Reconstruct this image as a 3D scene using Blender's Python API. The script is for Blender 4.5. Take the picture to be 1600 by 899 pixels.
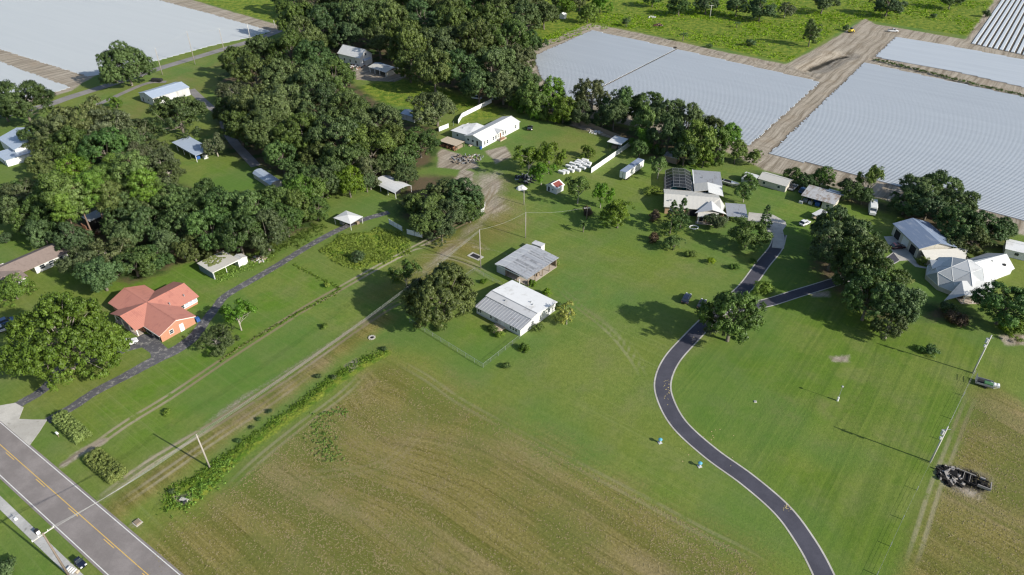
import bpy, math, random
import numpy as np
from mathutils import Vector, Matrix

# ------------------------------------------------------------------ camera, sky, sun, exposure
SC = bpy.context.scene
for o in list(bpy.data.objects):
    bpy.data.objects.remove(o)
F, TH, H = 1100.0, math.radians(35.0), 112.0      # focal length (px of a 1600 px frame), pitch, flying height
CT, ST = math.cos(TH), math.sin(TH)
cam = bpy.data.cameras.new('camera')
cam.sensor_width = 36.0
cam.lens = F / 1600 * 36.0
cam.clip_start = 1.0
cam.clip_end = 6000.0
co = bpy.data.objects.new('camera', cam)
SC.collection.objects.link(co)
co.location = (0, 0, H)
co.rotation_euler = (math.pi / 2 - TH, 0, 0)
SC.camera = co

SUN_EL = math.radians(28.5)
SH_AZ = math.radians(148.5)                        # direction the shadows fall
SUN_AZ = SH_AZ + math.pi
W = bpy.data.worlds.new('World')
SC.world = W
W.use_nodes = True
wn = W.node_tree.nodes
sky = wn.new('ShaderNodeTexSky')
sky.sky_type = 'NISHITA'
sky.sun_disc = False
sky.sun_elevation = SUN_EL
sky.sun_rotation = math.pi / 2 - SUN_AZ
sky.air_density = 1.0
sky.dust_density = 1.0
sky.ozone_density = 1.2
bg = wn['Background']
bg.inputs[1].default_value = 0.12
W.node_tree.links.new(sky.outputs[0], bg.inputs[0])
sl = bpy.data.lights.new('sun', 'SUN')
sl.energy = 5.0
sl.angle = math.radians(0.6)
sl.color = (1.0, 0.95, 0.86)
so = bpy.data.objects.new('sun', sl)
SC.collection.objects.link(so)
sd = Vector((math.cos(SH_AZ) * math.cos(SUN_EL), math.sin(SH_AZ) * math.cos(SUN_EL), -math.sin(SUN_EL)))
so.rotation_euler = sd.to_track_quat('-Z', 'Y').to_euler()
SC.view_settings.view_transform = 'Standard'
SC.view_settings.look = 'None'
SC.view_settings.exposure = 0.39
SC.view_settings.gamma = 1.0
SC.view_settings.use_curve_mapping = False
try:
    SC.cycles.filter_width = 1.3
    SC.cycles.max_bounces = 5
    SC.cycles.diffuse_bounces = 3
    SC.cycles.transmission_bounces = 3
    SC.cycles.transparent_max_bounces = 6
except Exception:
    pass

RND = random.Random(7)
NP = np.random.default_rng(11)
COL = SC.collection


def G(px, py, z=0.0):
    """the point of the level z that a surveyed photo point shows"""
    u = (px - 800) / F
    v = (449.5 - py) / F
    dz = -ST + v * CT
    t = (H - z) / (-dz)
    return Vector((u * t, (CT + v * ST) * t, z))


def depth(p):
    return p[1] * CT - (p[2] - H) * ST


# ------------------------------------------------------------------ object helpers
def tag(o, label=None, cat=None, group=None, kind=None):
    if label: o['label'] = label
    if cat: o['category'] = cat
    if group: o['group'] = group
    if kind: o['kind'] = kind
    return o


def empty(name, loc, rz=0.0, label=None, cat=None, group=None):
    o = bpy.data.objects.new(name, None)
    o.empty_display_size = 0.3
    COL.objects.link(o)
    o.location = loc
    o.rotation_euler = (0, 0, rz)
    return tag(o, label, cat, group)


def link(name, me, parent=None, mat=None):
    o = bpy.data.objects.new(name, me)
    COL.objects.link(o)
    if parent: o.parent = parent
    if mat is not None and not me.materials:
        me.materials.append(mat)
    return o


def copy_tree(o, parent=None):
    c = o.copy()
    COL.objects.link(c)
    c.parent = parent
    for ch in list(o.children):
        copy_tree(ch, c)
    return c


class MB:
    """collects simple shapes, builds one mesh"""
    def __init__(s):
        s.v, s.f = [], []

    def add(s, vs, fs):
        n = len(s.v)
        s.v += [tuple(p) for p in vs]
        s.f += [tuple(i + n for i in f) for f in fs]
        return s

    def box(s, x0, y0, z0, x1, y1, z1):
        vs = [(x0, y0, z0), (x1, y0, z0), (x1, y1, z0), (x0, y1, z0), (x0, y0, z1), (x1, y0, z1), (x1, y1, z1), (x0, y1, z1)]
        return s.add(vs, [(0, 3, 2, 1), (4, 5, 6, 7), (0, 1, 5, 4), (1, 2, 6, 5), (2, 3, 7, 6), (3, 0, 4, 7)])

    def bbox(s, x0, y0, z0, x1, y1, z1, b):
        """box with chamfered upper edges"""
        vs = [(x0, y0, z0), (x1, y0, z0), (x1, y1, z0), (x0, y1, z0),
              (x0, y0, z1 - b), (x1, y0, z1 - b), (x1, y1, z1 - b), (x0, y1, z1 - b),
              (x0 + b, y0 + b, z1), (x1 - b, y0 + b, z1), (x1 - b, y1 - b, z1), (x0 + b, y1 - b, z1)]
        fs = [(0, 3, 2, 1), (8, 9, 10, 11)]
        for k in range(4):
            j = (k + 1) % 4
            fs += [(k, j, 4 + j, 4 + k), (4 + k, 4 + j, 8 + j, 8 + k)]
        return s.add(vs, fs)

    def slab(s, pts, th=0.12):
        """polygon in space with vertical thickness below it"""
        n = len(pts)
        vs = [tuple(p) for p in pts] + [(p[0], p[1], p[2] - th) for p in pts]
        fs = [tuple(range(n)), tuple(reversed(range(n, 2 * n)))]
        for k in range(n):
            j = (k + 1) % n
            fs.append((k, k + n, j + n, j))
        return s.add(vs, fs)

    def wallpoly(s, a, b, prof, th=0.14):
        """wall standing on the line a-b; prof = list of (t in 0..1, z)"""
        a, b = Vector((a[0], a[1], 0)), Vector((b[0], b[1], 0))
        d = (b - a).normalized()
        nrm = Vector((-d.y, d.x, 0)) * th
        pts = [a, b] + [a.lerp(b, t) + Vector((0, 0, z)) for t, z in reversed(prof)]
        n = len(pts)
        vs = pts + [p + nrm for p in pts]
        fs = [tuple(range(n)), tuple(reversed(range(n, 2 * n)))]
        for k in range(n):
            j = (k + 1) % n
            fs.append((k, k + n, j + n, j))
        return s.add(vs, fs)

    def tube(s, pts, rad, n=6, cap=True):
        pts = [Vector(p) for p in pts]
        if not hasattr(rad, '__len__'): rad = [rad] * len(pts)
        base = len(s.v)
        for i, p in enumerate(pts):
            t = (pts[min(i + 1, len(pts) - 1)] - pts[max(i - 1, 0)])
            t = t.normalized() if t.length > 1e-6 else Vector((0, 0, 1))
            a = t.orthogonal().normalized() if abs(t.z) < 0.95 else Vector((1, 0, 0))
            a = (a - t * a.dot(t)).normalized()
            b = t.cross(a)
            for k in range(n):
                w = 2 * math.pi * k / n
                s.v.append(tuple(p + (a * math.cos(w) + b * math.sin(w)) * rad[i]))
        for i in range(len(pts) - 1):
            for k in range(n):
                j = (k + 1) % n
                s.f.append((base + i * n + k, base + i * n + j, base + (i + 1) * n + j, base + (i + 1) * n + k))
        if cap:
            s.f.append(tuple(base + k for k in reversed(range(n))))
            s.f.append(tuple(base + (len(pts) - 1) * n + k for k in range(n)))
        return s

    def mesh(s, name):
        me = bpy.data.meshes.new(name)
        me.from_pydata(s.v, [], s.f)
        me.validate()
        me.update()
        return me

    def build(s, name, mat, parent=None, smooth=False, loc=None):
        me = s.mesh(name)
        me.materials.append(mat)
        if smooth:
            me.polygons.foreach_set('use_smooth', [True] * len(me.polygons))
        o = link(name, me, parent)
        if loc is not None: o.location = loc
        return o


def np_mesh(name, V, Fq, mat, normals=None, attrs=None, smooth=False):
    """mesh from numpy arrays: V (n,3), Fq (m,k)"""
    me = bpy.data.meshes.new(name)
    n, m, k = len(V), len(Fq), Fq.shape[1]
    me.vertices.add(n)
    me.vertices.foreach_set('co', np.asarray(V, np.float32).ravel())
    me.loops.add(m * k)
    me.loops.foreach_set('vertex_index', Fq.astype(np.int32).ravel())
    me.polygons.add(m)
    me.polygons.foreach_set('loop_start', np.arange(0, m * k, k, dtype=np.int32))
    me.polygons.foreach_set('loop_total', np.full(m, k, np.int32))
    if smooth or normals is not None:
        me.polygons.foreach_set('use_smooth', np.ones(m, bool))
    me.update(calc_edges=True)
    for an, av in (attrs or {}).items():
        at = me.attributes.new(an, 'FLOAT', 'POINT')
        at.data.foreach_set('value', np.asarray(av, np.float32))
    if normals is not None:
        me.normals_split_custom_set_from_vertices(np.asarray(normals, np.float32).tolist())
    me.materials.append(mat)
    return me


# ------------------------------------------------------------------ node helpers
class NT:
    def __init__(s, name):
        s.m = bpy.data.materials.new(name)
        s.m.use_nodes = True
        s.t = s.m.node_tree
        s.b = s.t.nodes['Principled BSDF']
        s.out = s.t.nodes['Material Output']

    def n(s, typ, **kw):
        nd = s.t.nodes.new(typ)
        for k, v in kw.items(): setattr(nd, k, v)
        return nd

    def put(s, sock, val):
        if hasattr(val, 'is_linked') or hasattr(val, 'links'):
            s.t.links.new(val, sock)
        else:
            if isinstance(val, (tuple, list)) and len(val) == 3 and sock.type == 'RGBA': val = (*val, 1)
            sock.default_value = val

    def pos(s):
        return s.n('ShaderNodeNewGeometry').outputs['Position']

    def obj(s):
        return s.n('ShaderNodeTexCoord').outputs['Object']

    def mapped(s, vec, rot=0.0, scale=(1, 1, 1)):
        r = s.n('ShaderNodeVectorRotate', rotation_type='Z_AXIS')
        s.put(r.inputs['Vector'], vec)
        r.inputs['Angle'].default_value = rot
        m = s.n('ShaderNodeVectorMath', operation='MULTIPLY')
        s.put(m.inputs[0], r.outputs[0])
        m.inputs[1].default_value = scale
        return m.outputs[0]

    def noise(s, vec, scale, detail=3.0, rough=0.55, dist=0.0):
        nd = s.n('ShaderNodeTexNoise')
        s.put(nd.inputs['Vector'], vec)
        nd.inputs['Scale'].default_value = scale
        nd.inputs['Detail'].default_value = detail
        nd.inputs['Roughness'].default_value = rough
        nd.inputs['Distortion'].default_value = dist
        return nd.outputs[0]

    def mix(s, f, a, b, blend='MIX'):
        nd = s.n('ShaderNodeMix', data_type='RGBA', blend_type=blend)
        s.put(nd.inputs[0], f); s.put(nd.inputs[6], a); s.put(nd.inputs[7], b)
        return nd.outputs[2]

    def math(s, op, a, b=0.0, c=None, clamp=False):
        nd = s.n('ShaderNodeMath', operation=op)
        nd.use_clamp = clamp
        s.put(nd.inputs[0], a); s.put(nd.inputs[1], b)
        if c is not None: s.put(nd.inputs[2], c)
        return nd.outputs[0]

    def rng(s, v, a, b, c=0.0, d=1.0):
        nd = s.n('ShaderNodeMapRange', interpolation_type='SMOOTHSTEP')
        s.put(nd.inputs['Value'], v)
        nd.inputs['From Min'].default_value = a; nd.inputs['From Max'].default_value = b
        nd.inputs['To Min'].default_value = c; nd.inputs['To Max'].default_value = d
        return nd.outputs[0]

    def attr(s, name):
        return s.n('ShaderNodeAttribute', attribute_name=name).outputs['Fac']

    def bump(s, h, strength=0.5, dist=0.1):
        nd = s.n('ShaderNodeBump')
        nd.inputs['Strength'].default_value = strength
        nd.inputs['Distance'].default_value = dist
        s.put(nd.inputs['Height'], h)
        s.t.links.new(nd.outputs[0], s.b.inputs['Normal'])

    def done(s, color=None, rough=0.8, metal=0.0, spec=0.3):
        if color is not None: s.put(s.b.inputs['Base Color'], color)
        s.put(s.b.inputs['Roughness'], rough)
        s.b.inputs['Metallic'].default_value = metal
        s.b.inputs['Specular IOR Level'].default_value = spec
        return s.m


def simple(name, col, rough=0.7, metal=0.0, spec=0.3, var=0.18, scale=1.2, dirt=None, bump=0.0):
    """painted or plain surface with mottling; dirt = stain colour"""
    t = NT(name)
    p = t.obj()
    n1 = t.noise(p, scale, 5.0, 0.62)
    c = t.mix(n1, tuple(x * (1 - var) for x in col), tuple(min(1, x * (1 + var)) for x in col))
    if dirt:
        n2 = t.noise(t.mapped(p, 0, (1.0, 1.0, 0.35)), scale * 0.7, 6.0, 0.7)
        c = t.mix(t.rng(n2, 0.52, 0.72), c, dirt)
    if bump: t.bump(n1, bump, 0.05)
    return t.done(c, rough, metal, spec)


def metal_roof(name, col, pitch=0.3, ang=0.0, rust=None, rustamt=0.6, rough=0.45, var=0.1):
    """ribbed sheet roof; ribs run along local y rotated by ang"""
    t = NT(name)
    p = t.obj()
    q = t.mapped(p, ang, (1, 1, 1))
    sx = t.n('ShaderNodeSeparateXYZ'); t.put(sx.inputs[0], q)
    w = t.math('FRACT', t.math('DIVIDE', sx.outputs[0], pitch))
    rib = t.rng(t.math('ABSOLUTE', t.math('SUBTRACT', w, 0.5)), 0.0, 0.16, 1.0, 0.0)
    n1 = t.noise(t.mapped(p, ang, (1.6, 0.22, 1)), 1.0, 5.0, 0.65)
    n2 = t.noise(p, 0.5, 6.0, 0.7)
    c = t.mix(n1, tuple(x * (1 - var) for x in col), tuple(min(1, x * (1 + var)) for x in col))
    c = t.mix(t.math('MULTIPLY', rib, 0.18), c, tuple(x * 0.6 for x in col))
    if rust:
        c = t.mix(t.rng(t.math('MULTIPLY', t.math('ADD', n1, n2), 0.5), rustamt - 0.08, rustamt + 0.08), c, rust)
    t.bump(rib, 0.6, 0.04)
    return t.done(c, rough, 0.0, 0.4)
# ------------------------------------------------------------------ ground: one sheet with surveyed cover masks
gx = np.concatenate([-np.geomspace(3000, 380, 14)[:-1], np.arange(-380, 380.1, 0.85), np.geomspace(380, 3000, 14)[1:]])
gy = np.concatenate([-np.geomspace(2000, 1, 12), np.arange(4, 58, 6.0), np.arange(58, 150, 0.5), np.arange(150, 260, 0.7),
                     np.arange(260, 540, 1.1), np.geomspace(541, 5000, 16)])
XX, YY = np.meshgrid(gx, gy)
XX = XX.astype(np.float32); YY = YY.astype(np.float32)
NX, NY = len(gx), len(gy)


def W2(pts):
    return [tuple(G(*p)[:2]) for p in pts]


def seg_d(X, Y, a, b):
    dx, dy = b[0] - a[0], b[1] - a[1]
    L = dx * dx + dy * dy + 1e-9
    t = np.clip(((X - a[0]) * dx + (Y - a[1]) * dy) / L, 0, 1)
    return np.hypot(X - a[0] - t * dx, Y - a[1] - t * dy)


def region(poly, pad):
    xs = [p[0] for p in poly]; ys = [p[1] for p in poly]
    i0, i1 = np.searchsorted(gx, [min(xs) - pad, max(xs) + pad]); j0, j1 = np.searchsorted(gy, [min(ys) - pad, max(ys) + pad])
    return slice(max(j0 - 1, 0), j1 + 1), slice(max(i0 - 1, 0), i1 + 1)


def fill(mask, pts, w=2.0, val=1.0, world=False):
    """soft polygon: 1 inside, fading over w metres across the edge"""
    poly = pts if world else W2(pts)
    sl_ = region(poly, w + 2)
    X, Y = XX[sl_], YY[sl_]
    d = np.full(X.shape, 1e9, np.float32); ins = np.zeros(X.shape, bool)
    for k in range(len(poly)):
        a, b = poly[k], poly[(k + 1) % len(poly)]
        d = np.minimum(d, seg_d(X, Y, a, b))
        if a[1] != b[1]:
            c = ((a[1] > Y) != (b[1] > Y)) & (X < (b[0] - a[0]) * (Y - a[1]) / (b[1] - a[1]) + a[0])
            ins ^= c
    sd_ = np.where(ins, d, -d)
    m = np.clip(0.5 + sd_ / w * 0.5, 0, 1) * val
    mask[sl_] = np.maximum(mask[sl_], m)


def smooth_line(pts, n=6):
    P = [Vector((p[0], p[1], 0)) for p in pts]
    P = [P[0] * 2 - P[1]] + P + [P[-1] * 2 - P[-2]]
    out = []
    for i in range(1, len(P) - 2):
        for k in range(n):
            t = k / n
            a, b, c, d = P[i - 1], P[i], P[i + 1], P[i + 2]
            out.append(0.5 * ((2 * b) + (c - a) * t + (2 * a - 5 * b + 4 * c - d) * t * t + (3 * b - a - 3 * c + d) * t ** 3))
    out.append(P[-2])
    return out


def stroke(mask, pts, half, w=1.0, val=1.0, mode='max'):
    poly = [(p.x, p.y) for p in smooth_line(W2(pts), 4)]
    sl_ = region(poly, half + w + 3)
    X, Y = XX[sl_], YY[sl_]
    d = np.full(X.shape, 1e9, np.float32)
    for k in range(len(poly) - 1): d = np.minimum(d, seg_d(X, Y, poly[k], poly[k + 1]))
    m = np.clip(0.5 + (half - d) / w * 0.5, 0, 1) * val
    mask[sl_] = np.maximum(mask[sl_], m)
    return sl_, d


mk = {k: np.zeros((NY, NX), np.float32) for k in ('dry', 'soil', 'rough', 'litter', 'burnt', 'furrow', 'pale', 'lawnb', 'lush', 'swirl', 'trackst')}
trackd = np.full((NY, NX), 9.0, np.float32)

# the mown dry hay field and the dry field by the right edge
fill(mk['dry'], [(598, 556), (640, 572), (720, 622), (800, 668), (900, 722), (1000, 775), (1100, 828), (1158, 856), (1178, 875), (1194, 899), (1205, 1100),
                 (150, 1100), (205, 899), (225, 850), (262, 812), (300, 800), (345, 768), (400, 718), (470, 660), (540, 605)], 11.0)
fill(mk['dry'], [(1519, 610), (1560, 602), (1610, 640), (1800, 720), (1900, 1100), (1370, 1100), (1412, 899), (1440, 820), (1478, 740), (1500, 680)], 4.0)
fill(mk['dry'], [(1170, 640), (1330, 600), (1420, 640), (1380, 720), (1230, 720)], 22.0, 0.32)
fill(mk['dry'], [(800, 500), (1000, 560), (980, 640), (800, 620)], 25.0, 0.25)
fill(mk['dry'], [(720, 300), (800, 270), (820, 360), (740, 420), (600, 480), (560, 470), (650, 400)], 8.0, 0.8)
fill(mk['dry'], [(230, 135), (420, 60), (420, 90), (260, 190), (180, 200), (160, 180)], 7.0, 0.45)
fill(mk['dry'], [(930, 200), (830, 180), (800, 215), (850, 262), (960, 240)], 6.0, 0.35)
fill(mk['swirl'], [(470, 640), (600, 575), (700, 650), (690, 720), (520, 760), (420, 740)], 9.0)
fill(mk['swirl'], [(1380, 960), (1440, 800), (1500, 640), (1650, 640), (1800, 1000)], 12.0, 0.8)
# bare soil round the mulched fields, junction and headlands
fill(mk['soil'], [(803, 86), (860, 62), (922, 37), (1000, 52), (1120, 79), (1228, 101), (1290, 68), (1342, 36), (1352, 29), (1368, 38), (1440, 50), (1508, 62), (1532, 30), (1556, -3),
                  (1640, -60), (1900, 60), (1900, 480), (1600, 368), (1400, 318), (1195, 266), (1140, 240), (1000, 200), (850, 170), (820, 110)], 2.2)
fill(mk['soil'], [(236, -6), (290, -3), (350, 15), (438, 40), (432, 50), (405, 52), (240, 92), (150, 118), (126, 132), (112, 142), (78, 152), (-60, 185), (-300, 100), (-200, -80), (100, -80)], 1.8)
for pl in ([(600, 110), (640, 118), (617, 128), (556, 125), (545, 108), (565, 100)], [(505, 128), (540, 130), (537, 142), (500, 138)],
           [(690, 232), (740, 248), (748, 262), (722, 266), (684, 262), (684, 240)], [(758, 236), (790, 228), (800, 245), (775, 256)],
           [(765, 285), (780, 281), (783, 292), (775, 308), (764, 302)], [(905, 186), (970, 212), (960, 218), (890, 196)],
           [(1294, 557), (1327, 555), (1326, 566), (1302, 566)], [(270, 776), (295, 770), (300, 785), (280, 790)], [(538, 572), (556, 560), (562, 566), (548, 580)],
           [(1560, 525), (1620, 520), (1620, 540), (1572, 540)], [(1265, 458), (1295, 455), (1297, 464), (1270, 464)], [(205, 812), (222, 820), (216, 826), (204, 820)], [(720, 262), (700, 300), (735, 296), (742, 270)]):
    fill(mk['soil'], pl, 1.6, 0.95)
fill(mk['soil'], [(1468, 722), (1545, 740), (1560, 765), (1530, 785), (1490, 770), (1462, 752)], 2.5, 0.75)
fill(mk['soil'], [(720, 268), (790, 262), (806, 330), (770, 345), (740, 330)], 6.0, 0.62)
stroke(mk['soil'], [(774, 286), (770, 315), (752, 345), (722, 372), (690, 400), (660, 425)], 2.6, 4.0, 0.66)
stroke(mk['soil'], [(740, 386), (775, 392), (800, 400)], 0.8, 1.0, 0.6)
fill(mk['pale'], [(2, 96), (138, 122), (112, 139), (0, 97)], 1.0, 0.2)
for pl in ([(924, 48), (1000, 64), (1283, 129), (1172, 229), (1100, 208), (870, 150), (845, 122), (833, 88)], [(1350, 98), (1500, 131), (1800, 196), (1900, 420), (1600, 346), (1400, 291), (1201, 240)],
           [(1399, 58), (1500, 75), (1750, 122), (1800, 175), (1600, 137), (1500, 114), (1366, 89)], [(1567, -2), (1620, -60), (1760, -60), (1800, 112), (1600, 87), (1519, 69)]):
    fill(mk['furrow'], pl, 1.0)
# soft bare lane that runs to the big tree
stroke(mk['soil'], [(150, 786), (230, 722), (310, 672), (380, 622), (440, 586), (520, 535), (575, 500), (618, 476)], 1.1, 2.0, 0.6)
stroke(mk['dry'], [(175, 800), (260, 738), (340, 680), (400, 640), (470, 590), (540, 540), (600, 497)], 3.2, 3.0, 0.85)
stroke(mk['soil'], [(100, 726), (130, 705), (160, 690)], 1.1, 1.0, 0.85)
# wheel tracks (distance to the centre line is stored, the ruts are drawn at +-0.85 m)
for pts, st in (([(105, 725), (150, 695), (200, 660), (270, 617), (350, 563), (420, 518), (480, 480), (540, 446), (600, 412), (650, 386), (705, 358), (745, 335), (768, 300), (772, 282)], 1.0),
                ([(140, 792), (230, 726), (315, 675), (400, 622), (470, 575), (560, 512), (612, 478), (650, 460)], 1.0),
                ([(170, 800), (250, 745), (330, 690), (420, 630), (500, 572)], 0.6),
                ([(640, 400), (700, 402), (740, 415), (775, 440)], 0.4),
                ([(645, 388), (700, 380), (740, 378), (770, 398)], 0.4),
                ([(865, 440), (900, 475), (950, 515), (985, 555), (1012, 600)], 0.3),
                ([(905, 470), (960, 510), (1005, 570)], 0.0),
                ([(1522, 612), (1505, 650), (1480, 715), (1462, 760), (1440, 830), (1418, 899)], 0.5),
                ([(612, 560), (665, 590), (720, 628), (800, 672), (900, 726), (1000, 778), (1100, 832), (1180, 872), (1200, 905)], 0.22),
                ([(575, 575), (540, 612), (470, 665), (400, 722), (345, 775)], 0.4),
                ([(640, 610), (660, 660), (610, 720), (520, 740), (430, 740)], 0.12)):
    tm = np.zeros_like(XX)
    sl_, d = stroke(tm, pts, 1.5, 1.0, st)
    for q in (W2(pts)[0], W2(pts)[-1]):
        tm[sl_] *= np.clip((np.hypot(XX[sl_] - q[0], YY[sl_] - q[1]) - 2.0) / 8.0, 0, 1)
    mk['trackst'] = np.maximum(mk['trackst'], tm)
    trackd[sl_] = np.minimum(trackd[sl_], d)
# rough pasture beyond and the weedy corner lot
fill(mk['rough'], [(290, -4), (440, 40), (470, -4), (450, -60), (250, -60)], 2.0, 0.7)
fill(mk['rough'], [(820, 84), (925, 34), (1230, 98), (1345, 30), (1368, 34), (1520, 58), (1558, 0), (1620, -60), (700, -60), (700, 40)], 2.0)
fill(mk['rough'], [(550, 138), (620, 120), (680, 135), (760, 165), (700, 178), (610, 165), (560, 150)], 4.0, 0.9)
fill(mk['rough'], [(500, 388), (530, 370), (600, 358), (640, 380), (635, 402), (600, 415), (560, 422), (515, 405)], 4.0, 0.9)
fill(mk['rough'], [(740, 168), (770, 158), (800, 170), (780, 185), (700, 200)], 3.0, 0.6)
fill(mk['rough'], [(1290, 95), (1320, 82), (1324, 90), (1300, 104)], 1.0)
fill(mk['rough'], [(1365, 90), (1390, 92), (1500, 122), (1700, 168), (1700, 176), (1500, 131), (1360, 97)], 0.8)
stroke(mk['rough'], [(262, 790), (300, 768), (340, 738), (375, 710), (430, 668), (480, 632), (520, 600), (560, 574), (602, 552)], 1.5, 1.6, 0.9)
fill(mk['rough'], [(262, 772), (330, 732), (372, 712), (340, 760), (300, 790), (272, 800)], 1.5, 0.9)
stroke(mk['litter'], [(190, 752), (230, 722), (310, 672), (380, 622), (440, 586), (520, 535), (575, 500), (614, 477)], 1.0, 1.8, 0.55)
# woodland floor
for pl in ([(430, -60), (860, -60), (830, 80), (800, 100), (830, 180), (780, 170), (700, 140), (560, 110), (470, 80)],
           [(340, 120), (420, 80), (540, 120), (640, 190), (690, 200), (680, 260), (630, 270), (570, 285), (480, 320), (440, 280), (350, 240), (330, 180)],
           [(60, 215), (110, 190), (230, 220), (260, 280), (330, 300), (440, 300), (500, 350), (400, 400), (300, 410), (200, 450), (120, 420), (70, 350), (60, 310), (80, 280)],
           [(620, 270), (740, 275), (762, 320), (740, 350), (660, 380), (620, 340)],
           [(830, 150), (950, 190), (1020, 210), (1150, 250), (1040, 262), (960, 220), (850, 190)],
           [(1270, 380), (1380, 420), (1420, 500), (1370, 505), (1300, 460), (1260, 420)],
           [(1395, 300), (1590, 350), (1570, 390), (1480, 400), (1400, 340)], [(1440, 470), (1500, 480), (1530, 500), (1480, 510), (1440, 500)],
           [(1170, 265), (1400, 320), (1390, 335), (1180, 285)]):
    fill(mk['litter'], pl, 6.0, 0.85)
# charred ground
fill(mk['burnt'], [(1473, 729), (1488, 727), (1502, 738), (1500, 752), (1490, 764), (1476, 756), (1468, 745)], 1.6)
fill(mk['burnt'], [(1490, 736), (1512, 730), (1545, 748), (1552, 762), (1535, 772), (1505, 762)], 1.6, 0.9)
fill(mk['burnt'], [(700, 246), (735, 250), (760, 262), (720, 266)], 2.0, 0.35)
fill(mk['litter'], [(480, 650), (545, 640), (530, 700), (500, 720)], 6.0, 0.22)
# lawn kinds
fill(mk['lawnb'], [(1060, 560), (1220, 500), (1300, 470), (1540, 560), (1440, 800), (1380, 1000), (1310, 1000), (1290, 860), (1180, 740), (1070, 650)], 4.0)
fill(mk['lawnb'], [(1200, 400), (1260, 440), (1420, 470), (1560, 540), (1620, 600), (1560, 600), (1300, 480), (1130, 520)], 4.0, 0.8)
fill(mk['lush'], [(60, 690), (300, 550), (460, 415), (540, 450), (400, 540), (130, 690)], 3.0)
fill(mk['lush'], [(250, 560), (150, 720), (250, 690), (420, 600), (620, 480), (560, 480), (440, 530)], 3.0, 0.7)
fill(mk['lush'], [(-60, 790), (0, 800), (110, 920), (60, 1000), (-100, 1000)], 2.0)
fill(mk['lush'], [(0, 300), (60, 290), (110, 400), (330, 400), (440, 380), (430, 440), (330, 480), (120, 460), (0, 400)], 5.0, 0.8)
fill(mk['lush'], [(260, 275), (330, 245), (430, 290), (400, 310), (300, 290)], 4.0, 0.5)
fill(mk['lush'], [(230, 800), (380, 700), (560, 560), (620, 545), (560, 620), (340, 800), (280, 850)], 3.0, 0.6)
fill(mk['lush'], [(640, 500), (750, 480), (810, 530), (755, 570)], 4.0, 0.6)
fill(mk['lush'], [(1200, 300), (1400, 330), (1400, 420), (1270, 400), (1200, 340)], 6.0, 0.7)
fill(mk['lush'], [(880, 300), (1040, 280), (1060, 420), (900, 380)], 14.0, 0.5)
fill(mk['lush'], [(1000, 720), (1160, 800), (1250, 899), (1230, 960), (1180, 880), (1000, 780)], 8.0, 0.55)

ZZ = np.zeros_like(XX)
rn = NP.random((NY, NX)).astype(np.float32)
ZZ -= mk['rough'] * rn * 0.28
ZZ -= mk['burnt'] * rn * 0.15
pit = np.zeros_like(XX)
stroke(pit, [(1268, 108), (1285, 102), (1300, 92), (1320, 86)], 2.5, 5.0)
ZZ -= pit * 2.0
dt = np.zeros_like(XX)
stroke(dt, [(1366, 94), (1500, 127), (1700, 174)], 0.8, 2.0)
stroke(dt, [(925, 44), (1000, 56), (1120, 84), (1230, 107), (1275, 121)], 0.5, 1.6)
ZZ -= dt * 0.9
mk['litter'] = np.maximum(mk['litter'], np.clip(pit * 0.8, 0, 1)); mk['burnt'] = np.maximum(mk['burnt'], dt * 0.55)
gapm = np.zeros_like(XX); stroke(gapm, [(1056, 74), (966, 128)], 0.9, 1.0); mk['burnt'] = np.maximum(mk['burnt'], gapm)
pit2 = np.zeros_like(XX); stroke(pit2, [(1266, 107), (1285, 99), (1304, 90), (1322, 86)], 1.8, 2.0); mk['burnt'] = np.maximum(mk['burnt'], pit2 * 0.8)

t = NT('ground_cover')
P = t.pos()
A_ = math.radians(37.5)          # mowing runs
nb = t.noise(P, 0.018, 3.0, 0.5)
nm = t.noise(P, 0.11, 5.0, 0.6)
nf = t.noise(P, 1.6, 6.0, 0.72)
nff = t.noise(P, 6.0, 3.0, 0.6)
wob = t.n('ShaderNodeVectorMath', operation='MULTIPLY_ADD')
wn_ = t.n('ShaderNodeTexNoise'); t.put(wn_.inputs['Vector'], P); wn_.inputs['Scale'].default_value = 0.05; wn_.inputs['Detail'].default_value = 1.0
t.put(wob.inputs[0], wn_.outputs[1]); wob.inputs[1].default_value = (9, 9, 0); t.put(wob.inputs[2], P)
Pw = t.n('ShaderNodeMix', data_type='VECTOR'); t.put(Pw.inputs[0], t.attr('swirl')); t.put(Pw.inputs[4], P); t.put(Pw.inputs[5], wob.outputs[0])
Pw = Pw.outputs[1]
sA = t.math('ADD', t.math('MULTIPLY', t.noise(t.mapped(Pw, A_, (0.016, 0.75, 1)), 1.0, 6.0, 0.75), 0.6), t.math('MULTIPLY', t.noise(t.mapped(P, A_, (0.05, 1.6, 1)), 1.0, 6.0, 0.8), 0.4))
sA2 = t.noise(t.mapped(Pw, A_, (0.008, 0.16, 1)), 1.0, 3.0, 0.6)
sB = t.noise(t.mapped(P, A_ - math.pi / 2 + math.radians(0), (0.012, 0.55, 1)), 1.0, 4.0, 0.65)
e = t.math('ADD', t.math('MULTIPLY', t.math('SUBTRACT', nf, 0.5), 0.7), t.math('MULTIPLY', t.math('SUBTRACT', nm, 0.5), 0.8))


def edge(name, k=1.0, w=0.18):
    v = t.math('ADD', t.attr(name), t.math('MULTIPLY', e, k))
    v = t.rng(v, 0.5 - w, 0.5 + w)
    return t.math('MULTIPLY', v, t.rng(t.attr(name), 0.0, 0.06))


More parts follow.
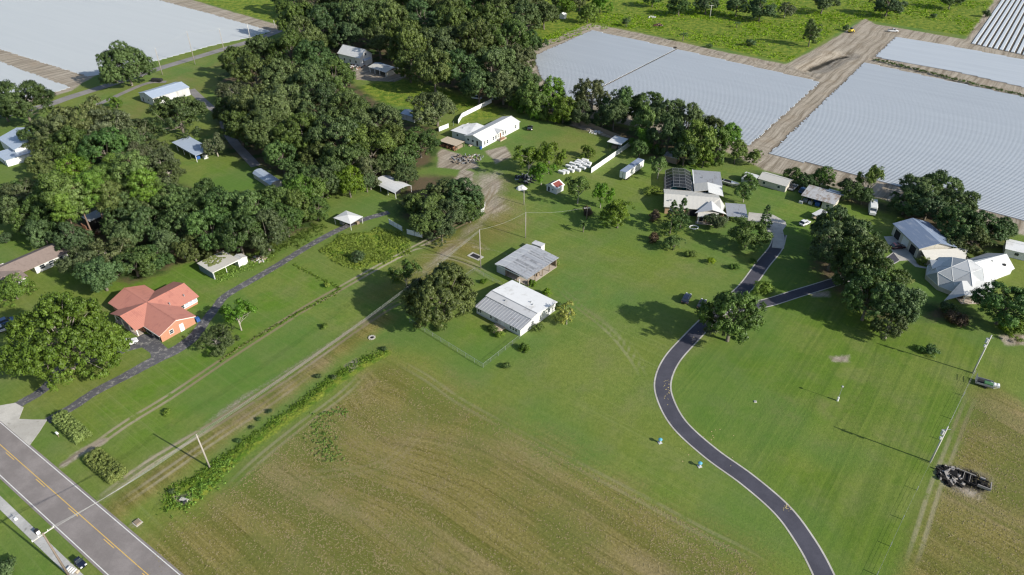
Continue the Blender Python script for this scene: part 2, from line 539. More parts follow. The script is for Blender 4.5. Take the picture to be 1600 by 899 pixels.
lawn = t.mix(t.rng(nb, 0.35, 0.65), (0.172, 0.206, 0.040), (0.110, 0.192, 0.042))
lawn = t.mix(t.math('MULTIPLY', t.attr('lawnb'), 0.8), lawn, (0.116, 0.190, 0.018))
lawn = t.mix(t.math('MULTIPLY', t.attr('lush'), 0.8), lawn, (0.108, 0.205, 0.016))
lawn = t.mix(t.rng(t.noise(P, 0.045, 6.0, 0.7), 0.46, 0.60, 0.0, 0.7), lawn, (0.190, 0.225, 0.050))
lawn = t.mix(t.rng(nm, 0.42, 0.74, 0.0, 0.6), lawn, (0.195, 0.205, 0.078))
lawn = t.mix(t.math('MULTIPLY', t.rng(sB, 0.35, 0.68), t.math('ADD', 0.14, t.math('MULTIPLY', t.attr('lawnb'), 0.35))), lawn, (0.052, 0.105, 0.016))
lawn = t.mix(t.rng(sA, 0.5, 0.72, 0.0, 0.28), lawn, (0.060, 0.098, 0.024))
nl_ = t.noise(P, 0.9, 7.0, 0.75)
lawn = t.mix(t.rng(nl_, 0.30, 0.62, 0.42, 0.0), lawn, (0.062, 0.112, 0.012))
lawn = t.mix(t.rng(nl_, 0.56, 0.75, 0.0, 0.3), lawn, (0.235, 0.270, 0.070))
sC = t.noise(t.mapped(P, A_, (0.006, 1.25, 1)), 1.0, 4.0, 0.75)
lawn = t.mix(t.math('MULTIPLY', t.rng(sC, 0.5, 0.68), t.math('SUBTRACT', 0.42, t.math('MULTIPLY', t.attr('lawnb'), 0.42))), lawn, (0.205, 0.245, 0.075))
sD = t.noise(t.mapped(P, A_ - math.pi / 2, (0.005, 1.1, 1)), 1.0, 4.0, 0.75)
lawn = t.mix(t.math('MULTIPLY', t.rng(sD, 0.5, 0.68), t.math('ADD', 0.05, t.math('MULTIPLY', t.attr('lawnb'), 0.4))), lawn, (0.185, 0.240, 0.045))
lawn = t.mix(t.rng(t.noise(P, 0.028, 2.0, 0.5), 0.47, 0.6, 0.0, 0.45), lawn, (0.080, 0.165, 0.034))
dryc = t.mix(t.rng(sA, 0.36, 0.64), (0.165, 0.148, 0.030), (0.305, 0.255, 0.090))
dryc = t.mix(t.rng(t.noise(t.mapped(Pw, A_, (0.012, 0.05, 1)), 1.0, 4.0, 0.6), 0.50, 0.64, 0.0, 0.65), dryc, (0.345, 0.262, 0.150))
dryc = t.mix(t.rng(sA, 0.48, 0.40, 0.0, 0.5), dryc, (0.095, 0.082, 0.018))
dryc = t.mix(t.rng(sA2, 0.48, 0.60, 0.0, 0.75), dryc, (0.140, 0.150, 0.026))
dryc = t.mix(t.rng(nm, 0.55, 0.75, 0.0, 0.5), dryc, (0.29, 0.225, 0.130))
clod = t.noise(t.mapped(P, A_, (1.3, 2.6, 1)), 1.0, 5.0, 0.8)
dryc = t.mix(t.rng(clod, 0.30, 0.50, 0.75, 0.0), dryc, (0.085, 0.068, 0.018))
dryc = t.mix(t.rng(clod, 0.54, 0.70, 0.0, 0.75), dryc, (0.430, 0.360, 0.190))
dryc = t.mix(t.rng(nf, 0.35, 0.68, 0.35, 0.0), dryc, (0.090, 0.078, 0.022))
dryc = t.mix(t.rng(t.noise(P, 0.035, 4.0, 0.6), 0.44, 0.62, 0.0, 0.6), dryc, (0.125, 0.150, 0.032))
c = t.mix(t.math('MULTIPLY', edge('dry', 0.8, 0.35), 1.0), lawn, dryc)
rg = t.mix(t.rng(t.noise(P, 0.35, 5.0, 0.65), 0.35, 0.65), (0.085, 0.165, 0.014), (0.255, 0.290, 0.040))
rg = t.mix(t.rng(nf, 0.35, 0.6, 0.5, 0.0), rg, (0.040, 0.070, 0.012))
c = t.mix(edge('rough', 0.5), c, rg)
c = t.mix(0.0, c, c)
lt = t.mix(nf, (0.060, 0.048, 0.028), (0.170, 0.125, 0.075))
lt = t.mix(t.rng(nm, 0.45, 0.6), lt, (0.040, 0.070, 0.018))
c = t.mix(edge('litter', 0.9), c, lt)
Ps = t.n('ShaderNodeMix', data_type='VECTOR'); t.put(Ps.inputs[0], 0.5); t.put(Ps.inputs[4], P); t.put(Ps.inputs[5], wob.outputs[0])
ss_ = t.noise(t.mapped(Ps.outputs[1], A_ - math.pi / 2, (0.025, 0.55, 1)), 1.0, 6.0, 0.8)
so_ = t.mix(t.rng(ss_, 0.34, 0.62), (0.185, 0.150, 0.110), (0.50, 0.44, 0.36))
so_ = t.mix(t.rng(t.noise(t.mapped(P, A_, (0.03, 0.6, 1)), 1.0, 5.0, 0.75), 0.52, 0.66, 0.0, 0.6), so_, (0.21, 0.17, 0.125))
so_ = t.mix(t.rng(nf, 0.4, 0.7, 0.35, 0.0), so_, (0.17, 0.135, 0.095))
so_ = t.mix(t.rng(nm, 0.5, 0.7, 0.0, 0.5), so_, (0.30, 0.235, 0.165))
so_ = t.mix(t.attr('furrow'), so_, (0.120, 0.095, 0.072))
c = t.mix(edge('soil', 0.75, 0.22), c, so_)
rt = t.rng(t.math('ABSOLUTE', t.math('SUBTRACT', t.attr('trackd'), 0.85)), 0.18, 0.58, 1.0, 0.0)
rt = t.math('MULTIPLY', rt, t.math('MULTIPLY', t.attr('trackst'), t.rng(t.noise(P, 0.22, 4.0, 0.7), 0.30, 0.46)))
c = t.mix(rt, c, t.mix(t.rng(nb, 0.45, 0.55), (0.40, 0.345, 0.255), (0.24, 0.19, 0.12)))
c = t.mix(edge('burnt', 0.8), c, t.mix(nf, (0.008, 0.007, 0.006), (0.05, 0.042, 0.036)))
c = t.mix(t.rng(nff, 0.3, 0.7, 0.22, 0.0), c, (0.03, 0.04, 0.012))
hgt = t.math('ADD', t.math('MULTIPLY', nf, 0.5), t.math('MULTIPLY', t.math('MULTIPLY', sA, t.attr('dry')), 0.7))
hgt = t.math('ADD', hgt, t.math('MULTIPLY', t.attr('rough'), t.noise(P, 0.6, 4.0, 0.6)))
hgt = t.math('MULTIPLY', hgt, t.math('ADD', 0.45, t.math('ADD', t.math('MULTIPLY', t.attr('dry'), 0.8), t.math('MULTIPLY', t.attr('rough'), 0.6))))
t.bump(hgt, 0.8, 0.5)
MG = t.done(c, 0.9, 0.0, 0.12)

V = np.stack([XX.ravel(), YY.ravel(), ZZ.ravel()], 1)
idx = np.arange(NX * NY).reshape(NY, NX)
Fq = np.stack([idx[:-1, :-1].ravel(), idx[:-1, 1:].ravel(), idx[1:, 1:].ravel(), idx[1:, :-1].ravel()], 1)
att = {k: v.ravel() for k, v in mk.items() if k != 'pale'}
att['trackd'] = trackd.ravel()
gme = np_mesh('ground', V, Fq, MG, attrs=att, smooth=True)
tag(link('ground', gme), 'mown lawns, dry hay field and bare farm soil stretching to the horizon', kind='structure')
del V, Fq

# ------------------------------------------------------------------ roads and drives (sheets above the ground)


def ribbon(name, pts, width, mat, z=0.02, label=None, kind='structure', off=0.0, world=False, n=8, jag=0.0, parent=None, close=None):
    P_ = smooth_line(pts if world else W2(pts), n)
    vs, fs = [], []
    for i, p in enumerate(P_):
        d = (P_[min(i + 1, len(P_) - 1)] - P_[max(i - 1, 0)]).normalized()
        nrm = Vector((-d.y, d.x, 0))
        wd = width(i / (len(P_) - 1)) if callable(width) else width
        for s_ in (-1, 1):
            o_ = off + s_ * wd / 2 + RND.uniform(-jag, jag)
            vs.append((p.x + nrm.x * o_, p.y + nrm.y * o_, z))
    for i in range(len(P_) - 1):
        fs.append((2 * i + 1, 2 * i, 2 * i + 2, 2 * i + 3))
    m = MB().add(vs, fs)
    o = m.build(name, mat, parent)
    return tag(o, label, kind=kind)


def asphalt(name, a, b, patch=None, sc=0.6, amt=(0.5, 0.7), ang=0.0):
    t = NT(name)
    p = t.pos()
    n1 = t.noise(t.mapped(p, ang, (0.25, 1.2, 1)), sc, 6.0, 0.7)
    c = t.mix(n1, a, b)
    c = t.mix(t.rng(t.noise(p, 0.12, 5.0, 0.7), 0.4, 0.65, 0.0, 0.4), c, tuple(min(1, x * 1.5) for x in b))
    c = t.mix(t.rng(t.noise(p, 9.0, 2.0, 0.5), 0.35, 0.65, 0.2, 0.0), c, tuple(x * 0.6 for x in a))
    if patch: c = t.mix(t.rng(t.noise(p, 0.8, 7.0, 0.72), *amt), c, patch)
    t.bump(t.noise(p, 14.0, 2.0, 0.6), 0.3, 0.02)
    return t.done(c, 0.88, 0.0, 0.2)


RA = math.radians(34.5)
M_road = asphalt('road_asphalt', (0.175, 0.155, 0.145), (0.235, 0.210, 0.198), sc=0.5, ang=RA)
M_drive = asphalt('drive_asphalt', (0.050, 0.050, 0.064), (0.072, 0.070, 0.086))
M_old = asphalt('weathered_asphalt', (0.060, 0.060, 0.068), (0.115, 0.112, 0.116), (0.25, 0.24, 0.215), amt=(0.50, 0.64))
M_rural = asphalt('rural_asphalt', (0.16, 0.15, 0.145), (0.24, 0.225, 0.21))
M_conc = asphalt('concrete', (0.33, 0.31, 0.27), (0.46, 0.44, 0.40), (0.20, 0.185, 0.155), amt=(0.56, 0.75))
M_walk = asphalt('pavement_concrete', (0.30, 0.295, 0.275), (0.45, 0.44, 0.42), (0.16, 0.155, 0.14), amt=(0.55, 0.72))
M_yel = simple('yellow_paint', (0.62, 0.40, 0.10), 0.7, var=0.25, scale=3, dirt=(0.3, 0.24, 0.16))
M_wht = simple('white_paint_line', (0.62, 0.61, 0.58), 0.7, var=0.2, scale=3, dirt=(0.3, 0.28, 0.26))

# main road: runs at -34.5 degrees
rp = G(0, 660); rd = Vector((math.cos(RA), -math.sin(RA), 0)); rn_ = Vector((-rd.y, rd.x, 0))
RWD = 7.08


def rl(s_, off):            # point on the road: s along, off from the left (north-east) line
    return rp + rd * s_ + rn_ * off


def rstrip(name, s0, s1, o0, o1, z, mat, label=None, kind=None, parent=None, seg=6):
    vs, fs = [], []
    n = max(1, int(abs(s1 - s0) / seg))
    for i in range(n + 1):
        s_ = s0 + (s1 - s0) * i / n
        for o_ in (o0, o1):
            q = rl(s_, o_); vs.append((q.x, q.y, z))
    for i in range(n): fs.append((2 * i, 2 * i + 1, 2 * i + 3, 2 * i + 2) if o1 > o0 else (2 * i + 1, 2 * i, 2 * i + 2, 2 * i + 3))
    return tag(MB().add(vs, fs).build(name, mat, parent), label, kind=kind)


road = rstrip('road', -160, 160, -RWD - 0.45, 0.45, 0.05, M_road, 'two lane grey asphalt road crossing the lower left corner', 'structure')
rstrip('edge_line', -160, 160, -0.07, 0.09, 0.056, M_wht, parent=road)
rstrip('edge_line', -160, 160, -RWD - 0.09, -RWD + 0.07, 0.056, M_wht, parent=road)
cy = -3.2
rstrip('centre_line', -160, 160, cy, cy + 0.14, 0.056, M_yel, parent=road)
for s_ in np.arange(-150, 150, 12.2):
    rstrip('centre_dash', s_ + 1.6, s_ + 5.0, cy - 0.38, cy - 0.24, 0.056, M_yel, parent=road, seg=5)
# pavement beside it
pav = tag(empty('pavement', rl(40, -10.2)), 'mottled concrete pavement between the road verge and the lower left lawn', kind='structure')
k = 0
for s_ in np.arange(-62, 150, 1.83):
    m = MB()
    o0, o1 = -11.15, -9.55
    a, b, c_, d = rl(s_ + 0.02, o0), rl(s_ + 1.81, o0), rl(s_ + 1.81, o1), rl(s_ + 0.02, o1)
    z = 0.10 + RND.uniform(0, 0.012)
    m.slab([(q.x - pav.location.x, q.y - pav.location.y, z) for q in (a, b, c_, d)], 0.1)
    m.build('paving_slab', M_walk, pav)
# concrete apron of the red roofed house
apron = MB()
ap = [G(*p) for p in [(-8, 628), (0, 634), (24, 630), (37, 637), (30, 655), (52, 656), (74, 656), (62, 675), (46, 697), (2, 659), (-20, 645)]]
apron.slab([(p.x, p.y, 0.062) for p in reversed(ap)], 0.05)
tag(apron.build('concrete_apron', M_conc), 'cracked concrete apron where the old driveway meets the road', kind='structure')

DR = [(1310, 990), (1298, 930), (1283, 890), (1258, 845), (1222, 797), (1168, 750), (1110, 708), (1062, 664), (1040, 625), (1036, 595), (1050, 562), (1080, 528), (1108, 500), (1138, 474), (1166, 448), (1192, 413), (1212, 388), (1219, 366)]
drive = ribbon('driveway', DR, 3.55, M_drive, 0.03, 'dark asphalt driveway curving across the lawn between pale edges', n=10)
ribbon('concrete_edging', DR, 0.34, M_conc, 0.036, kind=None, off=1.86, n=10, parent=drive)
ribbon('concrete_edging', DR, 0.34, M_conc, 0.036, kind=None, off=-1.86, n=10, parent=drive)
DR2 = [(1128, 487), (1165, 479), (1200, 473), (1245, 459), (1300, 442), (1350, 425), (1390, 408), (1408, 395)]
d2 = ribbon('driveway_branch', DR2, 3.1, M_drive, 0.034, 'shaded asphalt side drive running under the oaks to the blue roofed garage', n=8)
ribbon('concrete_edging', DR2, 0.3, M_conc, 0.040, kind=None, off=1.6, parent=d2)
ribbon('concrete_edging', DR2, 0.3, M_conc, 0.040, kind=None, off=-1.6, parent=d2)
pad = MB().slab([(p.x, p.y, 0.045) for p in reversed([G(*q) for q in [(1170, 332), (1208, 336), (1227, 346), (1229, 352), (1223, 360), (1226, 372), (1225, 389), (1206, 387), (1208, 372), (1195, 357), (1168, 345)]])], 0.04)
tag(pad.build('concrete_drive', M_conc), 'pale concrete turning pad beside the tan house', kind='structure')
pad = MB().slab([(p.x, p.y, 0.05) for p in reversed([G(*q) for q in [(1381, 370), (1402, 369), (1425, 400), (1436, 415), (1452, 419), (1452, 421), (1430, 417), (1418, 407), (1406, 408), (1392, 390)]])], 0.04)
tag(pad.build('garage_apron', M_conc), 'concrete apron in front of the blue roofed garage', kind='structure')
OD = [(74, 658), (112, 637), (150, 612), (200, 586), (240, 564), (278, 545), (304, 525), (322, 500), (338, 480), (352, 463), (385, 443), (410, 429), (445, 408), (480, 386), (520, 364), (560, 346), (608, 332)]
ribbon('old_driveway', OD, lambda s_: 2.5 + 1.0 * math.exp(-((s_ - 0.3) / 0.12) ** 2), M_old, 0.03, 'weathered grey asphalt driveway past the red roofed house', jag=0.07)
spur = MB().slab([(p.x, p.y, 0.034) for p in reversed([G(*q) for q in [(209, 532), (222, 522), (240, 524), (262, 545), (275, 547), (262, 556), (238, 565), (235, 552), (222, 543), (200, 549), (184, 556), (186, 545)]])], 0.03)
tag(spur.build('parking_spur', M_old), 'weathered asphalt parking spur in front of the red roofed house', kind='structure')
ribbon('loop_drive', [(26, 634), (40, 626), (58, 616), (75, 602), (90, 580), (110, 568), (150, 560), (190, 550)], 2.6, M_old, 0.028, 'old asphalt loop drive under the big oak', jag=0.08)
ribbon('farm_road', [(-120, 210), (60, 168), (110, 152), (180, 130), (250, 107), (300, 92), (350, 77), (400, 62), (440, 47), (500, 24), (560, 0), (640, -30)], 5.6, M_rural, 0.05, 'grey farm road between the woods and the white covered field')
ribbon('yard_track', [(150, 165), (225, 132), (260, 128)], 3.0, M_rural, 0.04, 'short track into the warehouse yard')
ribbon('yard_lane', [(298, 140), (325, 165), (345, 180), (360, 215), (400, 260)], 3.6, M_rural, 0.04, 'shaded lane between the warehouse and the grove')
ribbon('dirt_lane', [(20, 225), (60, 240), (90, 262), (120, 300)], 3.0, M_rural, 0.03, 'shaded track beside the white building at the left edge')

# ------------------------------------------------------------------ plastic mulch fields
t = NT('white_plastic_mulch')
P = t.pos()
c = t.mix(t.noise(t.mapped(P, math.radians(37.7), (0.02, 0.35, 1)), 1.0, 4.0, 0.6), (0.42, 0.45, 0.48), (0.54, 0.57, 0.59))
c = t.mix(t.rng(t.noise(P, 0.6, 5.0, 0.7), 0.62, 0.8, 0.0, 0.35), c, (0.40, 0.38, 0.36))
M_mulch = t.done(c, 0.5, 0.0, 0.35)
t = NT('pale_plastic_mulch')
P = t.pos()
c = t.mix(t.noise(t.mapped(P, math.radians(33.5), (0.012, 0.3, 1)), 1.0, 4.0, 0.6), (0.33, 0.352, 0.365), (0.385, 0.405, 0.41))
M_mulch2 = t.done(c, 0.5, 0.0, 0.35)


def clip_line(poly, p, d):
    """parameters where the line p + s d enters and leaves the polygon"""
    ss = []
    n = len(poly)
    for k in range(n):
        a, b = poly[k], poly[(k + 1) % n]
        ex, ey = b[0] - a[0], b[1] - a[1]
        den = d[0] * ey - d[1] * ex
        if abs(den) < 1e-9: continue
        s_ = ((a[0] - p[0]) * ey - (a[1] - p[1]) * ex) / den
        u = ((a[0] - p[0]) * d[1] - (a[1] - p[1]) * d[0]) / den
        if 0 <= u < 1: ss.append(s_)
    ss.sort()
    return ss


def bed(vs, fs, p, d, s0, s1, wb, wt, h, wob_=0.03):
    nx, ny = -d[1], d[0]
    n = max(1, int((s1 - s0) / 14))
    b0 = len(vs)
    for i in range(n + 1):
        s_ = s0 + (s1 - s0) * i / n
        w_ = RND.uniform(-wob_, wob_)
        cx, cy_ = p[0] + d[0] * s_ + nx * w_, p[1] + d[1] * s_ + ny * w_
        for o_, z in ((-wb / 2, 0.0), (-wt / 2, h), (wt / 2, h), (wb / 2, 0.0)):
            vs.append((cx + nx * o_, cy_ + ny * o_, z + 0.01))
    for i in range(n):
        for k in range(3):
            a = b0 + i * 4 + k
            fs.append((a, a + 4, a + 5, a + 1))
    fs.append((b0, b0 + 1, b0 + 2, b0 + 3)); e_ = b0 + n * 4
    fs.append((e_ + 3, e_ + 2, e_ + 1, e_))


def field(px, ang, pitch, wb, wt, h, mat, label, gaps=(), separate=None):
    poly = W2(px)
    d = (math.cos(ang), math.sin(ang))
    nx, ny = -d[1], d[0]
    pr = [p[0] * nx + p[1] * ny for p in poly]
    vs, fs = [], []
    r = min(pr) + pitch * 0.6
    root = tag(empty('mulched_field', (0, 0, 0)), label, 'field') if separate else None
    while r < max(pr):
        ss = clip_line(poly, (nx * r, ny * r), d)
        for a, b in zip(ss[::2], ss[1::2]):
            cuts = [a + RND.uniform(0, 1.0)]
            for g0 in gaps:
                g = g0(r)
                if a < g < b: cuts += [g - 0.55, g + 0.55]
            cuts.append(b - RND.uniform(0, 1.0))
            for s0, s1 in zip(cuts[::2], cuts[1::2]):
                if s1 - s0 > 2:
                    if separate:
                        v2, f2 = [], []
                        bed(v2, f2, (nx * r, ny * r), d, s0, s1, wb, wt, h)
                        MB().add(v2, f2).build('planting_bed', mat, root)
                    else:
                        bed(vs, fs, (nx * r, ny * r), d, s0, s1, wb, wt, h)
        r += pitch
    if separate: return root
    return tag(MB().add(vs, fs).build('mulched_field', mat), label, 'field', kind='stuff')


FA = math.radians(-37.8)
gp = G(1052, 77); gq = G(972, 124)
gd = ((gp.x * math.cos(FA) + gp.y * math.sin(FA)) + (gq.x * math.cos(FA) + gq.y * math.sin(FA))) / 2
field([(924, 48), (1000, 64), (1283, 129), (1172, 229), (1100, 208), (870, 150), (845, 122), (833, 88)], FA, 1.22, 0.86, 0.68, 0.27, M_mulch,
      'white plastic covered strawberry beds behind the tree line, split by a dark ditch', gaps=(lambda r: gd,))
field([(1350, 98), (1500, 131), (1800, 196), (1900, 420), (1600, 346), (1400, 291), (1201, 240)], FA, 1.22, 0.86, 0.68, 0.27, M_mulch,
      'largest white plastic covered field, right of the dirt lane')
field([(1399, 58), (1500, 75), (1750, 122), (1800, 175), (1600, 137), (1500, 114), (1366, 89)], FA, 1.22, 1.04, 0.86, 0.22, M_mulch,
      'narrow white plastic covered field above the green ditch')
field([(1567, -2), (1620, -60), (1760, -60), (1800, 112), (1600, 87), (1519, 69)], math.radians(53.7), 2.75, 1.75, 1.35, 0.32, M_mulch,
      'widely spaced white planting beds in the top right corner', separate=True)
field([(244, -1), (330, 22), (425, 49), (395, 58), (330, 72), (247, 95), (139, 121), (70, 100), (0, 78), (-250, 10), (-150, -70), (130, -50)], math.radians(34.5), 1.22, 1.14, 0.98, 0.16, M_mulch2,
      'broad pale plastic covered field in the top left corner')
field([(0, 96), (112, 137), (74, 148), (0, 168), (-120, 200), (-300, 100), (-120, 60)], math.radians(34.5), 1.22, 1.14, 0.98, 0.16, M_mulch2,
      'small wedge of pale plastic covered field at the left edge')
# ------------------------------------------------------------------ vegetation: crowns of many small leaf faces on limbs


def leaf_mat(name, dark, light, warm=None, trans=0.15, rough=0.5):
    t = NT(name)
    tint = t.attr('tint')
    oi = t.n('ShaderNodeObjectInfo').outputs['Random']
    c = t.mix(tint, dark, light)
    hs = t.n('ShaderNodeHueSaturation'); t.put(hs.inputs['Hue'], t.math('ADD', 0.492, t.math('MULTIPLY', oi, 0.045)))
    t.put(hs.inputs['Saturation'], t.math('ADD', 0.85, t.math('MULTIPLY', t.math('FRACT', t.math('MULTIPLY', oi, 7.3)), 0.32)))
    t.put(hs.inputs['Value'], t.math('ADD', 0.80, t.math('MULTIPLY', t.math('FRACT', t.math('MULTIPLY', oi, 13.7)), 0.5)))
    t.put(hs.inputs['Color'], c); c = hs.outputs[0]
    c = t.mix(0.12, c, warm or tuple(x * 1.25 for x in light))
    c = t.mix(t.rng(t.noise(t.pos(), 0.25, 2.0), 0.35, 0.65, 0.3, 0.0), c, tuple(x * 0.7 for x in dark))
    t.done(c, rough, 0.0, 0.25)
    tr = t.n('ShaderNodeBsdfTranslucent'); t.put(tr.inputs[0], t.mix(1.0, c, (0.9, 1.0, 0.45), 'MULTIPLY'))
    ms = t.n('ShaderNodeMixShader'); ms.inputs[0].default_value = trans
    t.t.links.new(t.b.outputs[0], ms.inputs[1]); t.t.links.new(tr.outputs[0], ms.inputs[2])
    t.t.links.new(ms.outputs[0], t.out.inputs[0])
    return t.m


L_oak = leaf_mat('oak_leaves', (0.036, 0.057, 0.015), (0.148, 0.188, 0.056), (0.130, 0.152, 0.044))
L_dark = leaf_mat('dark_leaves', (0.030, 0.056, 0.018), (0.124, 0.176, 0.056), (0.094, 0.134, 0.036))
L_green = leaf_mat('green_leaves', (0.056, 0.102, 0.014), (0.150, 0.215, 0.036), (0.160, 0.210, 0.044))
L_pine = leaf_mat('pine_needles', (0.070, 0.118, 0.020), (0.168, 0.232, 0.046), (0.160, 0.215, 0.046))
L_oak2 = leaf_mat('spreading_oak_leaves', (0.058, 0.090, 0.018), (0.155, 0.205, 0.048), (0.150, 0.185, 0.048))
L_grey = leaf_mat('moss_grey_leaves', (0.055, 0.072, 0.026), (0.150, 0.172, 0.072), (0.140, 0.150, 0.066))
L_lime = leaf_mat('lime_leaves', (0.110, 0.175, 0.014), (0.270, 0.340, 0.045), (0.270, 0.320, 0.050))
L_weed = leaf_mat('weed_leaves', (0.150, 0.240, 0.024), (0.330, 0.450, 0.060), (0.330, 0.420, 0.060))
L_straw = leaf_mat('straw_grass', (0.210, 0.285, 0.025), (0.480, 0.530, 0.065), (0.460, 0.500, 0.065), trans=0.2)
L_yel = leaf_mat('yellow_leaves', (0.150, 0.190, 0.040), (0.340, 0.340, 0.090), (0.260, 0.310, 0.090))
L_red = leaf_mat('brown_red_leaves', (0.060, 0.035, 0.028), (0.120, 0.085, 0.050), (0.090, 0.070, 0.040))
M_bark = simple('bark', (0.150, 0.130, 0.105), 0.9, var=0.35, scale=3, bump=0.6)
M_midbark = simple('grey_bark', (0.25, 0.22, 0.185), 0.85, var=0.3, scale=3)
M_palebark = simple('pale_bark', (0.33, 0.30, 0.25), 0.85, var=0.3, scale=3)
M_pinebark = simple('pine_bark', (0.20, 0.14, 0.105), 0.9, var=0.3, scale=3)


def unit(n, rng, zmin=-1.0):
    out = np.zeros((0, 3))
    while len(out) < n:
        v = rng.normal(size=(n * 2, 3)); v /= np.linalg.norm(v, axis=1)[:, None]
        out = np.concatenate([out, v[v[:, 2] > zmin]])
    return out[:n]


def leaves_mesh(name, C, RC, TI, per, size, mat, seed, flat=0.75, cz=None, cc=(0, 0, 0), spread=0.65, up=0.0):
    """quads on the shells of clumps C (k,3) with radii RC and tints TI"""
    rng = np.random.default_rng(seed)
    k = len(C)
    n = k * per
    ci = np.repeat(np.arange(k), per)
    d = unit(n, rng, -0.55)
    rr = RC[ci] * np.where(rng.random(n) < 0.12, rng.uniform(1.0, 1.5, n), rng.uniform(0.45, 1.08, n))
    P_ = C[ci] + d * rr[:, None] * np.array([1, 1, flat])
    out = P_ - np.array(cc); out /= (np.linalg.norm(out, axis=1)[:, None] + 1e-6)
    nr = d * 0.8 + out * 0.35 + rng.normal(size=(n, 3)) * 0.45
    nr /= np.linalg.norm(nr, axis=1)[:, None]
    a = np.cross(nr, rng.normal(size=(n, 3))); a /= np.linalg.norm(a, axis=1)[:, None]
    b = np.cross(nr, a)
    s_ = size * rng.uniform(0.6, 1.25, n)[:, None]
    as_ = rng.uniform(0.55, 1.0, n)[:, None]
    v0 = P_ - a * s_ * 0.5; v1 = P_ + b * s_ * 0.5 * as_; v2 = P_ + a * s_ * 0.5; v3 = P_ - b * s_ * 0.5 * as_
    V = np.stack([v3, v2, v1, v0], 1).reshape(-1, 3)
    ns = d * 0.9 + out * 0.3 + nr * spread + np.array([0, 0, up])
    ns /= np.linalg.norm(ns, axis=1)[:, None]
    tint = np.clip(TI[ci] + rng.normal(size=n) * 0.22, 0, 1)
    Fq_ = np.arange(n * 4).reshape(n, 4)
    return np_mesh(name, V, Fq_, mat, normals=np.repeat(ns, 4, 0), attrs={'tint': np.repeat(tint, 4)})


def lobes(d, rng_amp, ph):
    x, y, z = d[:, 0], d[:, 1], d[:, 2]
    return 1 + rng_amp * (np.sin(2.1 * x + ph[0]) * np.cos(2.7 * y + ph[1]) + 0.7 * np.sin(4.3 * y + 3.1 * z + ph[2]) + 0.6 * np.cos(5.1 * x - 2.9 * z + ph[3])) / 1.6


def limbs(m, C, top, r0, rng, n=9, zc=5.0, wig=0.5, z0=2.0, flare=1.3):
    """trunk and tapering limbs that reach towards some clumps"""
    m.tube([(0, 0, -0.15), (0, 0, 0.35), (0.1, 0.05, z0), (0.15, -0.1, zc)], [r0 * flare, r0 * 1.1, r0 * 0.85, r0 * 0.5], 8)
    idx_ = rng.permutation(len(C))[:n]
    for i in idx_:
        e_ = C[i]
        s_ = rng.uniform(z0 * 0.9, zc)
        p0 = np.array([0.1, 0, s_]); mid = p0 * 0.45 + e_ * 0.55 + rng.normal(size=3) * wig + np.array([0, 0, -0.25 * wig])
        q1 = p0 * 0.75 + mid * 0.25 + np.array([0, 0, 0.1])
        m.tube([p0, q1, mid, e_], [r0 * 0.45, r0 * 0.38, r0 * 0.22, r0 * 0.06], 5, cap=False)
    return m


KINDS = {}


def crown_oak(seed, R=8.0, Ht=11.5, nc=430, per=66, size=0.36, mat=L_oak, zlow=0.2, amp=0.2, rcl=(0.055, 0.115), zmin=-0.45, flat=0.8, fill_=0.55, bark=M_bark, nl=14, r0=0.42, nb=19, lob=0.30, over=0.0):
    """crown of nb rounded lobes, each covered by small leaf clumps"""
    rng = np.random.default_rng(seed)
    ph = rng.uniform(0, 6.28, 4)
    # lobe centres spread evenly by rejection
    L = []
    while len(L) < nb:
        v = unit(1, rng, zmin)[0]
        if all(np.linalg.norm(v - w) > 0.9 / math.sqrt(nb) * 1.35 * rng.uniform(0.5, 1.0) for w in L): L.append(v)
    L = np.array(L)
    lr = lob * rng.uniform(0.7, 1.25, nb)
    rad = lobes(L, amp, ph) * rng.uniform(0.8, 1.08, nb) - lr * 0.85
    zc = Ht * (zlow + (1 - zlow) * 0.42)
    LC = L * rad[:, None]
    LC = np.concatenate([LC, np.zeros((1, 3))]); lr = np.append(lr, fill_)
    li = rng.choice(nb + 1, nc, p=np.append(lr[:-1] ** 2, 0.12) / (lr[:-1] ** 2).sum() / (1 + 0.12 / (lr[:-1] ** 2).sum()))
    d = unit(nc, rng, -0.7)
    o_ = LC[li] * 1.0
    on = o_ / (np.linalg.norm(o_, axis=1)[:, None] + 1e-6)
    d = d + on * 0.55; d /= np.linalg.norm(d, axis=1)[:, None]
    C = o_ + d * (lr[li] * rng.uniform(0.75, 1.06, nc))[:, None]
    C += (rng.random(nc) < 0.07)[:, None] * d * 0.07
    C[:, :2] *= 0.93 / np.percentile(np.linalg.norm(C[:, :2], axis=1), 93)
    hz = np.where(C[:, 2] > 0, Ht - zc, (zc - Ht * zlow) / 0.6)
    C = C * np.stack([np.full(nc, R), np.full(nc, R), hz], 1)
    C[:, 2] += zc
    RC = rng.uniform(*rcl, nc) * R
    C[:, 2] = np.maximum(C[:, 2] - RC * 0.3, RC * 0.35)
    tl = rng.normal(0.5, 0.16, nb + 1)
    TI = np.clip(tl[li] + rng.normal(0, 0.17, nc), 0, 1)
    cm = leaves_mesh('crown_%d' % seed, C, RC, TI, per, size, mat, seed + 1, flat, cc=(0, 0, zc * 0.8))
    tm = limbs(MB(), C, Ht, r0, rng, nl, zc * 0.9, 0.5, Ht * 0.18).mesh('trunk_%d' % seed)
    tm.materials.append(bark)
    tm.polygons.foreach_set('use_smooth', [True] * len(tm.polygons))
    return cm, tm, R, Ht, zc


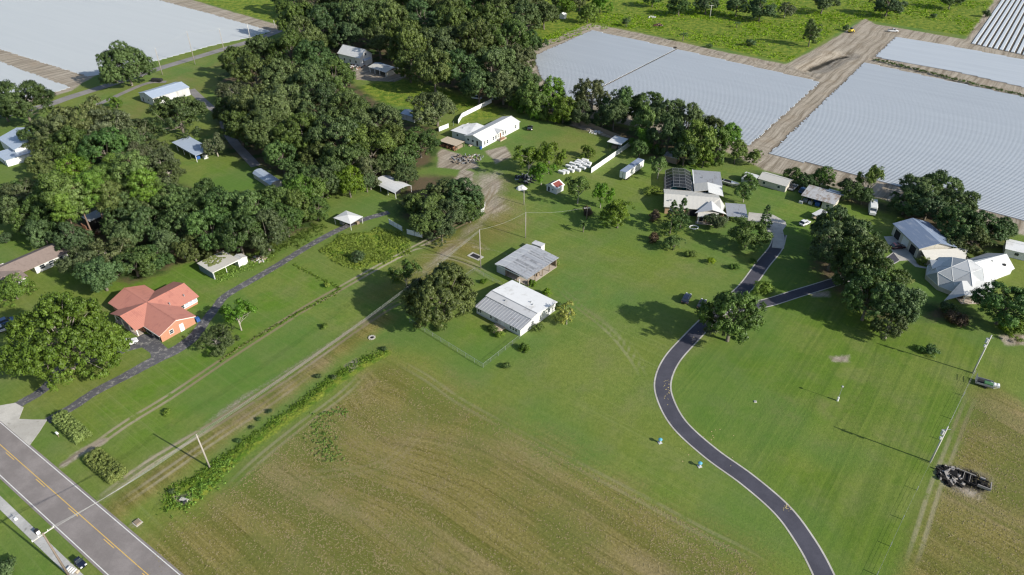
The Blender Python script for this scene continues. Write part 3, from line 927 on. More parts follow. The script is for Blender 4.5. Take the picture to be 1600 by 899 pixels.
def crown_pine(seed, R=4.6, Ht=17.0):
    rng = np.random.default_rng(seed)
    nc = 95
    z = rng.uniform(0.52, 1.0, nc)
    prof = np.where(z > 0.85, (1 - z) / 0.15 * 0.5 + 0.35, 0.85) * rng.uniform(0.35, 1.1, nc)
    an = rng.uniform(0, 6.28, nc)
    C = np.stack([np.cos(an) * prof * R, np.sin(an) * prof * R, z * Ht - 0.8], 1)
    RC = rng.uniform(0.7, 1.35, nc)
    TI = np.clip(rng.normal(0.55, 0.2, nc), 0, 1)
    cm = leaves_mesh('pine_crown_%d' % seed, C, RC, TI, 130, 0.34, L_pine, seed + 1, 0.62, cc=(0, 0, Ht * 0.7), spread=0.5)
    m = MB(); m.tube([(0, 0, -0.1), (0.1, 0, Ht * 0.45), (0, 0.1, Ht * 0.9)], [0.26, 0.19, 0.08], 7)
    for i in rng.permutation(nc)[:18]:
        p = C[i]; m.tube([(0, 0.05, p[2] - 0.9), p], [0.08, 0.03], 4, cap=False)
    tm = m.mesh('pine_trunk_%d' % seed); tm.materials.append(M_pinebark)
    return cm, tm, R, Ht, Ht * 0.78


def crown_cone(seed, R=2.6, Ht=9.0, mat=L_dark):
    rng = np.random.default_rng(seed)
    nc = 90
    z = rng.uniform(0.06, 0.98, nc) ** 1.15
    prof = (1 - z) ** 0.8 * rng.uniform(0.6, 1.08, nc) + 0.03
    an = rng.uniform(0, 6.28, nc)
    C = np.stack([np.cos(an) * prof * R, np.sin(an) * prof * R, z * Ht], 1)
    RC = (0.25 + 0.55 * (1 - z)) * rng.uniform(0.7, 1.1, nc)
    cm = leaves_mesh('cone_crown_%d' % seed, C, RC, np.clip(rng.normal(0.45, 0.2, nc), 0, 1), 70, 0.26, mat, seed + 1, 0.55, cc=(0, 0, Ht * 0.4))
    tm = MB().tube([(0, 0, -0.1), (0, 0, Ht * 0.9)], [0.17, 0.04], 6).mesh('cone_trunk_%d' % seed); tm.materials.append(M_bark)
    return cm, tm, R, Ht, Ht * 0.45


def crown_sparse(seed, R=4.2, Ht=9.0, mat=L_green, nc=110, per=66, bark=M_palebark, size=0.3):
    return crown_oak(seed, R, Ht, nc, per, size, mat, 0.25, 0.35, (0.10, 0.20), -0.5, 0.8, 0.3, bark, 18, 0.16, nb=9, lob=0.3)


def crown_palm(seed, R=2.4, Ht=5.0):
    rng = np.random.default_rng(seed)
    vs, fs = [], []
    for k in range(26):
        an = rng.uniform(0, 6.28); up = rng.uniform(-0.2, 1.0)
        L = R * rng.uniform(0.8, 1.1)
        pr = None
        for i in range(6):
            u = i / 5
            r = L * u * math.cos(up * 0.8) ; z = Ht - 0.6 + math.sin(up) * L * u - 1.1 * u * u * (1.2 - up * 0.5)
            w = 0.34 * (1 - u) ** 0.6 * (0.4 + u * 1.6) + 0.02
            cx, cy_ = math.cos(an) * r, math.sin(an) * r
            nx, ny = -math.sin(an) * w, math.cos(an) * w
            vs += [(cx + nx, cy_ + ny, z - 0.1 * w), (cx, cy_, z + 0.08), (cx - nx, cy_ - ny, z - 0.1 * w)]
            if i:
                b = len(vs) - 6
                fs += [(b, b + 1, b + 4, b + 3), (b + 1, b + 2, b + 5, b + 4)]
    me = bpy.data.meshes.new('palm_crown_%d' % seed); me.from_pydata(vs, [], fs); me.materials.append(L_dark)
    at = me.attributes.new('tint', 'FLOAT', 'POINT'); at.data.foreach_set('value', rng.random(len(vs)).astype(np.float32))
    tm = MB().tube([(0, 0, -0.1), (0.05, 0, Ht * 0.5), (0, 0, Ht - 0.5)], [0.24, 0.18, 0.18], 7).mesh('palm_trunk_%d' % seed); tm.materials.append(M_bark)
    return me, tm, R, Ht, Ht * 0.8


def crown_shrub(seed, R=1.6, Ht=1.9, mat=L_green, nc=34, per=90, size=0.19):
    return crown_oak(seed, R, Ht, nc, per, size, mat, 0.02, 0.22, (0.22, 0.36), -0.3, 0.8, 0.3, M_bark, 5, 0.07, nb=6, lob=0.5)


KINDS['oak'] = [crown_oak(s) for s in (101, 102, 103, 104, 105)]
KINDS['dark'] = [crown_oak(s, mat=L_dark) for s in (111, 112, 113, 114)]
KINDS['big'] = [crown_oak(s, R=8.0, Ht=11.0, nc=620, per=95, size=0.30, mat=L_oak, zlow=0.14, amp=0.08, rcl=(0.05, 0.095), nb=30, lob=0.26) for s in (121,)]
KINDS['wide'] = [crown_oak(s, R=8.0, Ht=9.5, nc=760, per=80, size=0.25, mat=L_oak2, zlow=0.10, amp=0.14, rcl=(0.04, 0.08), zmin=-0.4, fill_=0.5, bark=M_midbark, nl=60, r0=0.3, nb=30, lob=0.30) for s in (131, 132)]
KINDS['grey'] = [crown_oak(s, mat=L_grey, nc=300, nl=26, bark=M_palebark) for s in (141, 142)]
KINDS['green'] = [crown_oak(s, R=5.0, Ht=8.0, nc=170, per=70, size=0.32, mat=L_green, zlow=0.06, r0=0.25, nb=10, lob=0.45, rcl=(0.09, 0.17)) for s in (151, 152)]
KINDS['lime'] = [crown_oak(s, R=3.5, Ht=4.5, nc=90, per=75, size=0.26, mat=L_lime, zlow=0.03, r0=0.14, nb=8, lob=0.45, rcl=(0.12, 0.22)) for s in (161,)]
KINDS['pine'] = [crown_pine(s) for s in (171, 172, 173)]
KINDS['cone'] = [crown_cone(s) for s in (181, 182)]
KINDS['tall'] = [crown_oak(s, R=2.6, Ht=9.5, nc=80, per=80, size=0.3, mat=L_dark, zlow=0.08, amp=0.3, rcl=(0.2, 0.34), r0=0.2) for s in (191, 192)]
KINDS['sparse'] = [crown_sparse(s) for s in (201, 202)]
KINDS['sparsegrey'] = [crown_sparse(s, mat=L_grey) for s in (211,)]
KINDS['yellow'] = [crown_oak(221, R=2.6, Ht=5.0, nc=55, per=55, size=0.25, mat=L_yel, zlow=0.08, amp=0.35, rcl=(0.13, 0.22), bark=M_palebark, nl=18, r0=0.12)]
KINDS['palm'] = [crown_palm(s) for s in (231, 232)]
KINDS['shrub'] = [crown_shrub(s) for s in (241, 242)]
KINDS['dshrub'] = [crown_shrub(s, mat=L_dark) for s in (251, 252)]
KINDS['lshrub'] = [crown_shrub(261, mat=L_lime)]
KINDS['rshrub'] = [crown_shrub(271, mat=L_red)]
SHRUBS = ('shrub', 'dshrub', 'lshrub', 'rshrub')
CATS = dict(pine='pine tree', palm='palm')
NAMES = dict(pine='pine_tree', palm='palm_tree', cone='conifer', oak='oak_tree', dark='oak_tree', big='oak_tree', wide='oak_tree', grey='mossy_oak', green='broadleaf_tree',
             lime='small_tree', tall='slender_tree', sparse='open_tree', sparsegrey='open_tree', yellow='yellow_tree')
TN = [0]
CLUSTER = {}


def tree(kind, px, py, rpx, label, group=None, hk=1.0, base=False):
    """(px, py) = middle of the crown in the photo (or its foot when base), rpx = crown half width there"""
    cm, tm, R, Ht, zc = KINDS[kind][TN[0] % len(KINDS[kind])]
    TN[0] += 1
    if base:
        g = G(px, py, 0); s_ = rpx * depth(g) / F / R
    else:
        g = G(px, py, zc)
        for _ in range(4):
            s_ = rpx * depth(g) / F / R
            g = G(px, py, zc * s_ * hk)
    sh = kind in SHRUBS
    e_ = empty('shrub' if sh else NAMES[kind], (g.x, g.y, 0), RND.uniform(0, 6.28), label, 'shrub' if sh else CATS.get(kind, 'tree'), group)
    if group: CLUSTER.setdefault(group, []).append((e_, px, py, kind))
    e_.scale = (s_ * RND.uniform(0.95, 1.06), s_ * RND.uniform(0.95, 1.06), s_ * hk)
    link('foliage' if sh else 'crown', cm, e_)
    link('stem' if sh else 'trunk', tm, e_)
    return e_


# --- the woods along the top of the picture
gt = 'oaks of the dense wood at the top'
lt_ = 'dark live oak packed into the dense wood along the top of the photo'
for i, (x, y, r) in enumerate([(452, -4, 24), (492, 2, 26), (537, -2, 27), (585, 0, 28), (632, -6, 27), (682, 0, 29), (733, -3, 28), (780, 2, 27), (826, 0, 24), (868, -6, 20), (906, -4, 18),
                               (462, 26, 27), (506, 34, 30), (556, 30, 31), (608, 34, 31), (660, 30, 31), (712, 36, 32), (764, 32, 30), (812, 30, 27), (850, 22, 20),
                               (476, 58, 26), (545, 58, 22), (592, 62, 26), (640, 68, 32), (690, 72, 33), (742, 66, 33), (792, 62, 30), (828, 66, 22),
                               (640, 102, 24), (678, 108, 31), (722, 108, 33), (768, 100, 32), (808, 92, 26), (748, 136, 28), (786, 134, 26),
                               (704, 20, 24), (748, 52, 24), (800, 118, 22), (560, 8, 22), (520, 60, 18)]):
    tree('dark' if i % 3 == 0 else 'oak', x, y, r * 1.16, lt_, gt, hk=1.15 + 0.15 * ((i * 7) % 3))
for x, y, r, k in [(820, 2, 12, 'lime'), (676, 52, 11, 'lime'), (620, 84, 12, 'lime')]:
    tree(k, x, y, r, {820: 'bright lime green tree top right in the top wood', 676: 'lime green tree showing between dark oaks in the middle of the top wood', 620: 'small lime green tree at the wood edge above the open shed'}[x])
# --- grove between farm road and white house
gg = 'oaks of the big central grove'
lg = 'olive live oak in the big grove left of the white L shaped house'
for i, (x, y, r, k) in enumerate([(372, 96, 27, 'oak'), (410, 76, 27, 'oak'), (452, 78, 30, 'oak'), (492, 92, 30, 'dark'), (520, 118, 30, 'dark'), (398, 116, 34, 'oak'), (444, 122, 36, 'oak'), (484, 134, 34, 'oak'),
                                  (362, 146, 22, 'grey'), (398, 160, 38, 'oak'), (446, 166, 40, 'oak'), (498, 168, 40, 'dark'), (546, 176, 38, 'oak'), (590, 192, 34, 'oak'), (372, 196, 34, 'oak'),
                                  (420, 206, 40, 'oak'), (472, 212, 42, 'oak'), (528, 216, 42, 'dark'), (578, 226, 38, 'oak'), (614, 218, 30, 'oak'), (540, 256, 36, 'oak'), (500, 250, 32, 'oak'),
                                  (440, 246, 28, 'dark'), (352, 172, 20, 'dark'), (600, 256, 22, 'oak'),
                                  (470, 282, 28, 'dark'), (508, 284, 28, 'dark'), (545, 288, 24, 'green'), (632, 246, 22, 'dark'), (500, 305, 22, 'green'), (572, 284, 18, 'dark'), (634, 272, 18, 'dark'), (494, 326, 20, 'dark')]):
    tree(k, x, y, r * 1.1, lg, gg, hk=1.2)
tree('dark', 656, 224, 32, 'dark round oak just left of the brush pile and white L shaped house')
tree('oak', 682, 168, 40, 'bushy oak in front of the upper white fence')
tree('sparsegrey', 576, 268, 24, 'thin bare limbed tree left of the white curved carport', hk=1.1)
tree('grey', 336, 226, 20, 'narrow grey mossy tree beside the grey mobile home roof', hk=1.3)
tree('tall', 545, 118, 10, 'narrow dark tree beside the brown dirt yard of the white gabled house')
tree('dark', 280, 182, 46, 'round dark oak in front of the blue roofed warehouse', hk=0.9)
tree('wide', 197, 104, 43, 'lone spreading oak on the verge of the farm road', hk=1.25)
tree('green', 181, 161, 12, 'small rounded tree on the lawn left of the warehouse')
tree('dark', 36, 160, 44, 'large dark oak at the left edge below the small white field', hk=1.1)
tree('dark', 4, 168, 30, 'dark oak cut by the left edge beside the small white field')
for i, (x, y, r, k) in enumerate([(92, 200, 36, 'grey'), (130, 188, 40, 'grey'), (168, 200, 38, 'grey'), (110, 228, 36, 'oak'), (160, 232, 34, 'dark'), (200, 226, 28, 'dark'),
                              (78, 238, 28, 'oak'), (62, 214, 24, 'dark'), (212, 208, 26, 'grey'), (204, 250, 28, 'grey'), (250, 252, 22, 'grey'), (66, 268, 20, 'oak'), (258, 292, 20, 'grey')]):
    tree(k, x, y, r * 1.15, 'grey green mossy oak in the clump above the pines', 'mossy oaks above the pines', hk=1.15)
tree('grey', 238, 240, 30, 'olive mossy oak at the lawn edge right of the pines')
tree('grey', 262, 268, 24, 'pale thin limbed oak beside the lawn of the grey mobile home')
# --- pines
gp_ = 'tall bright pines in the left wood'
for x, y, r in [(205, 258, 26), (180, 258, 20), (160, 276, 22), (112, 262, 24), (140, 288, 24), (168, 300, 20), (84, 290, 26), (70, 300, 18), (220, 282, 22), (118, 300, 22), (98, 318, 20), (236, 290, 18)]:
    tree('pine', x, y, r * 1.15, 'tall bright green pine standing above the dark left wood', gp_, hk=1.1)
# --- left wood below the pines
gl = 'oaks of the wood above the red roofed house'
ll = 'dark oak in the wood between the grey mobile home lawn and the red roofed house'
for i, (x, y, r, k) in enumerate([(34, 302, 26, 'grey'), (22, 330, 30, 'oak'), (56, 334, 30, 'oak'), (24, 300, 20, 'dark'), (90, 344, 30, 'dark'), (66, 362, 24, 'dark'), (110, 372, 26, 'dark'),
                                  (206, 318, 34, 'dark'), (244, 318, 32, 'oak'), (184, 346, 26, 'dark'), (232, 352, 34, 'dark'), (282, 320, 34, 'dark'), (318, 318, 34, 'dark'), (356, 326, 36, 'dark'), (396, 330, 38, 'dark'),
                                  (288, 356, 34, 'dark'), (330, 360, 36, 'dark'), (372, 368, 36, 'dark'), (414, 360, 36, 'dark'), (446, 344, 28, 'dark'), (430, 316, 28, 'dark'), (468, 306, 26, 'green'), (466, 328, 24, 'green'),
                                  (300, 386, 24, 'oak'), (262, 380, 24, 'dark'), (196, 372, 28, 'oak')]):
    tree(k, x, y, r * 1.1, ll, gl, hk=1.3)
for i, (x, y, r) in enumerate([(128, 408, 36), (168, 398, 42), (158, 430, 40), (208, 410, 36), (240, 402, 28)]):
    tree('grey' if i < 2 else 'dark', x, y, r, 'olive oak right behind the red roof', 'oaks right behind the red roof', hk=0.95)
tree('wide', 94, 532, 90, 'huge spreading oak with bare pale limbs left of the red roofed house', hk=1.15)
tree('green', 20, 452, 26, 'light green tree at the left edge under the brown roof')
tree('grey', 336, 530, 33, 'grey flowering round tree at the bend of the old driveway', hk=0.8)
tree('sparse', 370, 490, 28, 'loose grey green tree beside the bend of the old driveway', hk=1.0)
tree('dark', 6, 372, 12, 'dark shrubby tree at the left edge above the brown roof')
# --- middle
for i, (x, y, r, k) in enumerate([(694, 298, 34, 'oak'), (722, 306, 34, 'dark'), (664, 322, 34, 'oak'), (704, 336, 36, 'oak'), (672, 348, 32, 'oak'), (736, 312, 24, 'oak'), (646, 318, 24, 'oak'), (734, 334, 22, 'dark'), (690, 362, 24, 'dark')]):
    tree(k, x, y, r, 'live oak in the round clump over the end of the old driveway', 'oaks in the round clump at the driveway end', hk=0.95)
tree('big', 692, 464, 62, 'big rounded live oak touching the white mobile home', hk=1.12)
tree('sparse', 633, 428, 27, 'loose olive tree between the wheel track and the big rounded oak')
tree('sparse', 826, 246, 24, 'open crooked tree with gaps in front of the white L shaped house', hk=1.1)
tree('sparse', 858, 240, 26, 'open crooked tree right of the parked black and white cart', hk=1.1)
tree('sparse', 846, 268, 20, 'low loose tree behind the small red roofed shed')
tree('green', 920, 238, 13, 'small dark tree on the lawn left of the white panel fence')
tree('sparse', 904, 292, 25, 'ragged olive tree right of the small red roofed shed', hk=1.0)
tree('sparse', 940, 300, 18, 'thin pale stemmed tree on the lawn left of the fuzzy tree', hk=1.3)
tree('green', 966, 339, 29, 'fuzzy grey green tree alone on the lawn', hk=0.95)
tree('green', 1006, 222, 22, 'yellow green tree beside the flat roofed shelter', hk=1.0)
tree('sparse', 1030, 258, 18, 'loose tree at the left corner of the pool cage', hk=1.1)
tree('rshrub', 917, 330, 10, 'dark reddish shrub behind the crossarm pole')
tree('palm', 912, 350, 9, 'small palm in front of the crossarm pole')
tree('lime', 1018, 297, 15, 'low bright lime hedge clump left of the tan house', hk=0.5)
tree('rshrub', 1022, 340, 12, 'brown shrub on the lawn in front of the tan house')
tree('rshrub', 1021, 374, 11, 'dark spiky shrub left of the round garden bush')
tree('cone', 1050, 342, 15, 'left of the twin conifers in front of the tan house', hk=1.15)
tree('cone', 1066, 336, 14, 'right of the twin conifers in front of the tan house', hk=1.15)
tree('green', 1053, 382, 18, 'round feathery garden bush below the twin conifers', hk=0.8)
tree('dark', 1118, 346, 19, 'round magnolia like tree by the entrance of the tan house', hk=0.8)
tree('green', 1168, 368, 34, 'large light green tree in front of the carport of the tan house', hk=0.85)
tree('cone', 1197, 340, 12, 'dark conifer beside the concrete turning pad', hk=1.0)
tree('sparse', 1165, 297, 20, 'airy dark tree right of the grey motor boat', hk=0.9)
tree('shrub', 1078, 396, 9, 'small sprawling bush on the lawn below the feathery bush')
tree('lshrub', 1110, 408, 8, 'little yellow green bush left of the drive')
tree('shrub', 1146, 416, 8, 'little bush beside the shaded drive')
tree('lime', 1187, 450, 20, 'bright green sprawling tree in the fork of the two drives', hk=0.9)
tree('oak', 1145, 494, 50, 'big oak overhanging the dark asphalt driveway', hk=1.3)
tree('grey', 1118, 506, 22, 'pale mossy lower limb cluster tree on the left side of the driveway oak')
for i, (x, y, r, k) in enumerate([(1300, 352, 34, 'dark'), (1306, 384, 44, 'dark'), (1336, 372, 34, 'dark'), (1340, 416, 46, 'dark'), (1376, 436, 42, 'dark'), (1360, 464, 44, 'dark'), (1400, 480, 40, 'dark'), (1392, 506, 28, 'grey'), (1362, 400, 30, 'oak')]):
    tree(k, x, y, r, 'tall oak in the diagonal row between the lawn and the domed house', 'oaks in the diagonal row left of the domed house', hk=1.35)
tree('dark', 1572, 476, 46, 'dark oak in front of the domed house at the right edge', hk=1.1)
tree('green', 1582, 510, 26, 'low green tree under the dark right edge oak', hk=0.6)
tree('yellow', 1418, 438, 9, 'small yellow shrub on the shaded lawn left of the domed house', hk=0.7)
tree('yellow', 886, 492, 19, 'yellow leafed bare branched shrub by the end wall of the white mobile home', hk=1.1)
tree('lime', 854, 458, 8, 'small lime tree at the back corner of the white mobile home', hk=1.2)
tree('lime', 871, 410, 6, 'little lime bush at the open corner of the grey barn')
tree('shrub', 832, 442, 7, 'bush between the grey barn and the white mobile home')
# --- tree line along the mulched fields
gr = 'trees of the line below the mulched field'
for i, (x, y, r, k) in enumerate([(824, 122, 18, 'dark'), (832, 150, 26, 'oak'), (862, 152, 22, 'green'), (880, 174, 18, 'green'), (976, 162, 28, 'dark'), (1008, 170, 26, 'dark'), (1040, 184, 28, 'dark'), (1076, 194, 28, 'oak'), (1104, 204, 24, 'oak'),
                                  (1010, 196, 22, 'green'), (1046, 212, 28, 'dark'), (1088, 226, 28, 'green'), (1120, 228, 24, 'green'), (1136, 216, 18, 'green'), (960, 180, 22, 'dark'), (1070, 238, 20, 'dark'), (906, 176, 18, 'dark'), (1150, 240, 16, 'green'), (1100, 246, 16, 'green'), (1000, 232, 14, 'dark'), (942, 182, 16, 'dark')]):
    tree(k, x, y, r * 1.14, 'broad tree in the tree line below the left mulched field', gr, hk=1.3)
tree('grey', 926, 148, 34, 'tall oak with a visible forked trunk at the left end of the tree line', hk=1.25)
for x, y, r, k, l in [(1172, 284, 14, 'green', 'bush by the small white domed shed behind the tan house'), (1180, 248, 14, 'green', 'light green bush at the corner of the largest white field'),
                      (1240, 272, 16, 'dark', 'dark bush behind the tan shed'), (1262, 284, 15, 'dark', 'dark bushy tree between the two sheds'), (1284, 278, 19, 'green', 'green tree behind the open fronted shed'),
                      (1330, 296, 22, 'dark', 'dark rounded tree right of the open fronted shed'), (1362, 280, 20, 'sparse', 'tall ragged tree against the largest white field'), (1350, 306, 18, 'dark', 'dark shrubby tree behind the parked camper')]:
    tree(k, x, y, r, l, hk=1.1 if k != 'sparse' else 1.5)
for i, (x, y, r, k) in enumerate([(1434, 300, 34, 'dark'), (1474, 292, 34, 'dark'), (1416, 318, 26, 'dark'), (1452, 322, 32, 'dark'), (1494, 320, 34, 'dark'), (1500, 352, 38, 'dark'), (1540, 356, 36, 'dark'), (1520, 376, 28, 'oak'), (1568, 360, 24, 'dark'), (1490, 384, 20, 'grey')]):
    tree(k, x, y, r, 'dark oak in the clump behind the blue roofed garage', 'oaks behind the blue roofed garage', hk=1.0)
# --- trees of the far pasture
for x, y, r, k, l, hk in [(1189, 14, 24, 'dark', 'round tree in the far pasture above the middle of the left mulched field', 1), (1228, 14, 16, 'grey', 'pale ragged tree right beside a round one in the far pasture', 1),
                          (1287, 4, 22, 'dark', 'rounded tree at the top edge above the tall slender tree', 1), (1268, 52, 12, 'tall', 'tall slender tree in the pasture left of the dirt junction', 1),
                          (1389, 6, 25, 'dark', 'large round tree at the top edge above the dirt junction', 1), (1487, 0, 18, 'dark', 'dark tree at the top edge left of the wide striped beds', 1),
                          (1152, 10, 20, 'dark', 'leftmost of the two round pasture trees at the top edge', 1), (1104, 6, 20, 'dark', 'dark bushy tree left of the white pole in the far pasture', 1), (1062, 8, 20, 'dark', 'dark bushy tree above the brown rubble heap', 1),
                          (1020, -2, 16, 'dark', 'dark tree at the top edge near the middle', 1), (918, 22, 18, 'green', 'green tree where the pasture meets the top wood', 1), (882, 12, 18, 'green', 'green tree left of the pasture corner', 1), (938, 6, 18, 'green', 'green tree at the top edge of the pasture corner', 1),
                          (1068, 55, 8, 'palm', 'shaggy palm on the pasture edge', 0.7), (979, 34, 7, 'tall', 'small upright bush at the pasture fence', 0.6), (1152, 37, 7, 'palm', 'low dark palm in the middle of the pasture', 0.5),
                          (1173, 68, 8, 'dshrub', 'dark low shrub in the pasture near the field corner', 1), (1108, 72, 5, 'dshrub', 'tiny shrub right of the shaggy palm', 1), (1460, 25, 5, 'dshrub', 'pale scrubby bush on the upper right pasture', 1), (1541, 22, 6, 'dshrub', 'bush beside the wide striped beds', 1.4),
                          (1322, 44, 5, 'dshrub', 'dark shrub left of the yellow machine', 1.4), (902, 188, 9, 'shrub', 'bright banana like bush at the end of the grey fence', 1)]:
    tree(k, x, y, r, l, hk=hk)
for i, (x, y, r) in enumerate([(804, 160, 12), (818, 168, 11), (834, 176, 12), (850, 180, 11), (866, 186, 10), (882, 184, 10), (797, 150, 10)]):
    tree('shrub', x, y, r, 'leafy bright green banana clump along the back of the white house lawn', 'banana clumps behind the white house lawn', hk=1.5)
# small planting near the houses
for x, y, r, k, l in [(820, 543, 9, 'shrub', 'round bush below the near corner of the white mobile home'), (792, 573, 7, 'dshrub', 'small dark bush near the fence corner'),
                      (690, 512, 10, 'shrub', 'low bush under the edge of the big rounded oak'), (770, 515, 9, 'shrub', 'garden bush left of the porch of the white mobile home'), (781, 524, 8, 'lshrub', 'light bush at the porch step of the white mobile home'),
                      (838, 512, 10, 'shrub', 'hedge bush along the end wall of the white mobile home'), (870, 478, 9, 'dshrub', 'bush at the right corner of the white mobile home'), (757, 440, 6, 'shrub', 'little bush behind the white mobile home'),
                      (1456, 548, 11, 'dshrub', 'low bush with white flowers at the end of the diagonal row'), (1440, 545, 8, 'shrub', 'low shrub left of the white flowering bush'), (1490, 498, 16, 'rshrub', 'brown twiggy shrub below the domed house'), (1478, 484, 14, 'dshrub', 'dark shrub at the entrance of the domed house'),
                      (1445, 408, 10, 'lshrub', 'bright bush at the rock bed by the blue roofed garage'), (1408, 346, 7, 'lshrub', 'small pale bush behind the blue roofed garage'), (1540, 398, 8, 'dshrub', 'bush by the white building at the right edge'),
                      (510, 446, 6, 'lshrub', 'tuft like bush at the lawn corner post'), (507, 510, 6, 'shrub', 'tiny bush alone on the strip between the wheel tracks'), (10, 889, 22, 'dshrub', 'bush in the bottom left corner'),
                      (262, 644, 7, 'lshrub', 'pale green tuft on the lawn beside the wheel track'), (557, 402, 12, 'dshrub', 'dark bush in the yellow tall grass'), (1176, 408, 6, 'shrub', 'bush left of the shaded drive'),
                      (1132, 350, 8, 'shrub', 'bush under the carport edge of the tan house'), (1500, 410, 5, 'shrub', 'bush behind the domed house')]:
    tree(k, x, y, r, l)
# ------------------------------------------------------------------ building materials
B_white = simple('white_siding', (0.62, 0.62, 0.60), 0.6, var=0.08, scale=0.8, dirt=(0.48, 0.46, 0.42))
B_cream = simple('cream_block', (0.50, 0.47, 0.40), 0.7, var=0.1, dirt=(0.38, 0.35, 0.28))
B_trim = simple('white_trim', (0.74, 0.74, 0.72), 0.5, var=0.05)
B_glass = simple('window_glass', (0.030, 0.040, 0.052), 0.12, spec=0.6, var=0.3, scale=2)
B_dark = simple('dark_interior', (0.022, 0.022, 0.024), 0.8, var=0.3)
B_greymetal = metal_roof('grey_sheet_roof', (0.30, 0.31, 0.33), 0.28, 0.0, (0.16, 0.15, 0.145), 0.60)
B_whiteroof = simple('white_coated_roof', (0.66, 0.66, 0.65), 0.5, var=0.06, scale=0.5, dirt=(0.50, 0.49, 0.47))
B_palegrey = simple('pale_grey_roof', (0.50, 0.50, 0.50), 0.5, var=0.1, scale=0.6, dirt=(0.34, 0.33, 0.32))
B_whitemetal = metal_roof('white_sheet_roof', (0.60, 0.60, 0.58), 0.45, 0.0, (0.42, 0.40, 0.36), 0.66, var=0.06)
B_whitemetal90 = metal_roof('white_sheet_roof_across', (0.60, 0.60, 0.58), 0.45, math.pi / 2, (0.42, 0.40, 0.36), 0.66, var=0.06)
B_tan = metal_roof('tan_sheet_roof', (0.52, 0.50, 0.45), 0.42, 0.0, (0.40, 0.37, 0.32), 0.66, var=0.06)
B_red = metal_roof('salmon_red_sheet_roof', (0.47, 0.200, 0.148), 0.42, 0.0, (0.38, 0.155, 0.118), 0.56, var=0.13)
B_red90 = metal_roof('salmon_red_sheet_roof_across', (0.47, 0.200, 0.148), 0.42, math.pi / 2, (0.38, 0.155, 0.118), 0.56, var=0.13)
B_blue = metal_roof('blue_grey_sheet_roof', (0.20, 0.25, 0.34), 0.42, math.pi / 2, (0.34, 0.37, 0.42), 0.58, var=0.12)
B_bluepale = metal_roof('pale_blue_grey_roof', (0.36, 0.42, 0.50), 0.45, 0.0, (0.48, 0.50, 0.52), 0.62, var=0.1)
B_rusty = metal_roof('streaked_sheet_roof', (0.42, 0.42, 0.42), 0.3, 0.0, (0.24, 0.19, 0.15), 0.52, var=0.2)
B_shingle = simple('brown_shingles', (0.225, 0.175, 0.150), 0.85, var=0.16, scale=1.5, dirt=(0.17, 0.13, 0.11), bump=0.5)
B_brick = simple('orange_brick_wall', (0.42, 0.205, 0.13), 0.8, var=0.16, scale=6, dirt=(0.34, 0.17, 0.11))
B_tanbrick = simple('tan_brick_wall', (0.40, 0.27, 0.17), 0.8, var=0.2, scale=5)
B_teal = simple('blue_grey_wall', (0.16, 0.21, 0.24), 0.7, var=0.12)
B_wood = simple('weathered_wood', (0.23, 0.18, 0.13), 0.85, var=0.3, scale=3)
B_woodpale = simple('pale_timber', (0.42, 0.35, 0.26), 0.8, var=0.25, scale=3)
B_rust = simple('rusted_metal', (0.20, 0.10, 0.06), 0.8, var=0.4, scale=3)
B_steel = simple('grey_steel', (0.30, 0.31, 0.32), 0.5, 0.3, var=0.15)
B_tarp = simple('pale_tarp', (0.58, 0.58, 0.56), 0.6, var=0.12)
B_green = simple('mossy_roof_growth', (0.13, 0.15, 0.045), 0.95, var=0.4, scale=2, bump=0.6)
B_bluetarp = simple('blue_plastic', (0.035, 0.10, 0.30), 0.5, var=0.2)
B_black = simple('black_paint', (0.018, 0.018, 0.020), 0.45, var=0.2)
B_pool = simple('pool_water', (0.020, 0.100, 0.120), 0.08, spec=0.6, var=0.2)
B_paver = simple('pool_deck', (0.42, 0.36, 0.30), 0.8, var=0.15, scale=2)
t = NT('insect_screen')
t.done((0.030, 0.034, 0.040), 0.7)
tp = t.n('ShaderNodeBsdfTransparent'); ms = t.n('ShaderNodeMixShader'); ms.inputs[0].default_value = 0.62
t.t.links.new(tp.outputs[0], ms.inputs[1]); t.t.links.new(t.b.outputs[0], ms.inputs[2]); t.t.links.new(ms.outputs[0], t.out.inputs[0])
B_screen = t.m
M_pole = simple('pole_wood', (0.34, 0.31, 0.27), 0.85, var=0.2, scale=2)
M_darkpole = simple('dark_pole_wood', (0.20, 0.16, 0.13), 0.85, var=0.25, scale=2)
M_conpole = simple('concrete_pole', (0.52, 0.50, 0.46), 0.8, var=0.12)
M_galv = simple('galvanised_steel', (0.42, 0.44, 0.45), 0.4, 0.5, var=0.1)


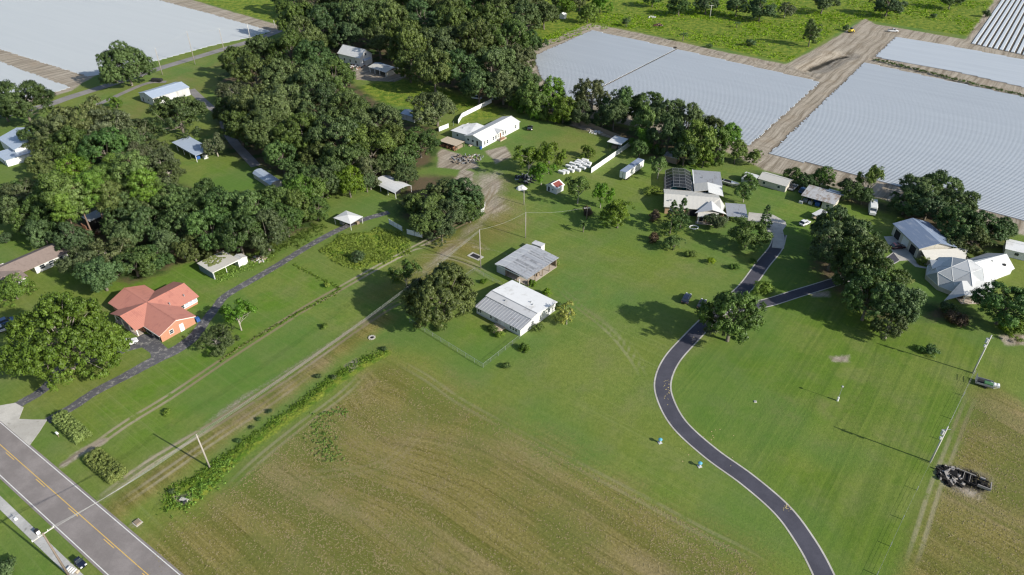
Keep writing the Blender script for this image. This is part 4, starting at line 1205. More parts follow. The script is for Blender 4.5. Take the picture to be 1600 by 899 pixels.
class Bld:
    """a building in its own frame: x towards the lower right of the photo (azimuth ang), y to its left"""
    def __init__(s, name, label, px, py, ang=-38.0, cat=None, z=0.0, group=None):
        g = G(px, py, z)
        s.e = empty(name, (g.x, g.y, 0), math.radians(ang), label, cat or name.replace('_', ' '), group)

    def walls(s, x0, y0, x1, y1, z, mat, name='wall', rise=None, axis='x', th=0.14, skip=''):
        """four wall faces as one part each; gable ends rise by `rise` (ridge along axis)"""
        for side, a, b, ax in (('f', (x0, y0), (x1, y0), 'y'), ('r', (x1, y0), (x1, y1), 'x'), ('b', (x1, y1), (x0, y1), 'y'), ('l', (x0, y1), (x0, y0), 'x')):
            if side in skip: continue
            prof = [(0, z), (1, z)]
            if rise and ax == axis: prof = [(0, z), (0.5, z + rise), (1, z)]
            ins = 0.002 if ax == 'x' else 0.0
            dx, dy = (b[0] - a[0]), (b[1] - a[1])
            L = math.hypot(dx, dy)
            if ax == 'x':          # butt between the long walls
                a = (a[0] + dx / L * (th + ins), a[1] + dy / L * (th + ins)); b = (b[0] - dx / L * (th + ins), b[1] - dy / L * (th + ins))
            MB().wallpoly(a, b, prof, th).build(name, mat, s.e)

    def gable(s, x0, y0, x1, y1, z, rise, mat, axis='x', o=0.45, th=0.12, name='roof'):
        lo = z - rise * o / (abs(y1 - y0) / 2 if axis == 'x' else abs(x1 - x0) / 2)
        m = MB()
        if axis == 'x':
            ym = (y0 + y1) / 2
            m.slab([(x0 - o, y0 - o, lo), (x1 + o, y0 - o, lo), (x1 + o, ym, z + rise), (x0 - o, ym, z + rise)], th)
            m.slab([(x0 - o, ym, z + rise), (x1 + o, ym, z + rise), (x1 + o, y1 + o, lo), (x0 - o, y1 + o, lo)], th)
            r = m.build(name, mat, s.e, loc=(0, 0, 0.1))
            MB().slab([(x0 - o - 0.02, ym - 0.12, z + rise + 0.13), (x1 + o + 0.02, ym - 0.12, z + rise + 0.13), (x1 + o + 0.02, ym + 0.12, z + rise + 0.13), (x0 - o - 0.02, ym + 0.12, z + rise + 0.13)], 0.06).build('ridge_cap', mat, r, loc=(0, 0, -0.08))
        else:
            xm = (x0 + x1) / 2
            m.slab([(x0 - o, y0 - o, lo), (xm, y0 - o, z + rise), (xm, y1 + o, z + rise), (x0 - o, y1 + o, lo)], th)
            m.slab([(xm, y0 - o, z + rise), (x1 + o, y0 - o, lo), (x1 + o, y1 + o, lo), (xm, y1 + o, z + rise)], th)
            r = m.build(name, mat, s.e, loc=(0, 0, 0.1))
            MB().slab([(xm - 0.12, y0 - o - 0.02, z + rise + 0.13), (xm + 0.12, y0 - o - 0.02, z + rise + 0.13), (xm + 0.12, y1 + o + 0.02, z + rise + 0.13), (xm - 0.12, y1 + o + 0.02, z + rise + 0.13)], 0.06).build('ridge_cap', mat, r, loc=(0, 0, -0.08))
        return r

    def slab(s, name, pts, mat, th=0.12, parent=None):
        return MB().slab(pts, th).build(name, mat, parent or s.e)

    def box(s, name, b, mat, parent=None, bevel=None):
        m = MB()
        if bevel: m.bbox(*b, bevel)
        else: m.box(*b)
        return m.build(name, mat, parent or s.e)

    def opening(s, name, side, c, z0, w, h, x=0.0, frame=None, fill_=None, inner='pane', bars=0):
        """window or door on a wall: side f (faces -y, at y=x) / r (faces +x at x) / l / b"""
        fw = 0.09
        def P(u, z, out):
            if side == 'f': return (c + u, x - out, z)
            if side == 'b': return (c + u, x + out, z)
            if side == 'r': return (x + out, c + u, z)
            return (x - out, c + u, z)
        def bx(m, u0, u1, za, zb, o0, o1):
            p, q = P(u0, za, o0), P(u1, zb, o1)
            m.box(min(p[0], q[0]), min(p[1], q[1]), min(p[2], q[2]), max(p[0], q[0]), max(p[1], q[1]), max(p[2], q[2]))
        m = MB()
        bx(m, -w / 2 - fw, -w / 2, z0 - fw, z0 + h + fw, 0.01, 0.06); bx(m, w / 2, w / 2 + fw, z0 - fw, z0 + h + fw, 0.01, 0.06)
        bx(m, -w / 2, w / 2, z0 - fw, z0, 0.01, 0.06); bx(m, -w / 2, w / 2, z0 + h, z0 + h + fw, 0.01, 0.06)
        if bars: bx(m, -w / 2, w / 2, z0 + h / 2 - 0.03, z0 + h / 2 + 0.03, 0.01, 0.055)
        f = m.build(name, frame or B_trim, s.e)
        m = MB(); bx(m, -w / 2, w / 2, z0, z0 + h, 0.01, 0.03)
        m.build(inner, fill_ or B_glass, f)
        return f


# ================================================================== white mobile home beside the big oak
b = Bld('mobile_home', 'white mobile home with stepped grey and white roof beside the big rounded oak', 813, 526, -40.5, 'house')
Lh, Dh = 15.0, 14.4
MB().wallpoly((-Lh, 0), (0, 0), [(0, 2.35), (1, 2.35)]).build('wall', B_white, b.e)
MB().wallpoly((0, 0.142), (0, Dh - 0.142), [(0, 2.36), (0.27, 3.0), (0.275, 3.2), (0.44, 3.55), (1, 2.65)]).build('wall', B_white, b.e)
MB().wallpoly((0, Dh), (-Lh, Dh), [(0, 2.6), (1, 2.6)]).build('wall', B_white, b.e)
MB().wallpoly((-Lh, Dh - 0.142), (-Lh, 0.142), [(0, 2.65), (0.56, 3.55), (0.725, 3.2), (0.73, 3.0), (1, 2.36)]).build('wall', B_white, b.e)
k = 17
fr = b.slab('porch_roof', [(-Lh - 0.3, -0.5, 2.36), (0.3, -0.5, 2.36), (0.3, 3.95, 3.12), (-Lh - 0.3, 3.95, 3.12)], B_greymetal, 0.1)
for i in range(k):          # raised sheet seams
    x = -Lh - 0.3 + (Lh + 0.6) * (i + 0.5) / k
    MB().slab([(x - 0.04, -0.5, 2.41), (x + 0.04, -0.5, 2.41), (x + 0.04, 3.95, 3.17), (x - 0.04, 3.95, 3.17)], 0.05).build('sheet_seam', B_palegrey, fr)
b.slab('roof_step', [(-Lh - 0.35, 3.96, 3.36), (0.35, 3.96, 3.36), (0.35, 6.3, 3.78), (-Lh - 0.35, 6.3, 3.78)], B_palegrey, 0.28)
b.slab('ridge_cap', [(-Lh - 0.37, 6.2, 3.83), (0.37, 6.2, 3.83), (0.37, 6.45, 3.83), (-Lh - 0.37, 6.45, 3.83)], B_steel, 0.05)
b.slab('back_roof', [(-Lh - 0.35, 6.32, 3.76), (0.35, 6.32, 3.76), (0.35, Dh + 0.4, 2.78), (-Lh - 0.35, Dh + 0.4, 2.78)], B_whiteroof, 0.16)
for x, y in ((-4.5, 9.2), (-3.4, 8.6), (-9.8, 5.2)): b.box('roof_vent', (x, y, 3.2, x + 0.3, y + 0.3, 3.95 if y < 7 else 3.75), B_steel)
for x in (-14.3, -13.6, -9.9, -8.3, -7.9, -3.2, -2.3, -1.4): b.opening('window', 'f', x, 0.85, 0.62, 1.15, 0.0, bars=1)
b.opening('door', 'f', -6.0, 0.25, 0.9, 2.0, 0.0, fill_=B_trim, inner='door_leaf')
for x, w in ((4.8, 0.9), (8.0, 0.5), (11.6, 1.1)): b.opening('window', 'r', x, 1.0, w, 1.1, 0.0, bars=1)
b.box('skirting', (-Lh - 0.03, -0.03, 0.0, 0.03, Dh + 0.03, 0.42), B_palegrey)
dk = b.box('deck', (-7.9, -2.4, 0, -5.0, -0.05, 0.42), B_woodpale)
for i in range(3): b.box('step', (-7.1, -2.7 - 0.3 * i, 0, -5.8, -2.42 - 0.3 * i, 0.32 - 0.1 * i), B_conc if False else B_woodpale)
b.box('post', (-Lh + 0.6, Dh + 2.2, 0, -Lh + 0.8, Dh + 2.4, 2.4), B_trim)

# ================================================================== grey open barn behind it
b = Bld('barn', 'open sided grey sheet roofed barn behind the white mobile home', 824, 448, -40.5, 'barn')
W_, D_ = 11.4, 13.4
MB().wallpoly((-W_, 0), (-W_ + 3.2, 0), [(0, 2.7), (1, 2.95)]).build('wall', B_palegrey, b.e)
MB().wallpoly((-W_, D_), (-W_, 0), [(0, 2.7), (1, 2.7)]).build('wall', B_palegrey, b.e)
MB().wallpoly((-0.4, D_), (-W_ + 0.2, D_), [(0, 2.6), (1, 2.7)]).build('wall', B_wood, b.e)
b.box('fascia', (-W_ - 0.2, -0.5, 2.62, 0.3, -0.42, 2.86), B_trim)
b.box('floor_slab', (-W_ + 0.2, 0.2, 0, 0.2, D_ - 0.2, 0.09), B_paver)
rw = [(-W_ - 0.3, 2.82), (-W_ + 3.4, 3.42), (0.35, 2.95)]
n = 26
B_streak = metal_roof('dark_streaked_sheet', (0.20, 0.205, 0.215), 0.3, 0.0, (0.36, 0.36, 0.37), 0.52, var=0.25)
B_sheet = metal_roof('worn_grey_sheet', (0.36, 0.37, 0.385), 0.3, 0.0, (0.21, 0.205, 0.205), 0.55, var=0.15)
for i in range(n):
    y0 = -0.4 + (D_ + 0.8) * i / n; y1 = -0.4 + (D_ + 0.8) * (i + 1) / n
    dz = RND.uniform(0, 0.02)
    b.slab('roof_sheet', [(rw[0][0], y0, rw[0][1] + dz), (rw[1][0], y0, rw[1][1] + dz), (rw[1][0], y1, rw[1][1] + dz), (rw[0][0], y1, rw[0][1] + dz)], B_palegrey if i % 5 else B_tarp, 0.06)
    xa, xb = rw[1][0] + 0.02, rw[2][0]
    e_ = RND.uniform(0, 0.025)
    b.slab('roof_sheet', [(xa, y0, rw[1][1] + e_), (xb, y0, rw[2][1] + e_), (xb, y1, rw[2][1] + e_), (xa, y1, rw[1][1] + e_)], RND.choice([B_sheet, B_sheet, B_greymetal, B_streak, B_sheet]), 0.06)
for y in (0.2, 3.4, 6.6, 9.8, 13.0): b.box('post', (-0.15, y, 0, 0.05, y + 0.2, 2.82), B_wood)
for x in (-7.9, -4.0): b.box('post', (x, 0.0, 0, x + 0.18, 0.18, 3.0), B_wood)
for x, y, s_, h, m_ in ((-6.5, 2.2, 1.5, 1.2, B_steel), (-4.0, 3.0, 1.2, 0.9, B_bluetarp), (-2.5, 5.5, 1.6, 1.0, B_wood)): b.box('stored_crate', (x, y, 0.09, x + s_, y + s_ * 0.7, h), m_)
b = Bld('utility_shed', 'small white flat roofed box shed at the back corner of the grey barn', 830, 391, -36)
b.box('body', (0.1, 0.1, 0, 3.4, 2.1, 2.3), B_white); b.slab('roof', [(0, 0, 2.42), (3.5, 0, 2.42), (3.5, 2.2, 2.42), (0, 2.2, 2.42)], B_palegrey, 0.1)
b.opening('door', 'f', 2.3, 0.1, 0.8, 1.9, 0.1, fill_=B_palegrey, inner='door_leaf')

# ================================================================== red roofed brick house
b = Bld('brick_house', 'orange brick house with a salmon red metal roof left of the old driveway', 254, 535, -36, 'house')
# two gabled wings cross: one along x (garage end at x=0), one along y
ez, rz_ = 2.45, 1.75
Wg = 9.4
xm2, hw = -12.4, 5.5
MB().wallpoly((0, 0.142), (0, Wg - 0.142), [(0, ez), (0.5, ez + rz_), (1, ez)]).build('gable_wall', B_brick, b.e)
for p0, p1, z0, z1 in (((0.02, -0.4), (0.02, Wg / 2), ez - 0.05, ez + rz_ + 0.08), ((0.02, Wg / 2 + 0.01), (0.02, Wg + 0.4), ez + rz_ + 0.08, ez - 0.05)):
    b.slab('gable_board', [(p0[0], p0[1], z0), (p0[0] + 0.07, p0[1], z0), (p1[0] + 0.07, p1[1], z1), (p1[0], p1[1], z1)], B_trim, 0.5)
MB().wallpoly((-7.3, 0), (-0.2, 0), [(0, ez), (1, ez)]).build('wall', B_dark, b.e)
b.box('corner_pier', (-0.18, -0.02, 0, 0.0, 0.14, ez), B_brick)
for x in (-5.4, -2.2): b.opening('garage_door', 'f', x, 0.05, 2.5, 2.0, 0.0, fill_=B_dark, inner='door_or_bay_panel')
MB().wallpoly((0, Wg), (-6.8, Wg), [(0, ez), (1, ez)]).build('wall', B_brick, b.e)
b.opening('window', 'r', 2.9, 1.0, 0.95, 1.05, 0.0, bars=1); b.opening('door', 'r', 5.7, 0.05, 0.95, 2.1, 0.0, fill_=B_trim, inner='door_leaf')
b.box('hvac_unit', (-0.9, Wg + 0.4, 0, 0.0, Wg + 1.4, 1.1), B_bluetarp)
MB().wallpoly((-22.9, 0.2), (-18.1, 0.2), [(0, ez), (1, ez)]).build('wall', B_brick, b.e)
MB().wallpoly((-22.9, Wg - 0.142), (-22.9, 0.35), [(0, ez), (0.5, ez + rz_), (1, ez)]).build('gable_wall', B_brick, b.e)
MB().wallpoly((-18.0, Wg), (-22.9, Wg), [(0, ez), (1, ez)]).build('wall', B_brick, b.e)
b.gable(-22.9, 0, 0, Wg, ez, rz_, B_red, axis='x', o=0.45, name='long_roof')
MB().wallpoly((-7.2, Wg + 0.2), (-7.2, 14.9), [(0, ez - 0.05), (1, ez - 0.05)]).build('wall', B_brick, b.e)
MB().wallpoly((-7.35, 14.9), (-17.6, 14.9), [(0, ez), (0.5, ez + rz_), (1, ez)]).build('gable_wall', B_brick, b.e)
MB().wallpoly((-17.6, 14.7), (-17.6, Wg + 0.2), [(0, ez - 0.05), (1, ez - 0.05)]).build('wall', B_brick, b.e)
b.gable(xm2 - hw, -2.3, xm2 + hw, 15.0, ez, rz_ + 0.02, B_red90, axis='y', o=0.4, name='cross_roof')
b.box('window_band', (-7.05, Wg + 0.5, 0.75, -6.98, 14.6, 2.2), B_trim)
for i in range(4): b.opening('window', 'r', Wg + 1.15 + i * 1.25, 0.95, 0.95, 1.1, -6.98, fill_=B_glass if i == 0 else B_bluepale, bars=1)
MB().wallpoly((-17.4, -0.6), (-8.0, -0.6), [(0, ez - 0.05), (1, ez - 0.05)]).build('wall', B_brick, b.e)
MB().wallpoly((-7.5, -0.45), (-7.5, -0.02), [(0, ez - 0.05), (1, ez - 0.05)]).build('wall', B_brick, b.e)
MB().wallpoly((-17.5, 0.1), (-17.5, -0.45), [(0, ez - 0.05), (1, ez - 0.05)]).build('wall', B_brick, b.e)
b.slab('porch_gable', [(xm2 - hw, -2.2, ez - 0.1), (xm2 + hw, -2.2, ez - 0.1), (xm2 + hw, -2.12, ez - 0.1), (xm2 - hw, -2.12, ez - 0.1)], B_trim, 0.2)
MB().wallpoly((xm2 - hw + 0.4, -2.3), (xm2 + hw - 0.4, -2.3), [(0, ez - 0.08), (0.5, ez + rz_ - 0.15), (1, ez - 0.08)], 0.06).build('gable_board', B_brick, b.e, loc=(0, 0, 0)) if False else None
b.opening('window', 'f', -9.4, 0.9, 1.2, 1.1, -0.6, bars=1); b.opening('window', 'f', -13.4, 0.9, 1.2, 1.1, -0.6, bars=1)
b.opening('door', 'f', -11.4, 0.1, 0.95, 2.0, -0.6, fill_=B_trim, inner='door_leaf')
for x in (-17.4, -14.2, -10.8, -7.4): b.box('porch_post', (x, -2.2, 0, x + 0.2, -2.0, ez - 0.1), B_trim)
b.box('porch_floor', (-17.6, -2.4, 0, -7.1, -0.62, 0.12), B_paver)
b.box('fascia', (-7.0, -0.52, ez - 0.32, 0.42, -0.46, ez - 0.1), B_trim)
for (x, y) in ((-8.6, 8.2), (-8.8, 12.5)): b.box('roof_vent', (x, y, 2.6, x + 0.22, y + 0.22, 3.75), B_steel)

# ================================================================== brown shingled house at the left edge
b = Bld('shingled_house', 'brown shingled house with white walls at the left edge above the red roofed house', 58, 428, -34.5, 'house')
# origin: ground under the near end of the white wall; long wing runs along +y
b.walls(-8.0, 0.0, 0.0, 9.4, 2.5, B_white, rise=1.5, axis='y')
b.slab('roof', [(-4.0, -9.0, 4.25), (0.55, -9.0, 2.55), (0.55, 10.0, 2.55), (-4.0, 10.0, 4.25)], B_shingle, 0.15)
b.slab('roof', [(-4.02, -9.0, 4.25), (-4.02, 10.0, 4.25), (-8.6, 10.0, 2.5), (-8.6, -9.0, 2.5)], B_shingle, 0.15)
b.walls(-9.0, -14.0, 3.2, -4.0, 2.5, B_white)
b.slab('roof', [(-9.6, -14.5, 2.62), (3.8, -14.5, 2.62), (1.2, -8.6, 4.1), (-7, -8.6, 4.1)], B_shingle, 0.15)
b.slab('roof', [(3.8, -14.48, 2.62), (3.8, -3.4, 2.62), (0.6, -3.4, 3.0), (1.22, -8.6, 4.1)], B_shingle, 0.15)
b.slab('roof', [(1.2, -8.58, 4.12), (0.5, -3.4, 2.9), (-7.2, -3.4, 2.9), (-7.0, -8.58, 4.12)], B_shingle, 0.15)
for y, w in ((2.0, 1.4), (4.6, 1.4), (7.4, 1.0)): b.opening('window', 'r', y, 0.8, w, 1.2, 0.0, bars=1)
b.opening('door', 'r', -8.0, 0.05, 1.0, 2.1, 3.2, fill_=B_dark, inner='door_leaf')
for y in (-5.6, -6.4): b.box('shutter', (3.21, y, 0.3, 3.26, y + 0.22, 2.2), B_dark)

# ================================================================== white metal building at the left edge
b = Bld('white_building', 'white gabled building with a lean to cut by the left edge of the photo', 36, 254, -41, 'building')
b.walls(-20, 0, -4.2, 14, 4.0, B_white, rise=0.0)
b.gable(-20, 0, -4.2, 14, 4.0, 1.9, B_bluepale, axis='x')
b.walls(-9.5, -5.0, 0.0, 6.0, 2.5, B_white)
b.slab('lean_to_roof', [(-10, -5.4, 2.7), (0.4, -5.4, 2.7), (0.4, 6.3, 2.9), (-10, 6.3, 2.9)], B_bluepale, 0.12)
for y in (-3.2, 0.2): b.opening('garage_door', 'r', y, 0.05, 2.4, 2.1, 0.0, fill_=B_trim, inner='door_or_bay_panel')
b.opening('door', 'f', -3.0, 0.05, 1.0, 2.0, -5.0, fill_=B_dark, inner='door_leaf')

# ================================================================== warehouse
b = Bld('warehouse', 'long low warehouse with a pale blue sheet roof beside the farm road', 242, 166, -37, 'warehouse')
b.walls(-11, 0, 0, 17.5, 3.6, B_palegrey, rise=1.2, axis='y')
b.gable(-11, 0, 0, 17.5, 3.6, 1.2, B_bluepale, axis='y', o=0.3)
for y in (4.0, 9.0): b.opening('roller_door', 'r', y, 0.05, 3.0, 2.8, 0.0, fill_=B_trim, inner='door_or_bay_panel')
b.opening('door', 'f', -8.6, 0.05, 1.0, 2.1, 0.0, fill_=B_dark, inner='door_leaf')
b.opening('window', 'f', -4.0, 1.2, 1.2, 1.0, 0.0)

# ================================================================== grey mobile home with carport on the left lawn
b = Bld('grey_mobile_home', 'grey roofed mobile home with a carport on the lawn between the groves', 309, 254, -42, 'mobile home')
b.slab('carport_roof', [(-18.0, -0.3, 2.9), (0.3, -0.3, 2.9), (0.3, 6.6, 3.3), (-18.0, 6.6, 3.3)], B_bluepale, 0.14)
b.walls(-17.5, 1.8, -5.5, 6.4, 2.8, B_palegrey)
for x in (-15, -10, -5, -0.4): b.box('post', (x, -0.1, 0, x + 0.15, 0.05, 2.8), B_trim)
for x in (-14.0, -9.0): b.opening('window', 'f', x, 1.0, 1.2, 1.0, 1.8)
b.box('stored_crate', (-4.2, 1.0, 0, -2.4, 2.4, 1.1), B_bluetarp); b.box('stored_crate', (-2.0, 3.0, 0, -0.6, 4.6, 1.3), B_tarp)

# long silver shed
b = Bld('long_shed', 'long narrow shed with a rounded silver roof on the left lawn', 424, 297, -46, 'shed')
for (sy0, sz0, sy1, sz1) in ((0.0, 1.8, 0.9, 2.6), (0.9, 2.6, 2.2, 2.85), (2.2, 2.85, 3.5, 2.6), (3.5, 2.6, 4.4, 1.8)):
    b.slab('roof_sheet', [(-13, sy0, sz0), (0.2, sy0, sz0), (0.2, sy1 - 0.01, sz1), (-13, sy1 - 0.01, sz1)], B_bluepale, 0.08)
b.walls(-12.8, 0.15, 0, 4.2, 1.78, B_cream)
MB().wallpoly((0.001, 0.3), (0.001, 4.05), [(0, 1.8), (0.2, 2.45), (0.5, 2.7), (0.8, 2.45), (1, 1.8)]).build('end_wall', B_tan, b.e)

# curved white carport among the oaks
b = Bld('carport', 'white curved sheet carport under the oaks at the end of the old driveway', 618, 311, -42, 'carport')
for i in range(6):
    a0, a1 = math.pi * (0.12 + 0.76 * i / 6), math.pi * (0.12 + 0.76 * (i + 1) / 6)
    b.slab('roof_sheet', [(-12, 3.6 - 4.0 * math.cos(a0), 1.7 + 1.4 * math.sin(a0)), (0.2, 3.6 - 4.0 * math.cos(a0), 1.7 + 1.4 * math.sin(a0)), (0.2, 3.6 - 4.0 * math.cos(a1) - 0.01, 1.7 + 1.4 * math.sin(a1)), (-12, 3.6 - 4.0 * math.cos(a1) - 0.01, 1.7 + 1.4 * math.sin(a1))], B_whitemetal, 0.07)
for x in (-11.8, -8, -4, 0):
    for y in (0.1, 7.0): b.box('post', (x, y, 0, x + 0.12, y + 0.12, 2.1), B_trim)
b.box('parked_machine', (-6, 2, 0, -2.2, 4.2, 1.5), B_black)
# small canopy
b = Bld('canopy', 'small white peaked canopy on posts beside the wood and the old driveway', 524, 351, -33, 'canopy')
for y in (0, 5.2):
    for x in (0, 6.8): b.box('post', (x, y, 0, x + 0.1, y + 0.1, 2.4), B_trim)
b.slab('roof', [(-0.2, -0.2, 2.45), (3.4, 2.6, 3.3), (-0.2, 5.5, 2.45)], B_tarp, 0.05); b.slab('roof', [(-0.2, -0.22, 2.45), (7.1, -0.22, 2.45), (3.41, 2.58, 3.3)], B_tarp, 0.05)
b.slab('roof', [(7.12, -0.2, 2.45), (7.12, 5.5, 2.45), (3.42, 2.6, 3.3)], B_tarp, 0.05); b.slab('roof', [(7.1, 5.52, 2.45), (-0.2, 5.52, 2.45), (3.41, 2.62, 3.3)], B_tarp, 0.05)
for x, y, m_ in ((1.0, 1.0, B_steel), (3.5, 2.0, B_dark), (4.8, 3.6, B_wood)): b.box('stored_crate', (x, y, 0, x + 1.3, y + 1.0, 0.9), m_)

# mossy shed with teal wall
b = Bld('open_shed', 'open fronted shed with a moss covered roof above the red roofed house', 335, 437, -39, 'shed')
MB().wallpoly((-7.4, 0), (0, 0), [(0, 2.3), (1, 2.3)]).build('wall', B_teal, b.e)
b.slab('roof', [(-7.6, -0.2, 2.5), (0.3, -0.2, 2.5), (0.3, 8.4, 2.62), (-7.6, 8.4, 2.62)], B_tan, 0.12)
mo = MB()
for i in range(90):
    x, y = RND.uniform(-7.3, -0.8), RND.uniform(0.8, 8.0)
    if x + y * 0.25 > -1.6 or (x > -3 and y < 3): continue
    r = RND.uniform(0.35, 0.9); zc_ = 2.56
    mo.add([(x + r * math.cos(a) * RND.uniform(0.7, 1.1), y + r * math.sin(a) * RND.uniform(0.7, 1.1), zc_ - 0.02) for a in (0, 1.05, 2.1, 3.14, 4.19, 5.24)] + [(x, y, zc_ + RND.uniform(0.06, 0.22))], [(0, 1, 6), (1, 2, 6), (2, 3, 6), (3, 4, 6), (4, 5, 6), (5, 0, 6)])
mo.build('moss', B_green, b.e)
for y in (0.15, 4.0, 8.0): b.box('post', (0.0, y, 0, 0.12, y + 0.12, 2.42), B_trim)
b.box('beam', (0.13, -0.2, 2.28, 0.25, 8.4, 2.5), B_trim)
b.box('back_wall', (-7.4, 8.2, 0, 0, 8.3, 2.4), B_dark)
b = Bld('garden_shed', 'little white shed with double doors at the end of the mossy open shed', 374, 418, -39, 'shed')
b.walls(-2.6, 0, 0, 3.0, 2.1, B_white, rise=0.5, axis='x'); b.gable(-2.6, 0, 0, 3.0, 2.1, 0.5, B_palegrey, axis='x', o=0.12)
b.opening('door', 'r', 1.5, 0.1, 1.7, 1.8, 0.0, fill_=B_trim, inner='door_leaf')

# ================================================================== white L shaped house
b = Bld('white_house', 'white L shaped house with a white metal roof and small porch gable', 753.5, 232, -36.5, 'house')
Lw, Dw = 24.3, 8.6
b.walls(-Dw, 0, 0, Lw, 3.0, B_white, rise=1.3, axis='y')
b.gable(-Dw, 0, 0, Lw, 3.0, 1.3, B_whitemetal90, axis='y', o=0.35)
b.walls(-Dw - 7.6, 1.2, -Dw - 0.02, 11.5, 2.8, B_white)
b.slab('wing_roof', [(-Dw - 8.0, 0.8, 2.95), (-Dw + 1.0, 0.8, 3.22), (-Dw + 1.0, 11.9, 3.22), (-Dw - 3.6, 11.9, 3.6), (-Dw - 8.0, 8.5, 2.95)], B_whiteroof, 0.14)
b.slab('porch_roof', [(-2.9, 11.2, 3.92), (0.9, 9.0, 3.1), (0.9, 11.2, 4.0)], B_whitemetal, 0.12); b.slab('porch_roof', [(-2.9, 11.22, 3.92), (0.9, 11.22, 4.0), (0.9, 13.4, 3.1)], B_whitemetal, 0.12)
b.box('porch_post', (0.55, 9.3, 0, 0.7, 9.45, 3.0), B_trim); b.box('porch_post', (0.55, 13.0, 0, 0.7, 13.15, 3.0), B_trim)
b.box('porch_floor', (0.05, 9.2, 0, 1.9, 13.2, 0.5), B_woodpale); b.box('railing', (1.85, 9.2, 0.5, 1.9, 11.9, 1.3), B_rust)
b.opening('door', 'r', 11.6, 0.5, 1.0, 2.0, 0.0, fill_=B_rust, inner='door_leaf')
for y in (1.6, 3.2, 7.0, 8.6, 10.2, 13.4, 14.8, 21.8): b.opening('window', 'r', y, 1.0, 0.75, 1.4, 0.0, bars=1)
for x in (-6.9, -4.6): b.opening('window', 'f', x, 1.4, 1.0, 0.9, 0.0)
b.opening('door', 'f', -2.4, 0.4, 0.9, 2.0, 0.0, fill_=B_dark, inner='door_leaf')
b.box('steps', (-5.6, -1.7, 0, -4.6, -0.05, 0.4), B_woodpale)
b.opening('window', 'f', -13.4, 1.2, 0.9, 0.9, 1.2)
b.box('water_barrel', (-0.4, -1.3, 0, 0.3, -0.6, 1.0), B_bluetarp)
for x, y in ((-7.0, 3.0), (-14.0, 5.0)): b.box('roof_vent', (x, y, 2.8, x + 0.3, y + 0.3, 3.9 if x > -9 else 3.5), B_steel)

# gabled white house and open shed at the top wood
b = Bld('gabled_house', 'white two storey gabled house half hidden in the top wood', 566, 105, -34, 'house')
b.walls(-16, 0, -1, 8.5, 4.4, B_white, rise=3.0, axis='x')
b.gable(-16, 0, -1, 8.5, 4.4, 3.0, B_whitemetal, axis='x', o=0.4)
for y in (2.2, 4.3, 6.3): b.opening('window', 'r', y, 1.0, 0.9, 1.4, -1.0, bars=1)
b.opening('window', 'r', 4.3, 4.6, 0.9, 1.2, -1.0)
for x in (-12, -8, -4): b.opening('window', 'f', x, 1.2, 1.0, 1.3, 0.0)
b = Bld('pump_house', 'small pale shed between the gabled house and the open brown roofed shed', 563, 100, -34, 'shed')
b.e.location = G(562, 101)
b.walls(0, 0, 4.0, 4.6, 2.6, B_palegrey, rise=0.9, axis='y'); b.gable(0, 0, 4.0, 4.6, 2.6, 0.9, B_bluepale, axis='y', o=0.2)
b.opening('door', 'f', 2.0, 0.1, 0.9, 1.9, 0.0, fill_=B_dark, inner='door_leaf')
b = Bld('tractor_shed', 'open shed with a patched roof in the brown yard by the top wood', 578, 113, -40, 'shed')
b.slab('roof', [(-0.5, -0.5, 2.7), (12.5, -0.5, 2.5), (12.5, 4.2, 3.5), (-0.5, 4.2, 3.7)], B_tan, 0.12); b.slab('roof', [(-0.5, 4.22, 3.7), (12.5, 4.22, 3.5), (12.5, 7.8, 2.6), (-0.5, 7.8, 2.8)], B_bluepale, 0.12)
for x in (0, 3.6, 7.2, 11.6): b.box('post', (x, 0, 0, x + 0.25, 0.25, 2.5), B_trim)
b.box('back_wall', (0, 7.2, 0, 12, 7.35, 2.6), B_wood); b.box('side_wall', (11.6, 0.5, 0, 11.75, 7.1, 2.4), B_cream)

# ================================================================== small red roofed shed
b = Bld('red_roofed_shed', 'small white shed with a dark red panel on its roof at the lawn edge', 869, 304, -42, 'shed')
b.walls(-4.3, 0, 0, 4.0, 2.2, B_white, rise=1.1, axis='y')
b.gable(-4.3, 0, 0, 4.0, 2.2, 1.1, B_trim, axis='y', o=0.3)
xm = -2.15
def rz2(x): return 2.2 + 1.1 * (1 - abs(x - xm) / 2.15) + 0.13
b.slab('red_roof_panel', [(xm + 0.2, 0.3, rz2(xm + 0.2)), (-0.05, 0.3, rz2(-0.05)), (-0.05, 3.7, rz2(-0.05)), (xm + 0.2, 3.7, rz2(xm + 0.2))], simple('dark_red_shingle', (0.20, 0.055, 0.045), 0.8), 0.06)
b.slab('brown_roof_panel', [(xm - 0.2, 3.7, rz2(xm - 0.2)), (-4.25, 3.7, rz2(-4.25)), (-4.25, 0.3, rz2(-4.25)), (xm - 0.2, 0.3, rz2(xm - 0.2))], B_shingle, 0.06)
b.opening('door', 'f', -3.2, 0.1, 0.8, 1.8, 0.0, fill_=B_dark, inner='door_leaf'); b.opening('window', 'f', -1.5, 1.0, 0.5, 0.6, 0.0)

